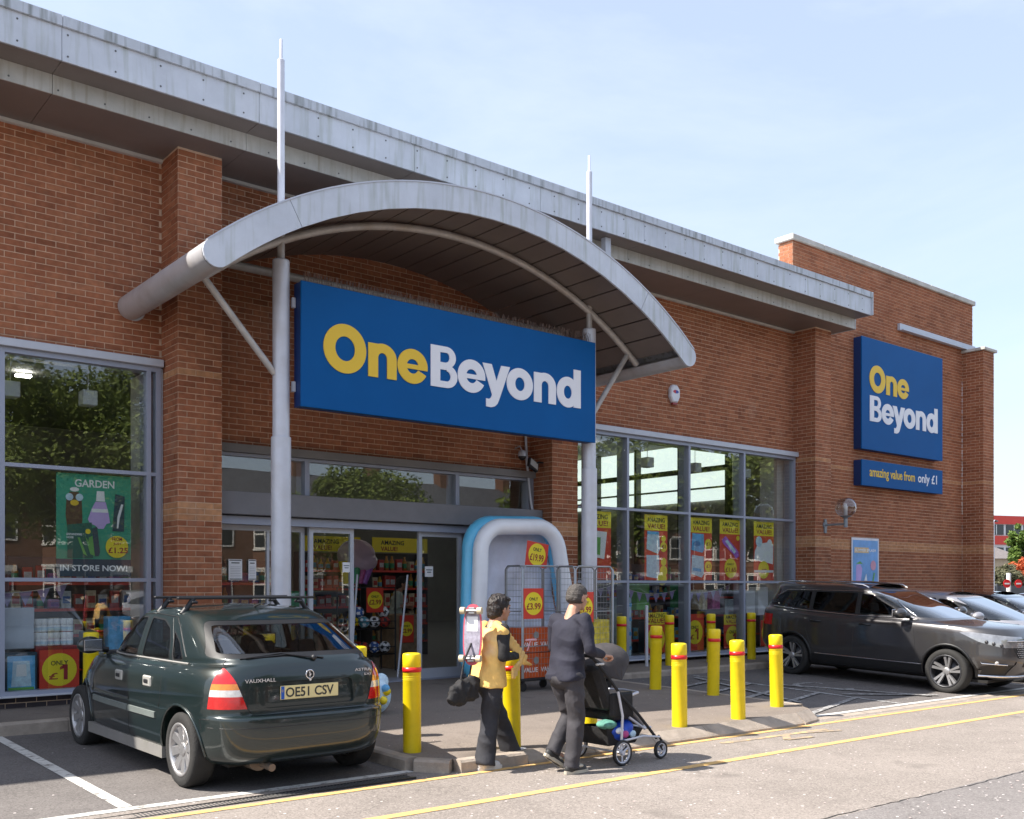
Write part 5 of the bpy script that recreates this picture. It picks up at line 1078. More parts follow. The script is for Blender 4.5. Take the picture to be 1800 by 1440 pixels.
    cut(bm, lay, rc(WS, .05), 'x', front, 5); cut(bm, lay, rc(HG, .05), 'x', rear, 3)
    for sg in (-1, 1):
        if kind == 'suv':
            hlf = lambda f, sg=sg: f.calc_center_median().x > 2.6 and f.calc_center_median().y*sg > .3 and f.material_index == 0
            cut(bm, lay, [(3.02, .965), (3.15, .985), (3.50, .955), (3.9, .91), (3.9, .76), (3.60, .765), (3.30, .84)], 'y', hlf, 9)
            cut(bm, lay, [(sg*.44, .80), (sg*.52, .80), (sg*.80, .40), (sg*.80, .30), (sg*.50, .30)], 'x', lambda f: f.calc_center_median().x > 3.3 and f.material_index == 0 and f[lay] == 0 and f.calc_center_median().z < .52, 12)
        else:
            hlf = lambda f, sg=sg: f.calc_center_median().x > 2.6 and f.calc_center_median().y*sg > .3 and f.material_index == 0
            cut(bm, lay, [(2.95, .80), (3.6, .70), (3.7, .60), (3.35, .66)], 'y', hlf, 9)
        cut(bm, lay, [(sg*.60, .86), (sg*.95, .86), (sg*.95, 1.05), (sg*.66, 1.06)], 'x', lambda f: f.calc_center_median().x < -.45 and f.material_index == 0 and f.normal.z < .8, 6)
    g0, g1 = (.60, .86) if kind == 'suv' else (.50, .68)
    cut(bm, lay, rc([(-.46, g0), (.46, g0), (.60, g1), (-.60, g1)], .04), 'x', lambda f: f.calc_center_median().x > 3.2 and f.material_index == 0 and f[lay] == 0, 13)
    if kind == 'suv':  # dark cladding along the sills
        cut(bm, lay, [(.36, .2), (2.48, .2), (2.48, .42), (.36, .42)], 'y', lambda f: side(f) or (abs(f.calc_center_median().y) > .7 and f.material_index == 0 and f.calc_center_median().z < .45), 14)
    regs = {1: ('window', 'cglass', .006), 11: ('window', 'pglass' if kind == 'suv' else 'cglass', .006), 2: ('window_surround', 'ctrim', 0), 3: ('rear_window', 'pglass', .004), 5: ('windscreen', 'wglass', .004), 6: ('tail_light_lamp', 'lred', -.003), 9: ('headlight_lamp', 'hlamp', .001), 12: ('bumper_insert', 'ctrim', .01), 13: ('grille', 'ctrim', .012), 14: ('sill_cladding', 'ctrim', -.004)}
    finish_car(bm, lay, car, regs, paintm)
    def seam(paths, r=.0035, m='ctrim', name='seam', lift=-.001):
        mb = MB()
        for ax, P in paths:
            t = trace(bvh, P, ax, lift=lift)
            if len(t) > 1: mb.tube(t, r, 5, caps=False)
        if mb.f: return mb.build(name, m, car, fix=False)
    d = .10 if kind == 'suv' else -.03
    for sg in ('+', '-'):
        seam([('y'+sg, [(1.25, 1.42+d), (1.22, 1.0+d), (1.22, .5), (1.25, .30)])]); seam([('y'+sg, [(.33, 1.4+d), (.31, 1.05+d), (.28, .85), (.40, .60), (.44, .40)])]); seam([('y'+sg, [(2.28, 1.03+d), (2.33, .7), (2.30, .32), (.46, .32)])])
        top = [(2.25, W[0][0][1]), (W[0][5 if kind == 'suv' else 4][0]+.02, W[0][5 if kind == 'suv' else 4][1]+.022), (W[0][4 if kind == 'suv' else 3][0], W[0][4 if kind == 'suv' else 3][1]+.022), (1.2, W[1][-1][1]+.018), (.35, W[1][-1][1]+.006)]
        if kind == 'suv': seam([('y'+sg, [(2.22, 1.140), (1.25, 1.122), (.3, 1.152), (-.52, 1.200)])], .011, 'chrome', 'chrome_strip', .006); seam([('y'+sg, top+[(-.26, 1.50), (-.48, 1.39)])], .006, 'chrome', 'chrome_strip', .001)
        seam([('y'+sg, [(.50, .43), (2.45, .42)])], .012, 'chrome' if kind == 'suv' else 'ctrim', 'sill_strip', .003)
        for x in (0, WB):
            P = [(x+(ra+.022)*math.cos(a), wr+.01+(ra+.022)*math.sin(a)) for a in [PI*i/16*1.1-.14 for i in range(17)]]; seam([('y'+sg, P)], .026, 'ctrim' if kind == 'suv' else paintm, 'arch_trim', -.010)
    for sg in (-1, 1):
        for x in (.42, 1.36):
            t = trace(bvh, [(x, .93+d*.6), (x+.1, .93+d*.6)], 'y'+('+' if sg > 0 else '-')); c = t[0]; mb = MB(); mb.tube([(x-.02, c.y, c.z), (x+.0, c.y+sg*.035, c.z), (x+.16, c.y+sg*.035, c.z-.004), (x+.18, c.y, c.z-.004)], [.012, .016, .016, .012], 8); mb.build('door_handle', 'ctrim' if kind == 'suv' else paintm, car)
        mb = MB(); T = Matrix.Translation((2.12, sg*1.01, 1.14+d*.7)) @ Matrix.Rotation(sg*.15, 4, 'Z'); mb.ball((0, 0, 0), 1, 18, 0, (.085, .135, .085), T); mb.build('mirror', paintm, car); mb = MB(); mb.bev(-.09, -.075, -.10, .10, -.06, .06, .005, 0, T); mb.build('mirror_glass', 'chrome', car)
        mb = MB(); mb.tube([(2.16, sg*.80, 1.09+d*.7), (2.14, sg*.92, 1.10+d*.7)], .03, 8); mb.build('mirror_arm', 'ctrim', car)
        if kind == 'suv':
            mb = MB(); mb.tube([(1.32, sg*.62, 1.595), (1.22, sg*.635, 1.635), (.6, sg*.645, 1.665), (-.2, sg*.635, 1.655), (-.50, sg*.61, 1.615)], [.012, .017, .017, .017, .012], 8); mb.build('roof_rail', 'chrome', car)
            # headlight inner chrome, fog bezel
            t = trace(bvh, [(sg*.60, .52), (sg*.80, .53)], 'x+', lift=.002); 
            if len(t) > 1: mb = MB(); mb.tube([p+Vector((0, 0, .05)) for p in t]+[t[-1]+Vector((-.02, 0, 0))]+[p-Vector((0, 0, .02)) for p in t[::-1]], .010, 6); mb.build('fog_bezel', 'chrome', car); mb = MB(); c = t[len(t)//2]; mb.ball((c.x-.02, c.y, c.z+.01), .035, 12); mb.build('fog_lamp', 'lwht', car)
            for k in range(3):
                a = 3.40+.09*k; t = trace(bvh, [(a, .845-.02*k)], 'y'+('+' if sg > 0 else '-')) or []
                h = bvh.ray_cast(Vector((a, 3*sg, .838-.022*k)), Vector((0, -sg, 0)))
                if h[0] is not None: mb = MB(); mb.ball(tuple(h[0]+Vector((.0, -sg*.012, 0))), .034, 12, sc=(1, .6, 1)); mb.build('headlight_lens', 'alloyd', car)
    fx = lambda y, z: (bvh.ray_cast(Vector((8, y, z)), Vector((-1, 0, 0)))[0] or Vector((3.7, 0, 0))).x
    mb = MB(); x = fx(0, g0+.05)
    if kind == 'suv':
        gb = MB()
        for zz in range(8):
            for yy in range(-12, 13):
                z_, y_ = g0+.02+zz*.030, yy*.038+(.019 if zz % 2 else 0)
                if abs(y_) < .42+zz*.02: gx = fx(y_, z_); gb.bev(gx-.010, gx+.004, y_-.011, y_+.011, z_-.005, z_+.005, .002)
        tag(gb.build('grille_stud', 'chrome', car), kind='stuff')
        t = trace(bvh, [(-.62, g1+.005), (.62, g1+.005)], 'x+', lift=.002); mb = MB(); mb.tube(t, .010, 6); mb.build('grille_trim', 'chrome', car)
        mb = MB(); x = fx(0, .74); mb.prism([(-.035, -.06), (.035, -.06), (.05, .05), (0, .075), (-.05, .05)], 0, .01, 'xy', 0, Matrix.Translation((x+.004, 0, .74)) @ Matrix.Rotation(PI/2, 4, 'Z') @ Matrix.Rotation(PI/2, 4, 'X')); mb.build('badge', 'chrome', car)
        t = trace(bvh, [(-.70, .31), (.70, .31)], 'x+', lift=.004); mb = MB(); mb.tube(t, .022, 8); t2 = [p+Vector((-.0, 0, .07)) for p in t[4:-4]]; mb.tube(t2, .012, 6); mb.build('skid_plate', 'chrome', car)
    z = .50 if kind == 'suv' else .42; x = fx(0, z)+.004; mb = MB(); mb.bev(x, x+.012, -.26, .26, z-.055, z+.055, .003); mb.build('number_plate', 'platew', car)
    for body, s in (('WT67 OKV' if kind == 'suv' else 'KP14 HNE', 1),):
        o = text(body, .105, 'pink', car, 0, 0, 0, off=.018, ext=.0006); xs_ = [v.co.x for v in o.data.vertices]; a, b = min(xs_), max(xs_); sc_ = .46/(b-a); o.data.transform(Matrix.Translation((-a*sc_, 0, 0)) @ Matrix.Diagonal((sc_, 1, 1, 1))); o.data.transform(Matrix.Rotation(PI/2, 4, 'Z')); o.location = (x+.0135, -.23, z-.035)
    mb = MB(); mb.box(-.6, 3.4, -tr+wd*.5, tr-wd*.5, .20, .24); mb.build('underbody', 'under', car); mb = MB(); mb.box(-.6, 2.5, -.76, .76, .50, .55); mb.box(-.6, .3, -.7, .7, .98+d*.5, 1.0+d*.5); mb.box(2.15, 2.6, -.7, .7, .5, 1.02+d*.6); mb.build('cabin_floor', 'seat', car)
    seats(car, (.5, 1.45), .45, top=1.22+d)
    for x in (0, WB):
        for sg in (-1, 1): wheel(wr, wd, 'suv' if kind == 'suv' else 'plain', car, x, sg*tr, sg)
    return car
sv = estate('suv', 'dark grey seven seat estate car with roof rails parked nose out by the right window', paint('grey_paint', (.062, .059, .061), .32, .6))
def place(o, X, Y0, WBv, dz=0):
    z0 = gz(X, Y0+WBv); z1 = gz(X, Y0); p = math.asin((z0-z1)/WBv); o.location = (X, Y0+WBv, z0+dz); o.rotation_euler = (0, p, -PI/2)
place(sv, 15.98, 7.74, 2.84)
c2 = estate('car', 'silver grey hatchback parked beyond the dark grey estate car', paint('silver_paint_car', (.36, .35, .37), .4, .5)); place(c2, 18.65, 7.9, 2.7)
c3 = estate('car', 'black hatchback parked third in the right row', paint('black_paint', (.012, .012, .014), .15, .3)); place(c3, 21.1, 8.2, 2.7)
c4 = estate('car', 'pale blue silver hatchback farthest in the right row', paint('pale_paint', (.42, .46, .55), .22, .6)); place(c4, 23.9, 7.4, 2.7)
# ------------------------------------------------------------------ people
mt['skin'] = M('skin', (.46, .25, .17), .5, var=.10, vs=8, spec=.35); mt['navy'] = M('navy_knit', (.014, .014, .027), .85, var=.2, vs=6, bump=.5, bs=9); mt['trou'] = M('black_denim', (.028, .028, .034), .85, var=.35, vs=5, bump=.7, bs=7)
mt['grtrou'] = M('dark_grey_trousers', (.040, .037, .043), .8, var=.3, vs=5, bump=.7, bs=6); mt['yknit'] = M('yellow_knit', (.80, .50, .15), .85, var=.2, vs=7, bump=.6, bs=12, dirt=.8, streakcol=(.80, .68, .50)); mt['cream'] = M('cream_print', (.72, .62, .48), .8, var=.2, vs=8)
mt['hair'] = M('dark_hair', (.018, .012, .010), .55, var=.4, vs=30, bump=.5, bs=60); mt['ghair'] = M('grey_hair', (.055, .047, .042), .7, var=.4, vs=40, bump=.5, bs=70); mt['shoew'] = M('white_sole', (.62, .60, .58), .6); mt['shoek'] = M('shoe_black', (.03, .03, .03), .6, var=.3); mt['shoeb'] = M('shoe_beige', (.50, .45, .36), .7)
mt['blackcl'] = M('black_fabric', (.018, .017, .018), .85, var=.3, vs=8, bump=.6, bs=14); mt['eye'] = M('eye_dark', (.02, .015, .012), .3); mt['lip'] = M('lips', (.38, .15, .12), .5)
def capsule(mb, p, q, r0, r1, n=14, sy=1.0):
    p, q = Vector(p), Vector(q); mb.ball(tuple(p), r0, n); mb.ball(tuple(q), r1, n); mb.tube([p, q], [r0, r1], n)
def chain(mb, pts, rs):
    for i in range(len(pts)-1): capsule(mb, pts[i], pts[i+1], rs[i], rs[i+1])
from mathutils import noise as _nz
def remesh(mb, name, mat, parent, vox=.008, sm=3, fold=0, fs=(9, 9, 4)):
    me = bpy.data.meshes.new('t'); me.from_pydata(mb.v, [], mb.f); me.update(); o = link('tmp', me)
    md = o.modifiers.new('r', 'REMESH'); md.mode = 'VOXEL'; md.voxel_size = vox; md.use_smooth_shade = True
    s = o.modifiers.new('s', 'SMOOTH'); s.iterations = sm; s.factor = .5
    dg = bpy.context.evaluated_depsgraph_get(); m2 = bpy.data.meshes.new_from_object(o.evaluated_get(dg)); bpy.data.objects.remove(o); m2.name = name
    if fold:
        import numpy as np
        n_ = len(m2.vertices); co_ = np.empty(n_*3, 'f'); no_ = np.empty(n_*3, 'f'); m2.vertices.foreach_get('co', co_); m2.vertex_normals.foreach_get('vector', no_); co_ = co_.reshape(-1, 3); no_ = no_.reshape(-1, 3)
        K = np.array([_nz.noise(Vector((c[0]*fs[0]+3.1+c[2]*2.5, c[1]*fs[1]-c[2]*1.5, c[2]*fs[2]))) for c in co_.tolist()]); co_ = co_+no_*(fold*(.45-np.abs(K)*2.4).clip(-1, .5))[:, None]; m2.vertices.foreach_set('co', co_.astype('f').ravel()); m2.update()
    m2.materials.clear(); m2.materials.append(mt[mat]); m2.polygons.foreach_set('use_smooth', [True]*len(m2.polygons)); m2.polygons.foreach_set('material_index', [0]*len(m2.polygons)); return link(name, m2, parent)
def ell(mb, c, r, rot=0, ax='Y'): mb.ball((0, 0, 0), 1, 18, 0, r, Matrix.Translation(c) @ Matrix.Rotation(rot, 4, ax))
def loft(mb, secs, n=28, sub=5):
    # smooth elliptical loft through (centre, rx, ry) sections, listed top to bottom
    k = len(secs); rows = []
    for i in range(k-1):
        a, b = secs[i], secs[i+1]; z, d = secs[max(0, i-1)], secs[min(k-1, i+2)]
        for j in range(sub):
            t = j/sub
            def h(p0, p1, p2, p3): return .5*(2*p1+(p2-p0)*t+(2*p0-5*p1+4*p2-p3)*t*t+(3*p1-p0-3*p2+p3)*t*t*t)
            rows.append((h(Vector(z[0]), Vector(a[0]), Vector(b[0]), Vector(d[0])), h(z[1], a[1], b[1], d[1]), h(z[2], a[2], b[2], d[2])))
    rows.append((Vector(secs[-1][0]), secs[-1][1], secs[-1][2])); vs = []
    for c, rx, ry in rows:
        for j in range(n):
            a = 2*PI*j/n; q, s_ = math.cos(a), math.sin(a); r = (abs(q)**2.4+abs(s_)**2.4)**(-1/2.4); vs.append((c.x+rx*r*q, c.y+ry*r*s_, c.z))
    m = len(rows); mb.add(vs, [(i*n+j, i*n+(j+1) % n, (i+1)*n+(j+1) % n, (i+1)*n+j) for i in range(m-1) for j in range(n)]+[tuple(range(n))[::-1], tuple((m-1)*n+j for j in range(n))])
def head(mb, c, pitch=0):
    T = Matrix.Translation(c) @ Matrix.Rotation(pitch, 4, 'Y')
    def e(c_, r): mb.ball((0, 0, 0), 1, 20, 0, r, T @ Matrix.Translation(c_))
    e((-.008, 0, .02), (.095, .076, .098)); e((.03, 0, -.035), (.062, .058, .075)); e((.055, 0, -.085), (.030, .030, .026)); e((.03, 0, -.075), (.045, .050, .035))
    capsule(mb, T @ Vector((.085, 0, .012)), T @ Vector((.106, 0, -.028)), .008, .014, 10); e((.080, 0, .030), (.02, .05, .012)); e((.088, 0, -.056), (.012, .024, .010))
    for s in (-1, 1): e((-.012, s*.078, -.012), (.020, .009, .032)); e((.045, s*.038, -.03), (.03, .022, .028))
    return T
def face(par, T):
    for s in (-1, 1): mb = MB(); mb.ball((0, 0, 0), 1, 10, 0, (.008, .011, .006), T @ Matrix.Translation((.083, s*.030, .008))); mb.build('eye', 'eye', par)
    mb = MB(); mb.ball((0, 0, 0), 1, 10, 0, (.006, .020, .006), T @ Matrix.Translation((.096, 0, -.056))); mb.build('mouth', 'lip', par)
def hand(mb, w, d, up, side, curl=1.0, s=1.0):
    """w wrist, d palm direction, up = back of hand; fingers curl away from up. side = thumb side vector"""
    w, d, up, side = Vector(w), Vector(d).normalized(), Vector(up).normalized(), Vector(side).normalized()
    palm = w+d*.045*s; 
    for k in (-1.4, -.5, .5, 1.4): capsule(mb, w+d*.01+side*k*.010, w+d*.085*s+side*k*.0165, .013, .0115, 10)
    for i, (k, L) in enumerate(((1.45, .062), (.5, .072), (-.5, .068), (-1.45, .052))):
        b = w+d*.088*s+side*k*.0185; L *= s; a = b+(d*math.cos(.7*curl)-up*math.sin(.7*curl))*L*.42; a2 = a+(d*math.cos(1.7*curl)-up*math.sin(1.7*curl))*L*.34; a3 = a2+(d*math.cos(2.5*curl)-up*math.sin(2.5*curl))*L*.28
        chain(mb, [b, a, a2, a3], [.0095, .0088, .008, .007])
    t0 = w+d*.025+side*.026; t1 = t0+(d*.6+side*.5-up*.5)*.035; t2 = t1+(d*.6-side*.15-up*.75)*.030; t3 = t2+(d*.3-side*.6-up*.3)*.022; chain(mb, [t0, t1, t2, t3], [.014, .0115, .0098, .008])
def shoe(par, ank, yaw, pitch, mats, s=1.0):
    T = Matrix.Translation(ank) @ Matrix.Rotation(yaw, 4, 'Z') @ Matrix.Rotation(pitch, 4, 'Y') @ Matrix.Scale(s, 4)
    sole = MB(); n = 18; P = []
    for i in range(n): a = 2*PI*i/n; c, q = math.cos(a), math.sin(a); P.append((.055+.138*c, (.044+.008*c)*(abs(q)**.8)*(1 if q >= 0 else -1)))
    sole.prism(P, -.082, -.055, 'xy', 0, T); so_ = sole.build('shoe_sole', mats[1], par)
    up = MB(); up.ball((0, 0, 0), 1, 16, 0, (.085, .043, .042), T @ Matrix.Translation((.095, 0, -.05))); up.ball((0, 0, 0), 1, 16, 0, (.07, .042, .055), T @ Matrix.Translation((-.005, 0, -.035))); up.ball((0, 0, 0), 1, 16, 0, (.06, .04, .05), T @ Matrix.Translation((.045, 0, -.035)))
    o = remesh(up, 'shoe', mats[0], par, .006, 2); st = MB(); st.ball((0, 0, 0), 1, 12, 0, (.05, .0435, .018), T @ Matrix.Translation((.085, 0, -.022))); st.build('shoe_panel', mats[2], par)
def person(name, loc, rz, sp, label):
    o = empty(name, loc, rz, label, 'person'); J = sp
    mb = MB(); T = head(mb, J['head'], J.get('pitch', 0)); chain(mb, [J['head'][:2]+(J['head'][2]-.06,) if 0 else (J['head'][0]-.02, J['head'][1], J['head'][2]-.05), J['neck'], J['chest']], [.052, .056, .09]); chain(mb, [J['chest'], J['pelvis']], [.10, .11])
    for s, k in ((1, 'l'), (-1, 'r')):
        sh, el, wr_ = J['sh'+k], J['el'+k], J['wr'+k]; chain(mb, [J['chest'], sh, el, wr_], [.06, .048, .036, .025]); hand(mb, wr_, J['hd'+k], J['hu'+k], J['hs'+k], J.get('hc'+k, 1.0), .95)
        hp, kn, an = J['hp'+k], J['kn'+k], J['an'+k]; chain(mb, [J['pelvis'], hp, kn, an], [.09, .075, .05, .036])
        if k == 'l' or 1: capsule(mb, (an[0], an[1], an[2]-.02), (an[0]+.1, an[1], an[2]-.05), .03, .024)
    body = remesh(mb, 'body', 'skin', o, .0052, 2); face(o, T)
    h = MB()
    if sp['hair'] == 'f':
        h.ball((0, 0, 0), 1, 22, 0, (.106, .088, .100), T @ Matrix.Translation((-.026, 0, .038))); h.ball((0, 0, 0), 1, 20, 0, (.075, .080, .085), T @ Matrix.Translation((-.060, 0, -.015))); h.ball((0, 0, 0), 1, 18, 0, (.05, .06, .05), T @ Matrix.Translation((-.085, 0, -.055))); h.ball((0, 0, 0), 1, 16, 0, (.05, .075, .03), T @ Matrix.Translation((.04, 0, .085)))
        for q in range(14): a = R.uniform(0, 6.28); h.ball((0, 0, 0), 1, 8, 0, (.03, .012, .03), T @ Matrix.Translation((-.03+.09*math.cos(a)*.9, .076*math.sin(a), .05+R.uniform(-.06, .06))))
        remesh(h, 'hair', 'hair', o, .005, 1, .007, (34, 34, 12))
    else:
        h.ball((0, 0, 0), 1, 22, 0, (.090, .083, .058), T @ Matrix.Translation((-.030, 0, -.012))); h.ball((0, 0, 0), 1, 22, 0, (.098, .081, .072), T @ Matrix.Translation((-.012, 0, .050))); h.ball((0, 0, 0), 1, 22, 0, (.078, .084, .070), T @ Matrix.Translation((-.036, 0, .020)))
        hh = remesh(h, 'hair', 'ghair', o, .005, 1, .003, (40, 40, 20))
    # top garment
    g = MB(); fat = sp.get('fat', 1)
    c, p, nk = Vector(J['chest']), Vector(J['pelvis']), Vector(J['neck'])
    def at(t): return tuple(c.lerp(p, t)) if t >= 0 else tuple(c.lerp(nk, -t))
    loft(g, [(at(-.98), .052, .062), (at(-.80), .060, .074), (at(-.62), .075, .125), (at(-.35), .092*fat, .165*fat), (at(0), .110*fat, .170*fat), (at(.3), .112*fat, .160*fat), (at(.6), .108*fat, .150*fat), (at(.9), .122*fat, .165*fat), (at(1.15), .130*fat, .172*fat), (at(1.22), .128*fat, .170*fat)])
    for k in ('l', 'r'):
        sh, el, wr_ = Vector(J['sh'+k]), Vector(J['el'+k]), Vector(J['wr'+k]); chain(g, [tuple(c.lerp(nk, .3)), tuple(sh), tuple(el)], [.07, .066, .050])
        if sp.get('sleeve', 1): chain(g, [tuple(el), tuple(el.lerp(wr_, .93))], [.050, .037])
    remesh(g, sp.get('topname', 'jumper'), sp['top'], o, .009, 3, .011, (4.5, 4.5, 7))
    tr_ = MB()
    for k in ('l', 'r'):
        hp, kn, an = [Vector(J[q+k]) for q in ('hp', 'kn', 'an')]; chain(tr_, [J['pelvis'], tuple(hp), tuple(kn)], [.12, .098, sp['knee']])
        d_ = (an-kn).normalized(); e_ = an-d_*.0+Vector((0, 0, -.035)) if abs(d_.z) > .9 else an+d_*.02
        tr_.tube([kn, kn.lerp(e_, .5), kn.lerp(e_, .9), e_], [sp['knee'], (sp['knee']+sp['hem'])/2*.97, sp['hem'], sp['hem']*1.02], 20)
    ell(tr_, J['pelvis'], (.115*fat, .155*fat, .10)); ell(tr_, (J['pelvis'][0]-.03, 0, J['pelvis'][2]-.07), (.115*fat, .145*fat, .09))
    remesh(tr_, 'trousers', sp['trous'], o, .009, 3, .011, (6, 6, 7))
    for k in ('l', 'r'):
        a = J['an'+k]; shoe(o, (a[0], a[1], a[2]), 0, J.get('fp'+k, 0), sp['shoes'])
    return o, T
man = dict(head=(.135, 0, 1.54), pitch=.12, neck=(.080, 0, 1.425), chest=(.045, 0, 1.27), pelvis=(-.01, 0, .90), shl=(.045, .185, 1.345), shr=(.045, -.185, 1.345), ell=(.06, .25, 1.09), elr=(.04, -.25, 1.09), wrl=(.26, .20, 1.03), wrr=(.25, -.20, 1.03),
           hdl=(1, 0, -.1), hul=(0, 0, 1), hsl=(0, -1, 0), hdr=(1, 0, -.1), hur=(0, 0, 1), hsr=(0, 1, 0), hcl=1.25, hcr=1.25, hpl=(-.01, .09, .86), hpr=(-.01, -.09, .86), knr=(.03, -.09, .47), anr=(-.03, -.09, .095), knl=(.13, .09, .50), anl=(-.07, .10, .19), fpl=.55,
           hair='m', top='navy', trous='grtrou', shoes=('shoek', 'shoeb', 'shoeb'), knee=.078, hem=.068, fat=1.08)
mx0, my0 = 5.92, 6.46
mo, mT = person('person', (mx0, my0, gz(5.8, 6.4)-.011), .03, man, 'man in navy jumper and dark trousers walking and pushing the pushchair')
wom = dict(head=(.135, 0, 1.435), pitch=.05, neck=(.065, 0, 1.30), chest=(.035, 0, 1.18), pelvis=(-.01, 0, .84), shl=(.035, .155, 1.245), shr=(.035, -.155, 1.245), ell=(-.02, .21, 1.02), elr=(.00, -.21, 1.01), wrl=(.14, .17, .90), wrr=(.235, -.12, 1.015),
           hdl=(1, -.2, -.2), hul=(0, 1, .2), hsl=(.1, 0, 1), hdr=(1, .15, .1), hur=(0, -1, .3), hsr=(0, .2, 1), hcl=.8, hcr=1.2, hpl=(0, .08, .81), hpr=(-.01, -.08, .81), knr=(-.06, -.085, .44), anr=(-.12, -.09, .095), knl=(.19, .085, .45), anl=(.35, .09, .11), fpl=-.25,
           hair='f', top='blackcl', trous='trou', shoes=('shoew', 'shoew', 'shoew'), knee=.080, hem=.092, topname='black_top')
wx0, wy0 = 5.52, 7.03-.09
wo_, wT = person('person', (wx0, wy0+.12, gz(5.4, 6.95)-.011), .02, wom, 'woman in yellow knitted vest and flared black trousers walking with a skateboard on her back')
# yellow vest and the strap she pulls forward
g = MB(); c, p = Vector(wom['chest']), Vector(wom['pelvis'])
def vt(t): return tuple(c.lerp(p, t))
loft(g, [(vt(-.25), .085, .13), (vt(-.1), .115, .168), (vt(.1), .126, .182), (vt(.4), .126, .176), (vt(.7), .130, .174), (vt(1.0), .146, .188), (vt(1.22), .155, .196), (vt(1.3), .154, .195)])
for s in (-1, 1): capsule(g, (.03, s*.09, 1.27), (.03, s*.165, 1.235), .060, .068)
vest = remesh(g, 'vest', 'yknit', wo_, .009, 3, .012, (5, 5, 5))
g = MB()
for i in range(9):
    t = i/8; a = Vector((.07, -.13, 1.27)).lerp(Vector((.315, -.145, 1.00)), t); b = a+Vector((-.02, .0, -.10+.05*t)); chain(g, [tuple(a), tuple(b)], [.020, .017])
for i in range(7):
    t = i/6; a = Vector((.31, -.13, 1.00)).lerp(Vector((.12, -.19, .90)), t); capsule(g, tuple(a), tuple(a+Vector((0, 0, -.07+.03*math.sin(t*6)))), .016, .013)
capsule(g, (.30, -.13, .95), (.40, -.12, .92), .025, .012); remesh(g, 'shawl', 'yknit', wo_, .008, 2)
mb = MB(); mb.bev(.34, .47, -.13, -.105, 1.135, 1.155, .006); mb.tube([(.40, -.12, 1.15), (.34, -.14, 1.05)], .007, 6); o = mb.build('ribbon', M('pink_ribbon', (.70, .36, .38), .6), wo_)
# skateboard on her back
sk = empty('skateboard', (wx0-.235, wy0+.06, gz(5.3, 7)+.93), .55, 'pink edged skateboard carried upright on the back of the woman in yellow', 'skateboard')
T = Matrix.Rotation(.06, 4, 'Y'); mb = MB(); P = []
for i in range(28): a = 2*PI*i/28; P.append((.088*abs(math.cos(a))**.7*(1 if math.cos(a) > 0 else -1), .27+.27*abs(math.sin(a))**.75*(1 if math.sin(a) > 0 else -1)))
mb.prism([(y, z) for y, z in P], -.006, .008, 'yz', 0, T); mb.build('deck', M('deck_pink', (.55, .09, .13), .4), sk)
mb = MB(); mb.prism([(y*.86, .27+(z-.27)*.9) for y, z in P], -.0085, -.0065, 'yz', 0, T); mb.build('deck_graphic', M('deck_grey', (.30, .28, .34), .5, var=.5, vs=14), sk)
mb = MB(); mb.prism([(-.05, .30), (.05, .30), (.05, .43), (-.05, .43)], -.0105, -.009, 'yz', 0, T); mb.build('sticker', 'pwhite', sk)
for z in (.06, .48):
    mb = MB(); mb.tube([T @ Vector((-.045, -.085, z)), T @ Vector((-.045, .085, z))], .010, 8); mb.bev(-.045, -.008, -.03, .03, z-.03, z+.03, .006, 0, T); tk = mb.build('truck', 'alloy', sk)
    for s in (-1, 1): mb = MB(); mb.tube([T @ Vector((-.045, s*.058, z)), T @ Vector((-.045, s*.10, z))], .031, 16); mb.build('skate_wheel', M('wheel_cream', (.62, .52, .34), .5), tk)
bg_ = empty('shoulder_bag', (wx0-.33, wy0+.04, gz(5.3, 7)+.62), .3, 'slouchy black shoulder bag hanging behind the woman in yellow', 'bag')
mb = MB(); mb.ball((0, 0, .10), 1, 18, 0, (.20, .075, .10)); mb.ball((-.08, 0, .05), 1, 18, 0, (.15, .07, .08)); mb.ball((.12, 0, .14), 1, 18, 0, (.10, .06, .08)); mb.bev(-.2, .16, -.06, .06, .0, .12, .03); o = remesh(mb, 'bag_body', 'blackcl', bg_, .008, 2, .016, (12, 12, 9))
mb = MB(); mb.tube([(-.08, -.02, .20), (-.02, -.01, .36), (.10, .0, .50), (.22, .0, .59)], .009, 6); mb.tube([(.10, .02, .20), (.12, .0, .38), (.20, .0, .56), (.22, .0, .59)], .009, 6); mb.build('bag_strap', 'blackcl', bg_)
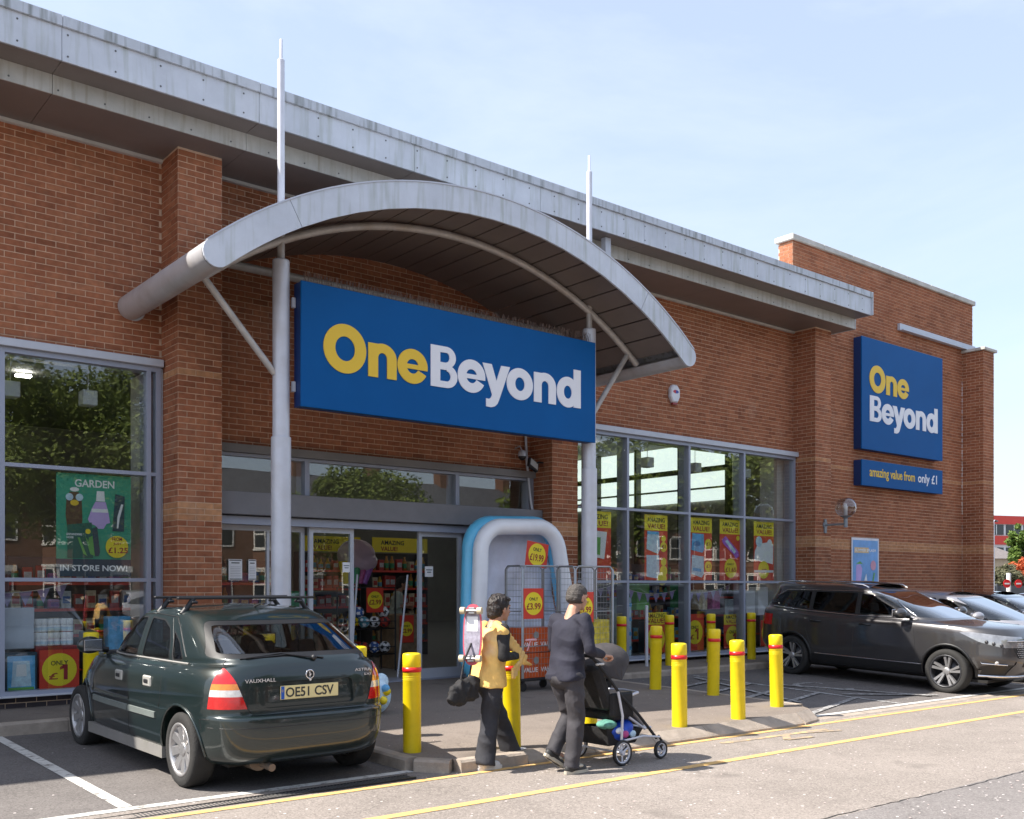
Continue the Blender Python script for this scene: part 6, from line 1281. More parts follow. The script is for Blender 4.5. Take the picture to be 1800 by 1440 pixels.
# ---------------- pushchair
pc = empty('pushchair', (6.52, 6.66, gz(6.6, 6.6)), .02, 'black pushchair with dark hood and a bright blue bag in its basket', 'pushchair')
for s in (-1, 1):
    y = s*.27
    mb = MB(); mb.tube([(-.33, y*.86, 1.00), (-.20, y*.95, .86), (.02, y, .62), (.24, y, .44), (.50, y*.95, .20)], .014, 10); mb.build('frame_tube', 'blackcl', pc)
    mb = MB(); mb.tube([(-.04, y, .68), (.02, y, .45), (0, y, .13)], .013, 10); mb.tube([(0, y, .22), (.30, y, .24), (.53, y, .21)], .011, 8); mb.build('frame_tube', 'steel', pc)
    mb = MB(); mb.tube([(.53, y*.95, .22), (.58, y*.95, .16), (.56, y*.95, .085)], .012, 8); mb.tube([(.535, y*.95-.02, .13), (.56, y*.95-.02, .085)], .01, 6); mb.build('fork', 'dark', pc)
    for (x, r_) in ((0, .118), (.56, .085)):
        T = Matrix.Translation((x, y*(1.06 if x == 0 else .95), r_)) @ Matrix.Rotation(PI/2, 4, 'X'); mb = MB()
        mb.lathe([(r_-.022, -.014), (r_-.006, -.018), (r_, -.008), (r_, .008), (r_-.006, .018), (r_-.022, .014)], 32, 0, T, closed=True); wl = mb.build('wheel', 'black', pc)
        mb = MB(); mb.lathe([(r_-.034, -.010), (r_-.022, -.013), (r_-.022, .013), (r_-.034, .010)], 32, 0, T, closed=True); mb.lathe([(.022, -.02), (.022, .02)], 12, 0, T); mb.lathe([(.022, .02), (0, .021)], 12, 0, T)
        for k in range(3 if r_ > .1 else 5): a = 2*PI*k/(3 if r_ > .1 else 5)+.5; mb.tube([T @ Vector((.015*math.cos(a), .015*math.sin(a), 0)), T @ Vector(((r_-.026)*math.cos(a), (r_-.026)*math.sin(a), 0))], .009, 6)
        mb.build('rim', 'steel', wl)
mb = MB(); mb.tube([(0, -.28, .118), (0, .28, .118)], .010, 8); mb.build('axle', 'steel', pc)
mb = MB(); mb.tube([(-.33, -.232, 1.00), (-.345, -.20, 1.012), (-.345, .20, 1.012), (-.33, .232, 1.00)], .017, 12); mb.build('handlebar', 'blackcl', pc)
mb = MB(); mb.bev(-.30, -.20, -.26, -.235, .925, .945, .006); mb.build('handle_tag', 'shoew', pc)
# hood: fan of fabric panels
hc = Vector((.04, 0, .775)); mb = MB(); nu, nv = 18, 14; vs = []
for i in range(nu+1):
    a = math.radians(168-112*i/nu); rr = .35+.015*abs(math.sin(i/nu*PI*3))
    for j in range(nv+1):
        b = -PI/2+PI*j/nv; vs.append((hc.x+rr*math.cos(a)*max(.0, math.cos(b))**.55, .245*math.sin(b), hc.z+rr*math.sin(a)*.92*max(0, math.cos(b))**.55+.0))
mb.add(vs, [(i*(nv+1)+j, i*(nv+1)+j+1, (i+1)*(nv+1)+j+1, (i+1)*(nv+1)+j) for i in range(nu) for j in range(nv)], 0, True); ho = mb.build('hood', M('hood_grey', (.045, .039, .040), .8, var=.2, vs=6, bump=.5, bs=12), pc); sd = ho.modifiers.new('s', 'SOLIDIFY'); sd.thickness = .008
mb = MB(); mb.bev(-.17, -.04, -.22, .22, .10, .56, .04, 0, Matrix.Translation((.08, 0, .46)) @ Matrix.Rotation(-.42, 4, 'Y')); mb.build('seat_back', 'blackcl', pc)
mb = MB(); mb.bev(-.06, .26, -.215, .215, .40, .50, .035); mb.build('seat', 'blackcl', pc)
for s in (-1, 1):
    mb = MB(); mb.bev(-.10, .20, s*.225-.02, s*.225+.02, .44, .66, .018); mb.build('seat_side', 'blackcl', pc)
mb = MB(); mb.bev(-.02, .20, -.20, .20, -.015, .015, .01, 0, Matrix.Translation((.25, 0, .46)) @ Matrix.Rotation(.75, 4, 'Y')); mb.build('leg_rest', M('leg_grey', (.28, .26, .25), .7, var=.2), pc)
mb = MB(); mb.bev(.40, .50, -.20, .20, .285, .305, .006); mb.tube([(.18, -.2, .42), (.40, -.2, .29)], .012, 8); mb.tube([(.18, .2, .42), (.40, .2, .29)], .012, 8); mb.build('foot_rest', 'steel', pc)
mb = MB(); mb.tube([(.14, -.23, .62), (.30, -.2, .64), (.33, 0, .645), (.30, .2, .64), (.14, .23, .62)], .014, 8); mb.build('bumper_bar', 'steel', pc)
mb = MB(); vs = [(-.12, -.21, .34), (.36, -.21, .30), (.36, .21, .30), (-.12, .21, .34), (-.06, -.17, .17), (.30, -.17, .17), (.30, .17, .17), (-.06, .17, .17)]; mb.add(vs, [(4, 5, 6, 7), (0, 1, 5, 4), (1, 2, 6, 5), (2, 3, 7, 6), (3, 0, 4, 7)]); bk = mb.build('basket', 'blackcl', pc); sd = bk.modifiers.new('s', 'SOLIDIFY'); sd.thickness = .006
cb_ = empty('carrier_bag', (6.62, 6.60, gz(6.6, 6.6)+.19), .1, 'bright blue patterned carrier bag stuffed in the pushchair basket', 'bag')
mb = MB(); mb.ball((0, 0, .09), 1, 18, 0, (.18, .17, .10)); mb.ball((.08, -.05, .13), 1, 16, 0, (.10, .12, .08)); mb.ball((-.10, -.04, .12), 1, 16, 0, (.09, .12, .06)); remesh(mb, 'bag_body', 'blackcl', cb_, .009, 3).data.materials[0] = M('bag_blue', (.012, .07, .48), .4, var=.3, vs=6, bump=.4, bs=12)
mb = MB(); mb.ball((0, 0, 0), 1, 12, 0, (.055, .02, .03), Matrix.Translation((-.08, -.155, .12))); mb.build('bag_print', 'pwhite', cb_); mb = MB(); mb.ball((0, 0, 0), 1, 12, 0, (.05, .02, .035), Matrix.Translation((-.01, -.165, .08))); mb.build('bag_print', M('print_magenta', (.45, .05, .22), .5), cb_)
mb = MB(); mb.ball((0, 0, 0), 1, 12, 0, (.045, .02, .035), Matrix.Translation((.12, -.15, .07))); mb.build('bag_print', 'ppale', cb_)
gb_ = MB(); gb_.ball((0, 0, 0), 1, 16, 0, (.10, .09, .045)); o = gb_.build('folded_cloth', M('cloth_green', (.10, .28, .22), .8, var=.4, vs=12)); o.location = (6.45, 6.50, gz(6.5, 6.5)+.37); tag(o, 'crumpled green and pink cloth lying on the blue bag under the pushchair', 'cloth')
# shopper inside the doorway
sh_ = dict(wom); sh_.update(top='pshirt', trous='grtrou', hem=.06, shoes=('shoek', 'shoek', 'shoek'), topname='t_shirt', sleeve=0, elr=(.02, -.2, 1.02), wrr=(.22, -.1, 1.06), wrl=(.22, .1, 1.02), anl=(.02, .09, .095), knl=(.02, .085, .47), anr=(-.02, -.09, .095), fpl=0)
mt['pshirt'] = M('pale_green_shirt', (.42, .46, .40), .8, bump=.3, bs=10)
person('person', (9.75, 15.2, .18), -.5, sh_, 'shopper in a pale green top standing inside the doorway')
# ------------------------------------------------------------------ things by the door
mt['pvcw'] = M('pool_white', (.90, .90, .93), .35, var=.05, vs=3, bump=.25, bs=6, coat=.3); mt['pvcb'] = M('pool_blue', (.14, .56, .84), .3, var=.1, vs=3, bump=.2, bs=6, coat=.3); mt['pvcs'] = M('pool_sheet', (.70, .72, .82), .45, var=.12, vs=2, bump=1.0, bs=5)
pl = empty('paddling_pool', (9.80, 11.58, pz(11.5)), label='large inflatable blue and white paddling pool stood on end behind the roll cages', cat='paddling pool')
def rpath(wb, wt, h, r, n=9, bulge=.05):
    P = []; cs = [((wb/2-r, r), -PI/2), ((wt/2-r, h-r), 0), ((-wt/2+r, h-r), PI/2), ((-wb/2+r, r), PI)]
    for (cx, cz), a0 in cs:
        for i in range(n+1): a = a0+PI/2*i/n; P.append((cx+r*math.cos(a), cz+r*math.sin(a)))
    return P
def inflated(P, y, r, fn=None, sub=1):
    pts = [Vector((x, y, z)) for x, z in P]; pts.append(pts[0]); return pts
mb = MB(); Pp = 0
for (off, y, r, m) in ((.065, .13, .118, 'pvcb'), (0, -.05, .122, 'pvcw')):
    P2 = rpath(1.90+off*2, 1.56+off*2, 2.22+off*2, .42); P2 = [(x, z-off+.12) for x, z in P2]
    mb = MB(); pts = [Vector((x, y, z)) for x, z in P2]; n = len(pts); vs = []; k = 16
    for i in range(n):
        t = (pts[(i+1) % n]-pts[i-1]).normalized(); u = t.cross(Vector((0, 1, 0))).normalized()
        for j in range(k): a = 2*PI*j/k; vs.append(pts[i]+u*math.cos(a)*r+Vector((0, 1, 0))*math.sin(a)*r*.95)
    mb.add(vs, [(i*k+j, i*k+(j+1) % k, ((i+1) % n)*k+(j+1) % k, ((i+1) % n)*k+j) for i in range(n) for j in range(k)], 0, True); o = mb.build('air_ring', m, pl); o.rotation_euler = (-.06, -.035, 0)
mb = MB(); nx_, nz_ = 26, 28; vs = []
for j in range(nz_+1):
    z = .14+2.2*j/nz_; w_ = .95-.17*j/nz_
    for i in range(nx_+1): x = -w_+2*w_*i/nx_; vs.append((x, .26+.022*math.sin(7*x+5*math.sin(2.1*z))+.018*math.sin(11*z+3*x)+.012*math.sin(23*x-9*z), z))
mb.add(vs, [(j*(nx_+1)+i, j*(nx_+1)+i+1, (j+1)*(nx_+1)+i+1, (j+1)*(nx_+1)+i) for j in range(nz_) for i in range(nx_)], 0, True); o = mb.build('base_sheet', 'pvcs', pl); o.rotation_euler = (-.06, -.035, 0)
price(9.60, 10.03, 1.87, 2.24, 11.40, '£19.99', 'red price poster with £19.99 disc fixed high on the paddling pool').o.rotation_euler = (0, .13, 0)
mt['wire'] = M('zinc_wire', (.36, .37, .38), .35, .7, var=.1)
def cage(loc, w_, d, h, label):
    o = empty('roll_cage', loc, 0, label, 'roll cage', 'roll cages in front of the entrance')
    mb = MB(); mb.bev(-w_/2, w_/2, -d/2, d/2, .14, .18, .01); mb.build('base', 'dark', o)
    for sx in (-1, 1):
        for sy in (-1, 1):
            mb = MB(); T = Matrix.Translation((sx*(w_/2-.05), sy*(d/2-.05), .062)) @ Matrix.Rotation(PI/2, 4, 'X'); mb.lathe([(.062, -.016), (.062, .016)], 18, 0, T); mb.lathe([(.062, .016), (0, .018)], 18, 0, T); mb.lathe([(0, -.018), (.062, -.016)], 18, 0, T); mb.bev(sx*(w_/2-.05)-.02, sx*(w_/2-.05)+.02, sy*(d/2-.05)-.028, sy*(d/2-.05)+.028, .10, .14, .004); mb.build('castor', 'black', o)
    sides = [((-w_/2, -d/2), (-w_/2, d/2)), ((w_/2, -d/2), (w_/2, d/2)), ((-w_/2+.02, d/2), (w_/2-.02, d/2)), ((-w_/2+.02, -d/2), (w_/2-.02, -d/2))]
    for k, ((x0, y0), (x1, y1)) in enumerate(sides):
        a, b = Vector((x0, y0, 0)), Vector((x1, y1, 0)); mb = MB(); e = (b-a).normalized()*.05
        mb.tube([a+Vector((0, 0, .18)), a+Vector((0, 0, h-.05)), a+e+Vector((0, 0, h)), b-e+Vector((0, 0, h)), b+Vector((0, 0, h-.05)), b+Vector((0, 0, .18))], .012, 8); mb.tube([a+Vector((0, 0, .62)), b+Vector((0, 0, .62))], .007, 6); mb.tube([a+Vector((0, 0, 1.1)), b+Vector((0, 0, 1.1))], .007, 6)
        fo = mb.build('side_frame', 'wire', o); wm_ = MB(); L = (b-a).length; n = int(L/.055)
        for i in range(1, n): p = a.lerp(b, i/n); wm_.tube([p+Vector((0, 0, .2)), p+Vector((0, 0, h-.01))], .0022, 4, caps=False)
        for i in range(1, int((h-.2)/.085)): z = .2+i*.085; wm_.tube([a+Vector((0, 0, z)), b+Vector((0, 0, z))], .0022, 4, caps=False)
        tag(wm_.build('wire_mesh', 'wire', fo, fix=False), kind='stuff')
    return o
cg = cage((9.10, 10.63, pz(10.6)), .70, .36, 1.73, 'left roll cage holding orange boxes in front of the paddling pool'); cage((9.73, 10.23, pz(10.3)), .74, .36, 1.73, 'right roll cage standing by the silver column behind the man')
price(8.76, 9.12, 1.13, 1.55, 10.43, '£3.99', 'red price poster with £3.99 disc hung on the left roll cage'); price(9.37, 9.70, 1.08, 1.50, 10.03, '£9.99', 'red price poster with disc hung on the right roll cage behind the man')
ob = [(8.93, 10.63, .18, 'lower left orange box in the left roll cage'), (9.26, 10.63, .18, 'lower right orange box in the left roll cage'), (8.93, 10.63, .53, 'upper left orange box in the left roll cage'), (9.26, 10.64, .53, 'upper right orange box in the left roll cage')]
for i, (x, y, z, lb) in enumerate(ob):
    o = empty('carton', (x, y, pz(y)+z), R.uniform(-.02, .02), lb, 'box', 'orange boxes in the roll cage'); mb = MB(); mb.bev(-.160, .160, -.15, .15, 0, .34, .004); mb.build('carton_body', M('carton_orange', (.62, .10, .02), .5, var=.2, vs=9) if i == 0 else bpy.data.materials['carton_orange'], o)
    t = text('VALUE', .09, 'pwhite', o, -.14, -.1515, .08, off=.02, ext=.0004); mb = MB(); disc(mb, .10, .24, .05, .05, -.152, -.1505); mb.build('logo', M('logo_grey', (.3, .3, .3), .5) if i == 0 else bpy.data.materials['logo_grey'], o)
for i, (x, z, c, lb) in enumerate(((9.55, .18, (.10, .25, .10), 'green printed box low in the right roll cage'), (9.90, .18, (.55, .50, .45), 'pale box low in the right roll cage'), (9.56, .60, (.50, .50, .52), 'white box high in the right roll cage'), (9.91, .60, (.62, .50, .05), 'yellow box high in the right roll cage'))):
    mb = MB(); mb.bev(-.155, .155, -.15, .15, 0, .38, .004); o = mb.build('carton', M('carton_col%d' % i, c, .5, var=.4, vs=12)); o.location = (x, 10.23, pz(10.3)+z); tag(o, lb, 'box')
# bag of toys beside the hatchback
o = empty('toy_bag', (6.05, 9.9, pz(9.9)), 0, 'clear plastic bag of bright toys on the pavement behind the hatchback', 'bag'); mb = MB(); mb.ball((0, 0, .2), 1, 16, 0, (.22, .18, .22)); mb.ball((.1, 0, .36), 1, 12, 0, (.1, .08, .1)); b_ = remesh(mb, 'bag_film', 'ppale', o, .012, 2)
for i in range(5): mb = MB(); mb.ball((R.uniform(-.14, .14), -.17, R.uniform(.1, .34)), .05, 12); mb.build('toy', ('yellow', 'pblue', 'pred', 'plime', 'pyel')[i], o)
# ------------------------------------------------------------------ goods inside the windows
COLS = [(.42, .04, .03), (.50, .30, .03), (.04, .12, .38), (.50, .50, .50), (.05, .28, .12), (.40, .08, .24), (.10, .34, .45), (.45, .20, .04), (.28, .10, .36), (.55, .45, .30)]
gm = [M('goods_%s' % n, c, .5, var=.45, vs=16) for n, c in zip(('red', 'yellow', 'blue', 'white', 'green', 'pink', 'teal', 'orange', 'violet', 'tan'), COLS)]
pack = []
for i in range(10):
    m = MB(); k = i % 3
    if k == 0: m.bev(-.06, .06, -.05, .05, 0, .20, .006); m.box(-.045, .045, -.0515, -.0502, .06, .14, 1)
    elif k == 1: m.lathe([(0, 0), (.045, 0), (.045, .15), (.03, .17), (.02, .20), (.02, .23), (0, .23)], 12); m.lathe([(.0455, .04), (.0455, .12)], 12, 1)
    else: m.bev(-.07, .07, -.05, .05, 0, .13, .02); m.box(-.05, .05, -.0515, -.0502, .03, .09, 1)
    o = m.build('p', [gm[i], gm[(i*3+3) % 10]]); pack.append(o.data); bpy.data.objects.remove(o)
mt['shelf'] = M('shelf_metal', (.10, .10, .105), .5, .2)
nprod = [0]
def shelf(x, y, rz, w_, levels, where, short, header=None, pal=None, dens=.15):
    o = empty('shelf_unit', (x, y, .18), rz, 'shop shelf unit full of small goods, '+where, 'shelf'); H_ = levels[-1]+.35
    mb = MB(); mb.box(-w_/2, w_/2, .22, .25, 0, H_); mb.box(-w_/2-.01, -w_/2, -.2, .25, 0, H_); mb.box(w_/2, w_/2+.01, -.2, .25, 0, H_); mb.build('carcass', 'shelf', o)
    for z in levels: mb = MB(); mb.box(-w_/2, w_/2, -.2, .219, z-.025, z); mb.box(-w_/2, w_/2, -.206, -.2005, z-.035, z+.005, 1); mb.build('shelf', ['shelf', 'pred'], o)
    if header: mb = MB(); mb.box(-w_/2, w_/2, -.2, -.18, H_+.01, H_+.30); mb.build('header', 'pyel', o); text('AMAZING', .12, 'pink', o, -w_*.35, -.202, H_+.16, off=.015); text('VALUE!', .12, 'pmaroon', o, -w_*.35, -.202, H_+.04, off=.015)
    ORD = 'first second third fourth fifth sixth seventh eighth ninth tenth eleventh twelfth thirteenth fourteenth fifteenth sixteenth'.split(); CN = 'red yellow blue white green pink teal orange violet tan'.split()
    for li, z in enumerate(levels):
        n = int(w_/dens)
        for i in range(n):
            if nprod[0] >= 285: break
            nprod[0] += 1; k = R.choice(pal) if pal else R.randrange(10); lx, ly = -w_/2+(i+.5)*w_/n, -.12+R.uniform(-.02, .02)
            q = link('packet', pack[k]); q.location = (x+lx*math.cos(rz)-ly*math.sin(rz), y+lx*math.sin(rz)+ly*math.cos(rz), .18+z+.001); q.rotation_euler = (0, 0, rz+R.uniform(-.2, .2)); q.scale = (1, 1, R.uniform(.9, 1.25))
            tag(q, '%s %s, %s along %s shelf, %s' % (CN[k], ('carton', 'bottle', 'packet')[k % 3], ORD[i], ('bottom', 'second', 'third', 'fourth', 'fifth')[li], short), 'packet', 'goods on the shop shelves')
shelf(4.1, 14.3, 0, 1.9, [.30, .75, 1.10, 1.45], 'behind the left window', 'unit behind the garden poster', pal=[0, 0, 5, 7, 9, 3]); shelf(6.3, 14.6, 0, 1.9, [.30, .70, 1.10, 1.45], 'behind the left window nearer the brick pier', 'unit behind the left brick pier', pal=[0, 5, 7, 9, 2])
shelf(10.9, 17.0, 0, 1.3, [.3, .65, 1.0, 1.35, 1.7], 'under the bright value header inside the door', 'unit right of the doorway shopper', True, [0, 7, 9, 1], .14); shelf(9.5, 17.2, 0, 1.2, [.3, .65, 1.0, 1.35, 1.7], 'left of the one under the value header', 'unit behind the ball rack', True, [0, 1, 9], .14)
shelf(12.6, 15.8, -.1, 1.6, [.3, .75, 1.2, 1.65], 'deep behind the right door leaf in blue tones', 'unit behind the right door leaf', False, [2, 6, 8, 2]); shelf(15.1, 14.3, 0, 2.2, [.3, .75, 1.15, 1.5], 'behind the right window, left part', 'right window unit nearest the silver column'); shelf(18.2, 14.5, 0, 2.2, [.3, .75, 1.15, 1.5], 'behind the right window, middle part', 'middle unit behind the right window'); shelf(21.0, 14.6, 0, 2.2, [.3, .75, 1.15, 1.5], 'behind the right window, far part', 'right window unit nearest the wall lamp')
def flags(name, P, label, zs=1):
    o = empty(name, P[0], 0, label, 'bunting', 'lilac bunting hung inside the windows'); O = Vector(P[0]); mb = MB(); mb.tube([Vector(p)-O for p in P], .004, 5); mb.build('string', 'pwhite', o)
    fl_m = bpy.data.materials.get('flag_lilac') or M('flag_lilac', (.34, .28, .50), .7)
    for a, b in zip(P, P[1:]):
        a, b = Vector(a)-O, Vector(b)-O; d = b-a; L = d.length; u = d/L; c = (a+b)/2; hw = .075
        mb = MB(); p0, p1, p2 = c-u*hw, c+u*hw, c+Vector((0, 0, -.17)); mb.add([p0, p1, p2, p0+Vector((0, .003, 0)), p1+Vector((0, .003, 0)), p2+Vector((0, .003, 0))], [(0, 1, 2), (5, 4, 3), (0, 3, 4, 1), (1, 4, 5, 2), (2, 5, 3, 0)]); mb.build('flag', fl_m, o)
def sag(x0, x1, z0, z1, y, s, n): return [(x0+(x1-x0)*i/n, y, z0+(z1-z0)*i/n-s*4*(i/n)*(1-i/n)) for i in range(n+1)]
flags('bunting', sag(2.75, 3.55, 1.50, 1.62, 12.86, .03, 4), 'lilac bunting in the left window above the white board'); flags('bunting', sag(13.06, 14.64, 1.60, 1.50, 12.86, .12, 7), 'lilac bunting across the second bay of the right window'); flags('bunting', sag(14.74, 16.32, 1.48, 1.62, 12.86, .10, 7), 'lilac bunting across the third bay of the right window'); flags('bunting', sag(11.6, 12.95, 1.62, 1.60, 12.86, .10, 6), 'lilac bunting in the bay beside the silver column')
def thingbox(name, x0, x1, y0, y1, z0, z1, m, label, cat='box', b=.01, mats=None):
    o = empty(name, ((x0+x1)/2, (y0+y1)/2, z0), 0, label, cat); mb = MB(); mb.bev(x0, x1, y0, y1, z0, z1, b); wb(mb, name+'_body', m, o); return o
thingbox('display_board', 2.70, 3.13, 12.78, 12.80, .84, 1.33, M('board_pale', (.42, .46, .55), .5), 'plain pale board standing in the left window', 'board')
o = thingbox('pool_box', 2.80, 3.16, 12.76, 12.95, .32, .80, 'pnavy', 'blue boxed swimming pool set low in the left window corner')
mb = MB(); mb.box(2.83, 3.13, 12.757, 12.7595, .35, .76); wb(mb, 'box_print', 'pblue', o); mb = MB(); mb.prism([(2.87, .40), (3.09, .40), (3.07, .70), (2.89, .70)], 12.754, 12.7565); wb(mb, 'box_print', 'ppale', o); mb = MB(); mb.prism([(2.92, .52), (3.04, .52), (3.03, .66), (2.93, .66)], 12.751, 12.7535); wb(mb, 'box_print', 'pwhite', o); mb = MB(); mb.box(2.84, 3.12, 12.7545, 12.7565, .355, .39); wb(mb, 'box_print', 'plime', o)
for i in range(3):
    for j in range(2):
        o = empty('roll_pack', (3.24+i*.15, 12.95, .86+j*.17), 0, ('lower ' if j == 0 else 'upper ')+('left', 'middle', 'right')[i]+' pack of paper rolls above the red £1 poster', 'pack', 'packs of paper rolls in the left window')
        for k in range(2): mb = MB(); mb.lathe([(0, 0), (.036, 0), (.040, .006), (.040, .072), (.036, .078), (0, .078)], 16, 0, Matrix.Translation((-.034+(k % 2)*.068, 0, .08*(k > 5)))); mb.lathe([(.0404, .02), (.0404, .055)], 16, 1, Matrix.Translation((-.034+(k % 2)*.068, 0, 0))); mb.lathe([(0, .08), (.036, .08), (.04, .086), (.04, .152), (.036, .158), (0, .158)], 16, 0, Matrix.Translation((-.034+(k % 2)*.068, 0, 0))); mb.build('roll', ['pwhite', 'ppale'], o)
thingbox('display_stand', 3.16, 3.64, 12.86, 13.1, .20, .858, M('stand_red', (.30, .03, .03), .6), 'red stand carrying the packs of paper rolls', 'stand')
for (x0, x1, z0, z1, m, lb) in ((4.02, 4.30, .75, 1.20, 'pblue', 'blue boxed pack beside the window jamb behind the hatchback roof'), (3.72, 3.90, .55, 1.02, 'pnavy', 'dark blue tub stack beside the red £1 poster'), (4.02, 4.2, .45, .74, 'pyel', 'yellow boxed pack low beside the window jamb')): thingbox('boxed_goods', x0, x1, 12.9, 13.1, z0, z1, m, lb)
for i, (x0, x1, z0, z1, m, lb) in enumerate(((13.22, 13.56, .26, 1.36, 'ppale', 'tall pale blue carton stack in the right window behind the thin post'), (13.7, 14.05, 1.12, 1.62, 'plime', 'green and white boxed toy behind the bunting'), (14.0, 14.5, .3, .9, 'pnavy', 'navy tub low in the second bay'), (14.9, 15.2, 1.15, 1.6, gm[4], 'green boxed toy in the third bay'), (15.5, 15.75, 1.1, 1.5, gm[9], 'tan boxed toy in the third bay'), (15.9, 16.15, 1.1, 1.48, gm[5], 'pink boxed toy in the third bay'), (16.6, 16.9, .9, 1.3, 'ppale', 'pale blue box in the last bay'), (17.0, 17.3, 1.0, 1.5, 'pwhite', 'white box with prints in the last bay'), (17.4, 17.75, .95, 1.55, 'pwhite', 'tall white carton in the last bay near the jamb'), (11.6, 11.95, .6, 1.2, gm[0], 'red boxed goods in the first bay beside the roll cage'))):
    thingbox('boxed_goods', x0, x1, 13.0, 13.25, z0, z1, m, lb)
o = bpy.data.objects.new('x', None); bpy.data.objects.remove(o)
for k in range(4): mb = MB(); mb.box(13.221, 13.559, 12.996, 12.9995, .38+k*.27, .45+k*.27); wb(mb, 'carton_band', 'pblue', [q for q in bpy.data.objects if q.get('label', '').startswith('tall pale blue carton')][0])
# ball rack, inflatable cake and basket in the doorway
rk = empty('ball_rack', (8.55, 14.2, .18), 0, 'black wire rack of footballs just inside the open doors', 'rack')
mb = MB()
for sx in (-.42, .42):
    for sy in (-.22, .22): mb.tube([(sx, sy, 0), (sx, sy, 1.38)], .015, 8)
for z in (.28, .70, 1.37):
    mb.tube([(-.42, -.22, z), (.42, -.22, z), (.42, .22, z), (-.42, .22, z), (-.42, -.22, z)], .012, 6)
    if z < 1.3: [mb.tube([(-.42+.105*i, -.22, z), (-.42+.105*i, .22, z)], .005, 5, caps=False) for i in range(9)]; mb.tube([(-.42, -.22, z+.12), (.42, -.22, z+.12)], .008, 6)
mb.build('frame', 'black', rk)
bmt = {}
def ballmesh(a, b):
    key = (a, b)
    if key not in bmt:
        bm = bmesh.new(); bmesh.ops.create_icosphere(bm, subdivisions=1, radius=.095); bmesh.ops.subdivide_edges(bm, edges=bm.edges, cuts=3, use_grid_fill=True)
        ico = bmesh.new(); bmesh.ops.create_icosphere(ico, subdivisions=1, radius=1); cs = [v.co.normalized() for v in ico.verts][:12] if 0 else None
        t = (1+5**.5)/2; cs = [Vector(p).normalized() for p in ((-1, t, 0), (1, t, 0), (-1, -t, 0), (1, -t, 0), (0, -1, t), (0, 1, t), (0, -1, -t), (0, 1, -t), (t, 0, -1), (t, 0, 1), (-t, 0, -1), (-t, 0, 1))]; ico.free()
        for v in bm.verts: v.co = v.co.normalized()*.095
        me = bpy.data.meshes.new('football'); bm.to_mesh(me); bm.free(); me.materials.append(mt[a] if isinstance(a, str) else a); me.materials.append(mt[b] if isinstance(b, str) else b)
        for p in me.polygons: p.use_smooth = True; c_ = p.center.normalized(); p.material_index = 1 if max(c_.dot(q) for q in cs) > .945 else 0
        bmt[key] = me
    return bmt[key]
bi = 0
for (z, xs_) in ((.39, (-.3, -.1, .1, .3)), (.81, (-.3, -.1, .1, .3)), (.97, (-.2, .28))):
    for x in xs_:
        a, b = [('pwhite', 'pink'), (gm[0], 'pink'), (gm[2], 'pwhite'), ('pwhite', 'pink'), ('yellow', 'pink'), (gm[6], 'pwhite')][bi % 6]; q = link('football', ballmesh(a, b)); q.location = (8.55+x, 14.2-.08, .18+z-(.0 if z < .9 else 0)); q.rotation_euler = (R.uniform(0, 6), R.uniform(0, 6), 0)
        tag(q, ('black and white', 'red', 'blue', 'black and white', 'yellow', 'teal')[bi % 6]+' football, '+{.39: 'bottom shelf', .81: 'middle shelf', .97: 'top of the pile'}[z]+', '+('first', 'second', 'third', 'fourth')[xs_.index(x)]+' from the left in the rack', 'football', 'footballs in the rack'); bi += 1
price(8.40, 8.72, 1.15, 1.55, 13.95, '£2.99', 'red price poster with £2.99 disc on the ball rack'); price(9.20, 9.48, .62, 1.08, 14.2, '£2.99', 'red price poster with £2.99 disc on the crate right of the ball rack')
thingbox('goods_crate', 9.1, 9.6, 14.22, 14.7, .18, 1.1, M('crate_tan', (.25, .17, .10), .7, var=.4, vs=8), 'tan crate of toys right of the ball rack', 'crate')
ck = empty('inflatable_cake', (8.3, 14.1, 1.62), 0, 'inflatable cake with rainbow striped cup above the ball rack', 'inflatable'); mb = MB(); mb.ball((0, 0, .46), 1, 20, 0, (.34, .20, .26)); mb.ball((.1, 0, .36), 1, 16, 0, (.28, .2, .18)); remesh(mb, 'icing', 'pwhite', ck, .015, 3).data.materials[0] = M('icing_pink', (.55, .42, .52), .3)
for i, m in enumerate(('yellow', gm[6], gm[4], gm[5], gm[8])): mb = MB(); mb.tube([(-.22+.10*i*.8, -.06, 0), (-.28+.13*i, -.06, .36)], [.055, .075], 12); mb.build('stripe', m, ck)
mb = MB(); mb.ball((0, 0, 0), .001, 6)
for (x0, x1, z0, z1, m, lb) in ((6.9, 7.25, .2, 1.1, gm[2], 'blue stacked goods behind the left door leaf'), (7.5, 7.9, .2, .9, gm[0], 'red and gold goods low behind the left door leaf'), (7.0, 7.3, 1.12, 1.5, gm[4], 'green goods stacked behind the left door leaf')): thingbox('boxed_goods', x0, x1, 13.9, 14.2, z0, z1, m, lb)
for i, (x, m, lb) in enumerate(((11.2, M('roll_lilac', (.22, .16, .32), .6), 'lilac rolled mat leaning behind the right door leaf'), (11.55, M('roll_dark', (.06, .05, .09), .6), 'dark rolled mat leaning behind the right door leaf'), (10.9, M('roll_tan', (.30, .24, .16), .6), 'tan rolled mat leaning behind the right door leaf'))):
    mb = MB(); mb.tube([(0, 0, .11), (.12, .25, 1.35)], .11, 18); o = mb.build('rolled_mat', m); o.location = (x, 14.6, .18); tag(o, lb, 'rolled mat')
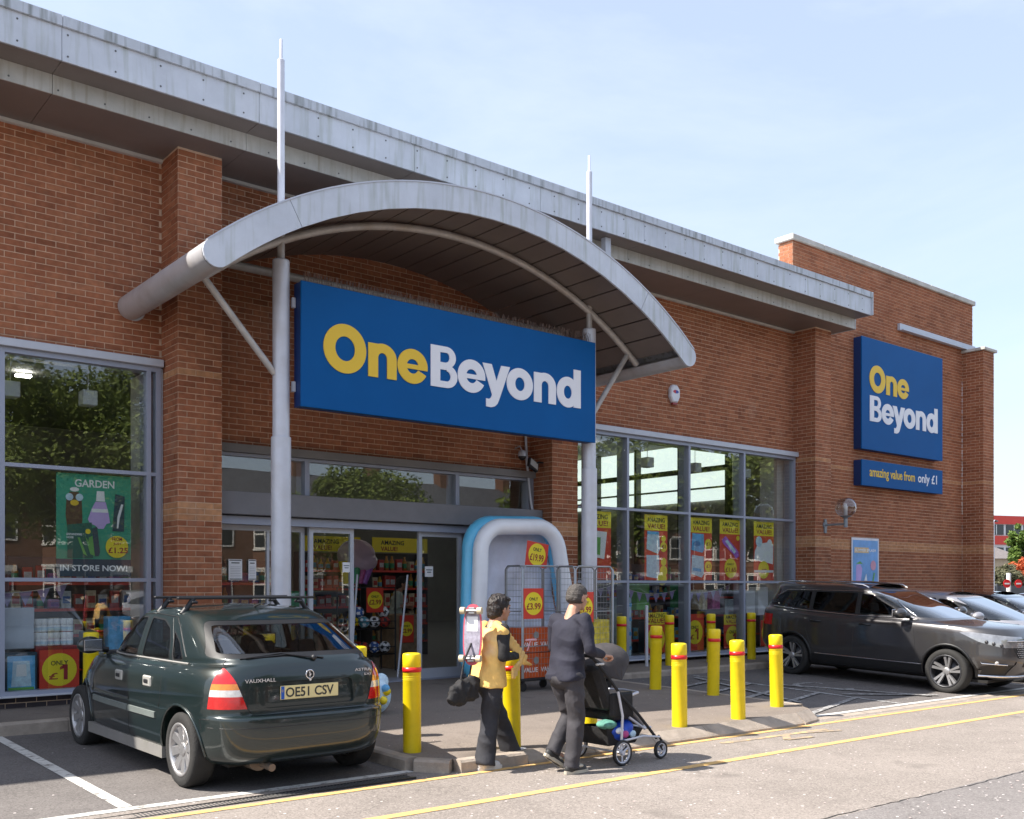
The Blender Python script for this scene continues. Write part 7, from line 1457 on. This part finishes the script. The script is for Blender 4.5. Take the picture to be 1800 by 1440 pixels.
# ------------------------------------------------------------------ trees, houses across the street, far buildings
def foliage_mat(name, c1, c2):
    m, t, b = _mat(name); n = t.nodes; L = t.links; b.inputs['Roughness'].default_value = .6; b.inputs['Specular IOR Level'].default_value = .3
    g = n.new('ShaderNodeNewGeometry'); r = n.new('ShaderNodeValToRGB'); r.color_ramp.elements[0].color = c1+(1,); r.color_ramp.elements[1].color = c2+(1,); L.new(g.outputs['Random Per Island'], r.inputs[0]); L.new(r.outputs[0], b.inputs['Base Color'])
    tr = n.new('ShaderNodeBsdfTranslucent'); L.new(r.outputs[0], tr.inputs[0]); ms = n.new('ShaderNodeMixShader'); ms.inputs[0].default_value = .3; out = n['Material Output']; L.new(b.outputs[0], ms.inputs[1]); L.new(tr.outputs[0], ms.inputs[2]); L.new(ms.outputs[0], out.inputs[0]); return m
mt['leaf'] = foliage_mat('leaf_green', (.06, .095, .015), (.24, .29, .06)); mt['leafl'] = foliage_mat('leaf_light', (.06, .12, .02), (.20, .28, .06)); mt['leafo'] = foliage_mat('leaf_olive', (.06, .07, .03), (.22, .20, .12)); mt['flame'] = foliage_mat('blossom_orange', (.35, .06, .02), (.65, .16, .06)); mt['bark'] = M('bark', (.07, .05, .035), .9, var=.3, vs=8, bump=.6, bs=20)
def tree(name, x, y, h, rad, n, label, m='leaf', leaf=.16, trunk_h=None, z0=0, group=None, rr=None):
    q = random.Random(rr if rr is not None else int(x*31+y*17)); o = empty(name, (x, y, z0), 0, label, 'tree', group); th = trunk_h or h*.3; mb = MB()
    mb.tube([(0, 0, -.2), (.05, 0, th*.5), (0, .05, th), (.1, 0, h*.75)], [h*.028, h*.022, h*.018, h*.006], 10); cl = []
    for i in range(9):
        a = q.uniform(0, 6.28); z = th+(h-th)*q.uniform(0, .5); e = Vector((math.cos(a)*rad*q.uniform(.5, .8), math.sin(a)*rad*q.uniform(.5, .8), z+(h-th)*q.uniform(.15, .4))); mid = Vector((e.x*.4, e.y*.4, (z+e.z)/2-.1)); mb.tube([(0, 0, z), mid, e], [h*.011, h*.007, h*.003], 6)
    mb.build('trunk', 'bark', o)
    for i in range(46):
        while True:
            p = Vector((q.uniform(-1, 1), q.uniform(-1, 1), q.uniform(-1, 1)))
            if .25 < p.length < 1: break
        cl.append((Vector((p.x*rad*.82, p.y*rad*.82, th+(h-th)*.5+p.z*(h-th)*.46)), rad*q.uniform(.16, .34)))
    vs = []; fs = []
    for i in range(n):
        c, r_ = cl[q.randrange(len(cl))]; d = Vector((q.gauss(0, 1), q.gauss(0, 1), q.gauss(0, 1))).normalized(); p = c+d*r_*q.uniform(.55, 1.05)
        u = Vector((q.gauss(0, 1), q.gauss(0, 1), q.gauss(0, .6))).normalized(); v = u.cross(d if abs(u.dot(d)) < .9 else Vector((0, 0, 1))).normalized(); s = leaf*q.uniform(.6, 1.3); k = len(vs)
        vs += [p-u*s, p+v*s*.45, p+u*s, p-v*s*.45]; fs.append((k, k+1, k+2, k+3))
    m_ = MB(); m_.v = [tuple(v) for v in vs]; m_.f = fs; m_.m = [0]*len(fs); m_.sm = [False]*len(fs); m_.build('crown', m, o, fix=False); return o
G1 = 'street trees across the road behind the viewer'
tree('street_tree', 11.5, -15.5, 10.3, 5.0, 52000, 'broad street tree reflected in the left window', group=G1, trunk_h=3.0, leaf=.11)
tree('street_tree', 3.0, -19, 10, 4.5, 12000, 'street tree further along behind the viewer', group=G1); tree('street_tree', 25.0, -17, 7.6, 3.6, 22000, 'smaller street tree reflected above the doors', group=G1, leaf=.11)
for i, (x, y, h, r_) in enumerate(((38, -15, 9, 4.6), (46, -16, 11, 5.2), (55, -15, 10.5, 5), (65, -17, 11, 5.5), (78, -16, 12, 6))): tree('street_tree', x, y, h, r_, 11000, ('second', 'third', 'fourth', 'fifth', 'sixth')[i]+' street tree along the far pavement, reflected in the right window', group=G1, leaf=.24)
mt['hbrick'] = M('house_brick', (.16, .075, .045), .9, var=.25, vs=5); mt['hwhite'] = M('house_white', (.70, .68, .64), .6, var=.06); mt['slate'] = M('slate_roof', (.07, .068, .075), .7, var=.25, vs=9); mt['hglass'] = M('house_glass', (.03, .035, .04), .08, var=.1); mt['hdoor'] = M('house_door', (.10, .03, .03), .5)
def terrace(x, label):
    o = empty('terraced_house', (x, -24, 0), 0, label, 'house', 'terraced houses across the street'); mb = MB(); mb.box(-2.6, 2.6, -8, 0, -.2, 5.7); mb.build('wall', 'hbrick', o)
    mb = MB(); mb.add([(-2.6, .35, 5.65), (2.6, .35, 5.65), (2.6, -4, 8.1), (-2.6, -4, 8.1), (-2.6, -8.3, 5.65), (2.6, -8.3, 5.65)], [(0, 1, 2, 3), (3, 2, 5, 4), (0, 3, 4), (1, 5, 2), (0, 4, 5, 1)]); rf = mb.build('roof', 'slate', o); mb = MB(); mb.bev(1.9, 2.6, -4.4, -3.6, 7.6, 9.1, .02); mb.build('chimney', 'hbrick', rf)
    mb = MB(); mb.prism([(-2.2, 0), (-.2, 0), (-.6, .8), (-1.8, .8)], -.1, 5.4, 'xy'); mb.build('bay', 'hbrick', o)
    for z in (.9, 3.5):
        for (x0, x1, y0, y1) in ((-2.2, -1.8, 0, .8), (-1.8, -.6, .8, .8), (-.6, -.2, .8, 0)):
            d = Vector((x1-x0, y1-y0, 0)); L = d.length; d.normalize(); nn = Vector((-d.y, d.x, 0)); a = math.atan2(d.y, d.x); T = Matrix.Translation((x0, y0, z)) @ Matrix.Rotation(a, 4, 'Z'); m = MB(); m.box(.04, L-.04, .0, .04, 0, 1.5, 0, T); m.box(.0, L, .0, .07, 1.5, 1.62, 0, T); m.box(0, L, .0, .07, -.08, 0, 0, T); f = m.build('window', 'hwhite', o); m = MB(); m.box(.14, L-.14, .045, .055, .10, .70, 0, T); m.build('pane', 'hglass', f); m = MB(); m.box(.14, L-.14, .045, .055, .80, 1.40, 0, T); m.build('pane', 'hglass', f)
    for z, h in ((3.6, 1.4),): m = MB(); m.box(.9, 1.9, .0, .05, z, z+h); f = m.build('window', 'hwhite', o); m = MB(); m.box(1.0, 1.8, .052, .06, z+.1, z+h-.1); m.build('pane', 'hglass', f)
    m = MB(); m.box(.8, 1.8, 0, .05, 0, 2.2); m.box(.7, 1.9, 0, .12, 2.2, 2.5); f = m.build('door_frame', 'hwhite', o); m = MB(); m.box(.92, 1.68, .055, .08, 0, 2.05); m.build('door', 'hdoor', f)
    return o
t0 = terrace(-1, 'brick terraced house across the street')
for k in range(1, 15): t = copytree(t0); t.location = (-1+5.2*k, -24, 0)
for k, t in enumerate([q for q in bpy.data.objects if q.name.startswith('terraced_house')]): t['label'] = 'brick terraced house with white bay, %s along the row across the street' % 'first second third fourth fifth sixth seventh eighth ninth tenth eleventh twelfth thirteenth fourteenth fifteenth'.split()[k]
# parked car mirrored in the glass
for i, (x, c) in enumerate(((10.5, c2), (17.5, c3), (30, c4))):
    q = copytree(c); q.location = (x, -6.4, gz(x, 0)); q.rotation_euler = (0, 0, 0 if i != 1 else PI); q['label'] = ('silver car parked across the road behind the viewer', 'black car parked across the road behind the viewer', 'pale car parked farther along across the road')[i]
# far right strip
def P3(px, D, z): u = (px-900)/1752.0; s, c = math.sin(YAW), math.cos(YAW); return Vector((D*(s+c*u), D*(c-s*u), z))
o = empty('office_block', (118, 52, 0), -.35, 'far white office block with bright red bands and ribbon windows', 'building')
mb = MB(); mb.box(-8.0, 16, 0, 12, -1, 9.2); mb.build('wall', 'hwhite', o)
mt['redband'] = M('red_cladding', (.62, .045, .025), .5, var=.05)
for z0, z1 in ((8.55, 9.5), (6.2, 7.2), (3.6, 4.6), (.8, 1.8)): mb = MB(); mb.box(-8.3, 16.3, -.25, 12.3, z0, z1); mb.build('red_band', 'redband', o)
for z0 in (7.22, 4.62, 1.85):
    for k in range(8): mb = MB(); mb.box(-6.8+k*2.6, -4.6+k*2.6, -.08, .02, z0+.1, z0+1.25); f = mb.build('window', 'hglass', o); mb = MB(); mb.box(-5.75+k*2.6, -5.65+k*2.6, -.12, -.09, z0+.1, z0+1.25); mb.build('mullion', 'hwhite', f)
o = empty('far_house', tuple(P3(1752, 82, 0)), -.5, 'small far house with grey pitched roof beside the red banded block', 'house'); mb = MB(); mb.box(-6, 2.2, 0, 7, -1, 3.8); mb.build('wall', M('cream_render', (.52, .40, .27), .8), o); mb = MB(); mb.add([(-6.4, -.4, 3.75), (2.6, -.4, 3.75), (2.6, 7.4, 3.75), (-6.4, 7.4, 3.75), (-4, 3.5, 5.5), (.2, 3.5, 5.5)], [(0, 1, 5, 4), (1, 2, 5), (2, 3, 4, 5), (3, 0, 4), (0, 3, 2, 1)]); mb.build('roof', M('grey_tiles', (.16, .14, .135), .8, var=.2, vs=5), o)
mb = MB(); mb.box(-1.2, .2, -.04, .02, 1.2, 2.5); mb.build('window', 'hwhite', o)
p = P3(1800, 62, 0); tree('leafy_tree', p.x, p.y, 5.7, 1.05, 7000, 'light green leafy tree in front of the red banded block', 'leafl', .12, 1.6)
p = P3(1792, 58, 0); tree('flowering_tree', p.x, p.y, 3.2, .8, 4000, 'orange flowering shrub tree under the light green tree', 'flame', .09, .8); p = P3(1757, 56, 0); tree('olive_shrub', p.x, p.y, 2.5, 1.1, 6000, 'low olive green shrub beside the corner brick pier', 'leafo', .10, .4); p = P3(1774, 57, 0); tree('olive_shrub', p.x, p.y, 2.9, 1.0, 6000, 'taller olive shrub behind the no entry sign', 'leafo', .10, .5)
p = P3(1755, 52, -.2); fe = empty('panel_fence', tuple(p), -.5, 'dark panel fence behind the parked cars at the far right', 'fence')
for k in range(5): mb = MB(); mb.box(-2+k*1.9, -.15+k*1.9, 0, .05, 0, 1.75); mb.build('fence_panel', M('fence_dark', (.07, .075, .085), .8) if k == 0 else bpy.data.materials['fence_dark'], fe); mb = MB(); mb.box(-.12+k*1.9, -.03+k*1.9, -.02, .08, 0, 1.85); mb.build('fence_post', bpy.data.materials['fence_dark'], fe)
p = P3(1773, 47, 0); ns = empty('road_sign', tuple(p), -.45, 'no entry sign on a white post at the far right', 'sign'); mb = MB(); mb.cyl((0, 0, -.2), .10, 2.35, 12); mb.build('post', 'hwhite', ns)
for dx in (-.22, .42): mb = MB(); mb.cyl((dx, -.16, 1.65), .20, .02, 24, ax='y'); mb.build('sign_disc', 'redtape', ns); mb = MB(); mb.box(dx-.13, dx+.13, -.168, -.162, 1.615, 1.685); mb.build('sign_bar', 'hwhite', ns)
p = P3(1746, 45, 0); sl_ = empty('street_lamp', tuple(p), .2, 'thin street lamp with flat head just past the corner pier', 'lamp'); mb = MB(); mb.cyl((0, 0, -.2), .06, 4.6, 10); mb.tube([(0, 0, 4.4), (.15, 0, 4.5), (.3, 0, 4.52)], .03, 8); mb.build('post', 'steel', sl_); mb = MB(); mb.bev(.2, .55, -.08, .08, 4.46, 4.53, .01); mb.build('lamp_head', 'dark', sl_)
# petals and litter on the road
lt = MB(); q = random.Random(4)
for i in range(900):
    x, y = q.uniform(2, 22), q.choice((q.uniform(1.0, 5.8), q.uniform(1.5, 4.2))); s = q.uniform(.006, .014); a = q.uniform(0, 6.28); z = gz(x, y)+.003; c, d = math.cos(a)*s, math.sin(a)*s; lt.add([(x-c, y-d, z), (x+d*.6, y-c*.6, z+.003), (x+c, y+d, z+.001), (x-d*.6, y+c*.6, z+.004)], [(0, 1, 2, 3)])
for i in range(90):
    x, y = q.uniform(5.0, 10.6), q.uniform(7.2, 11.5); s = q.uniform(.006, .014); a = q.uniform(0, 6.28); z = pz(y)+.003; c, d = math.cos(a)*s, math.sin(a)*s; lt.add([(x-c, y-d, z), (x+d*.6, y-c*.6, z+.003), (x+c, y+d, z+.001), (x-d*.6, y+c*.6, z+.004)], [(0, 1, 2, 3)])
tag(lt.build('petals', M('petal_pink', (.60, .48, .45), .8), fix=False), 'pale petals and specks scattered over the tarmac', kind='stuff')
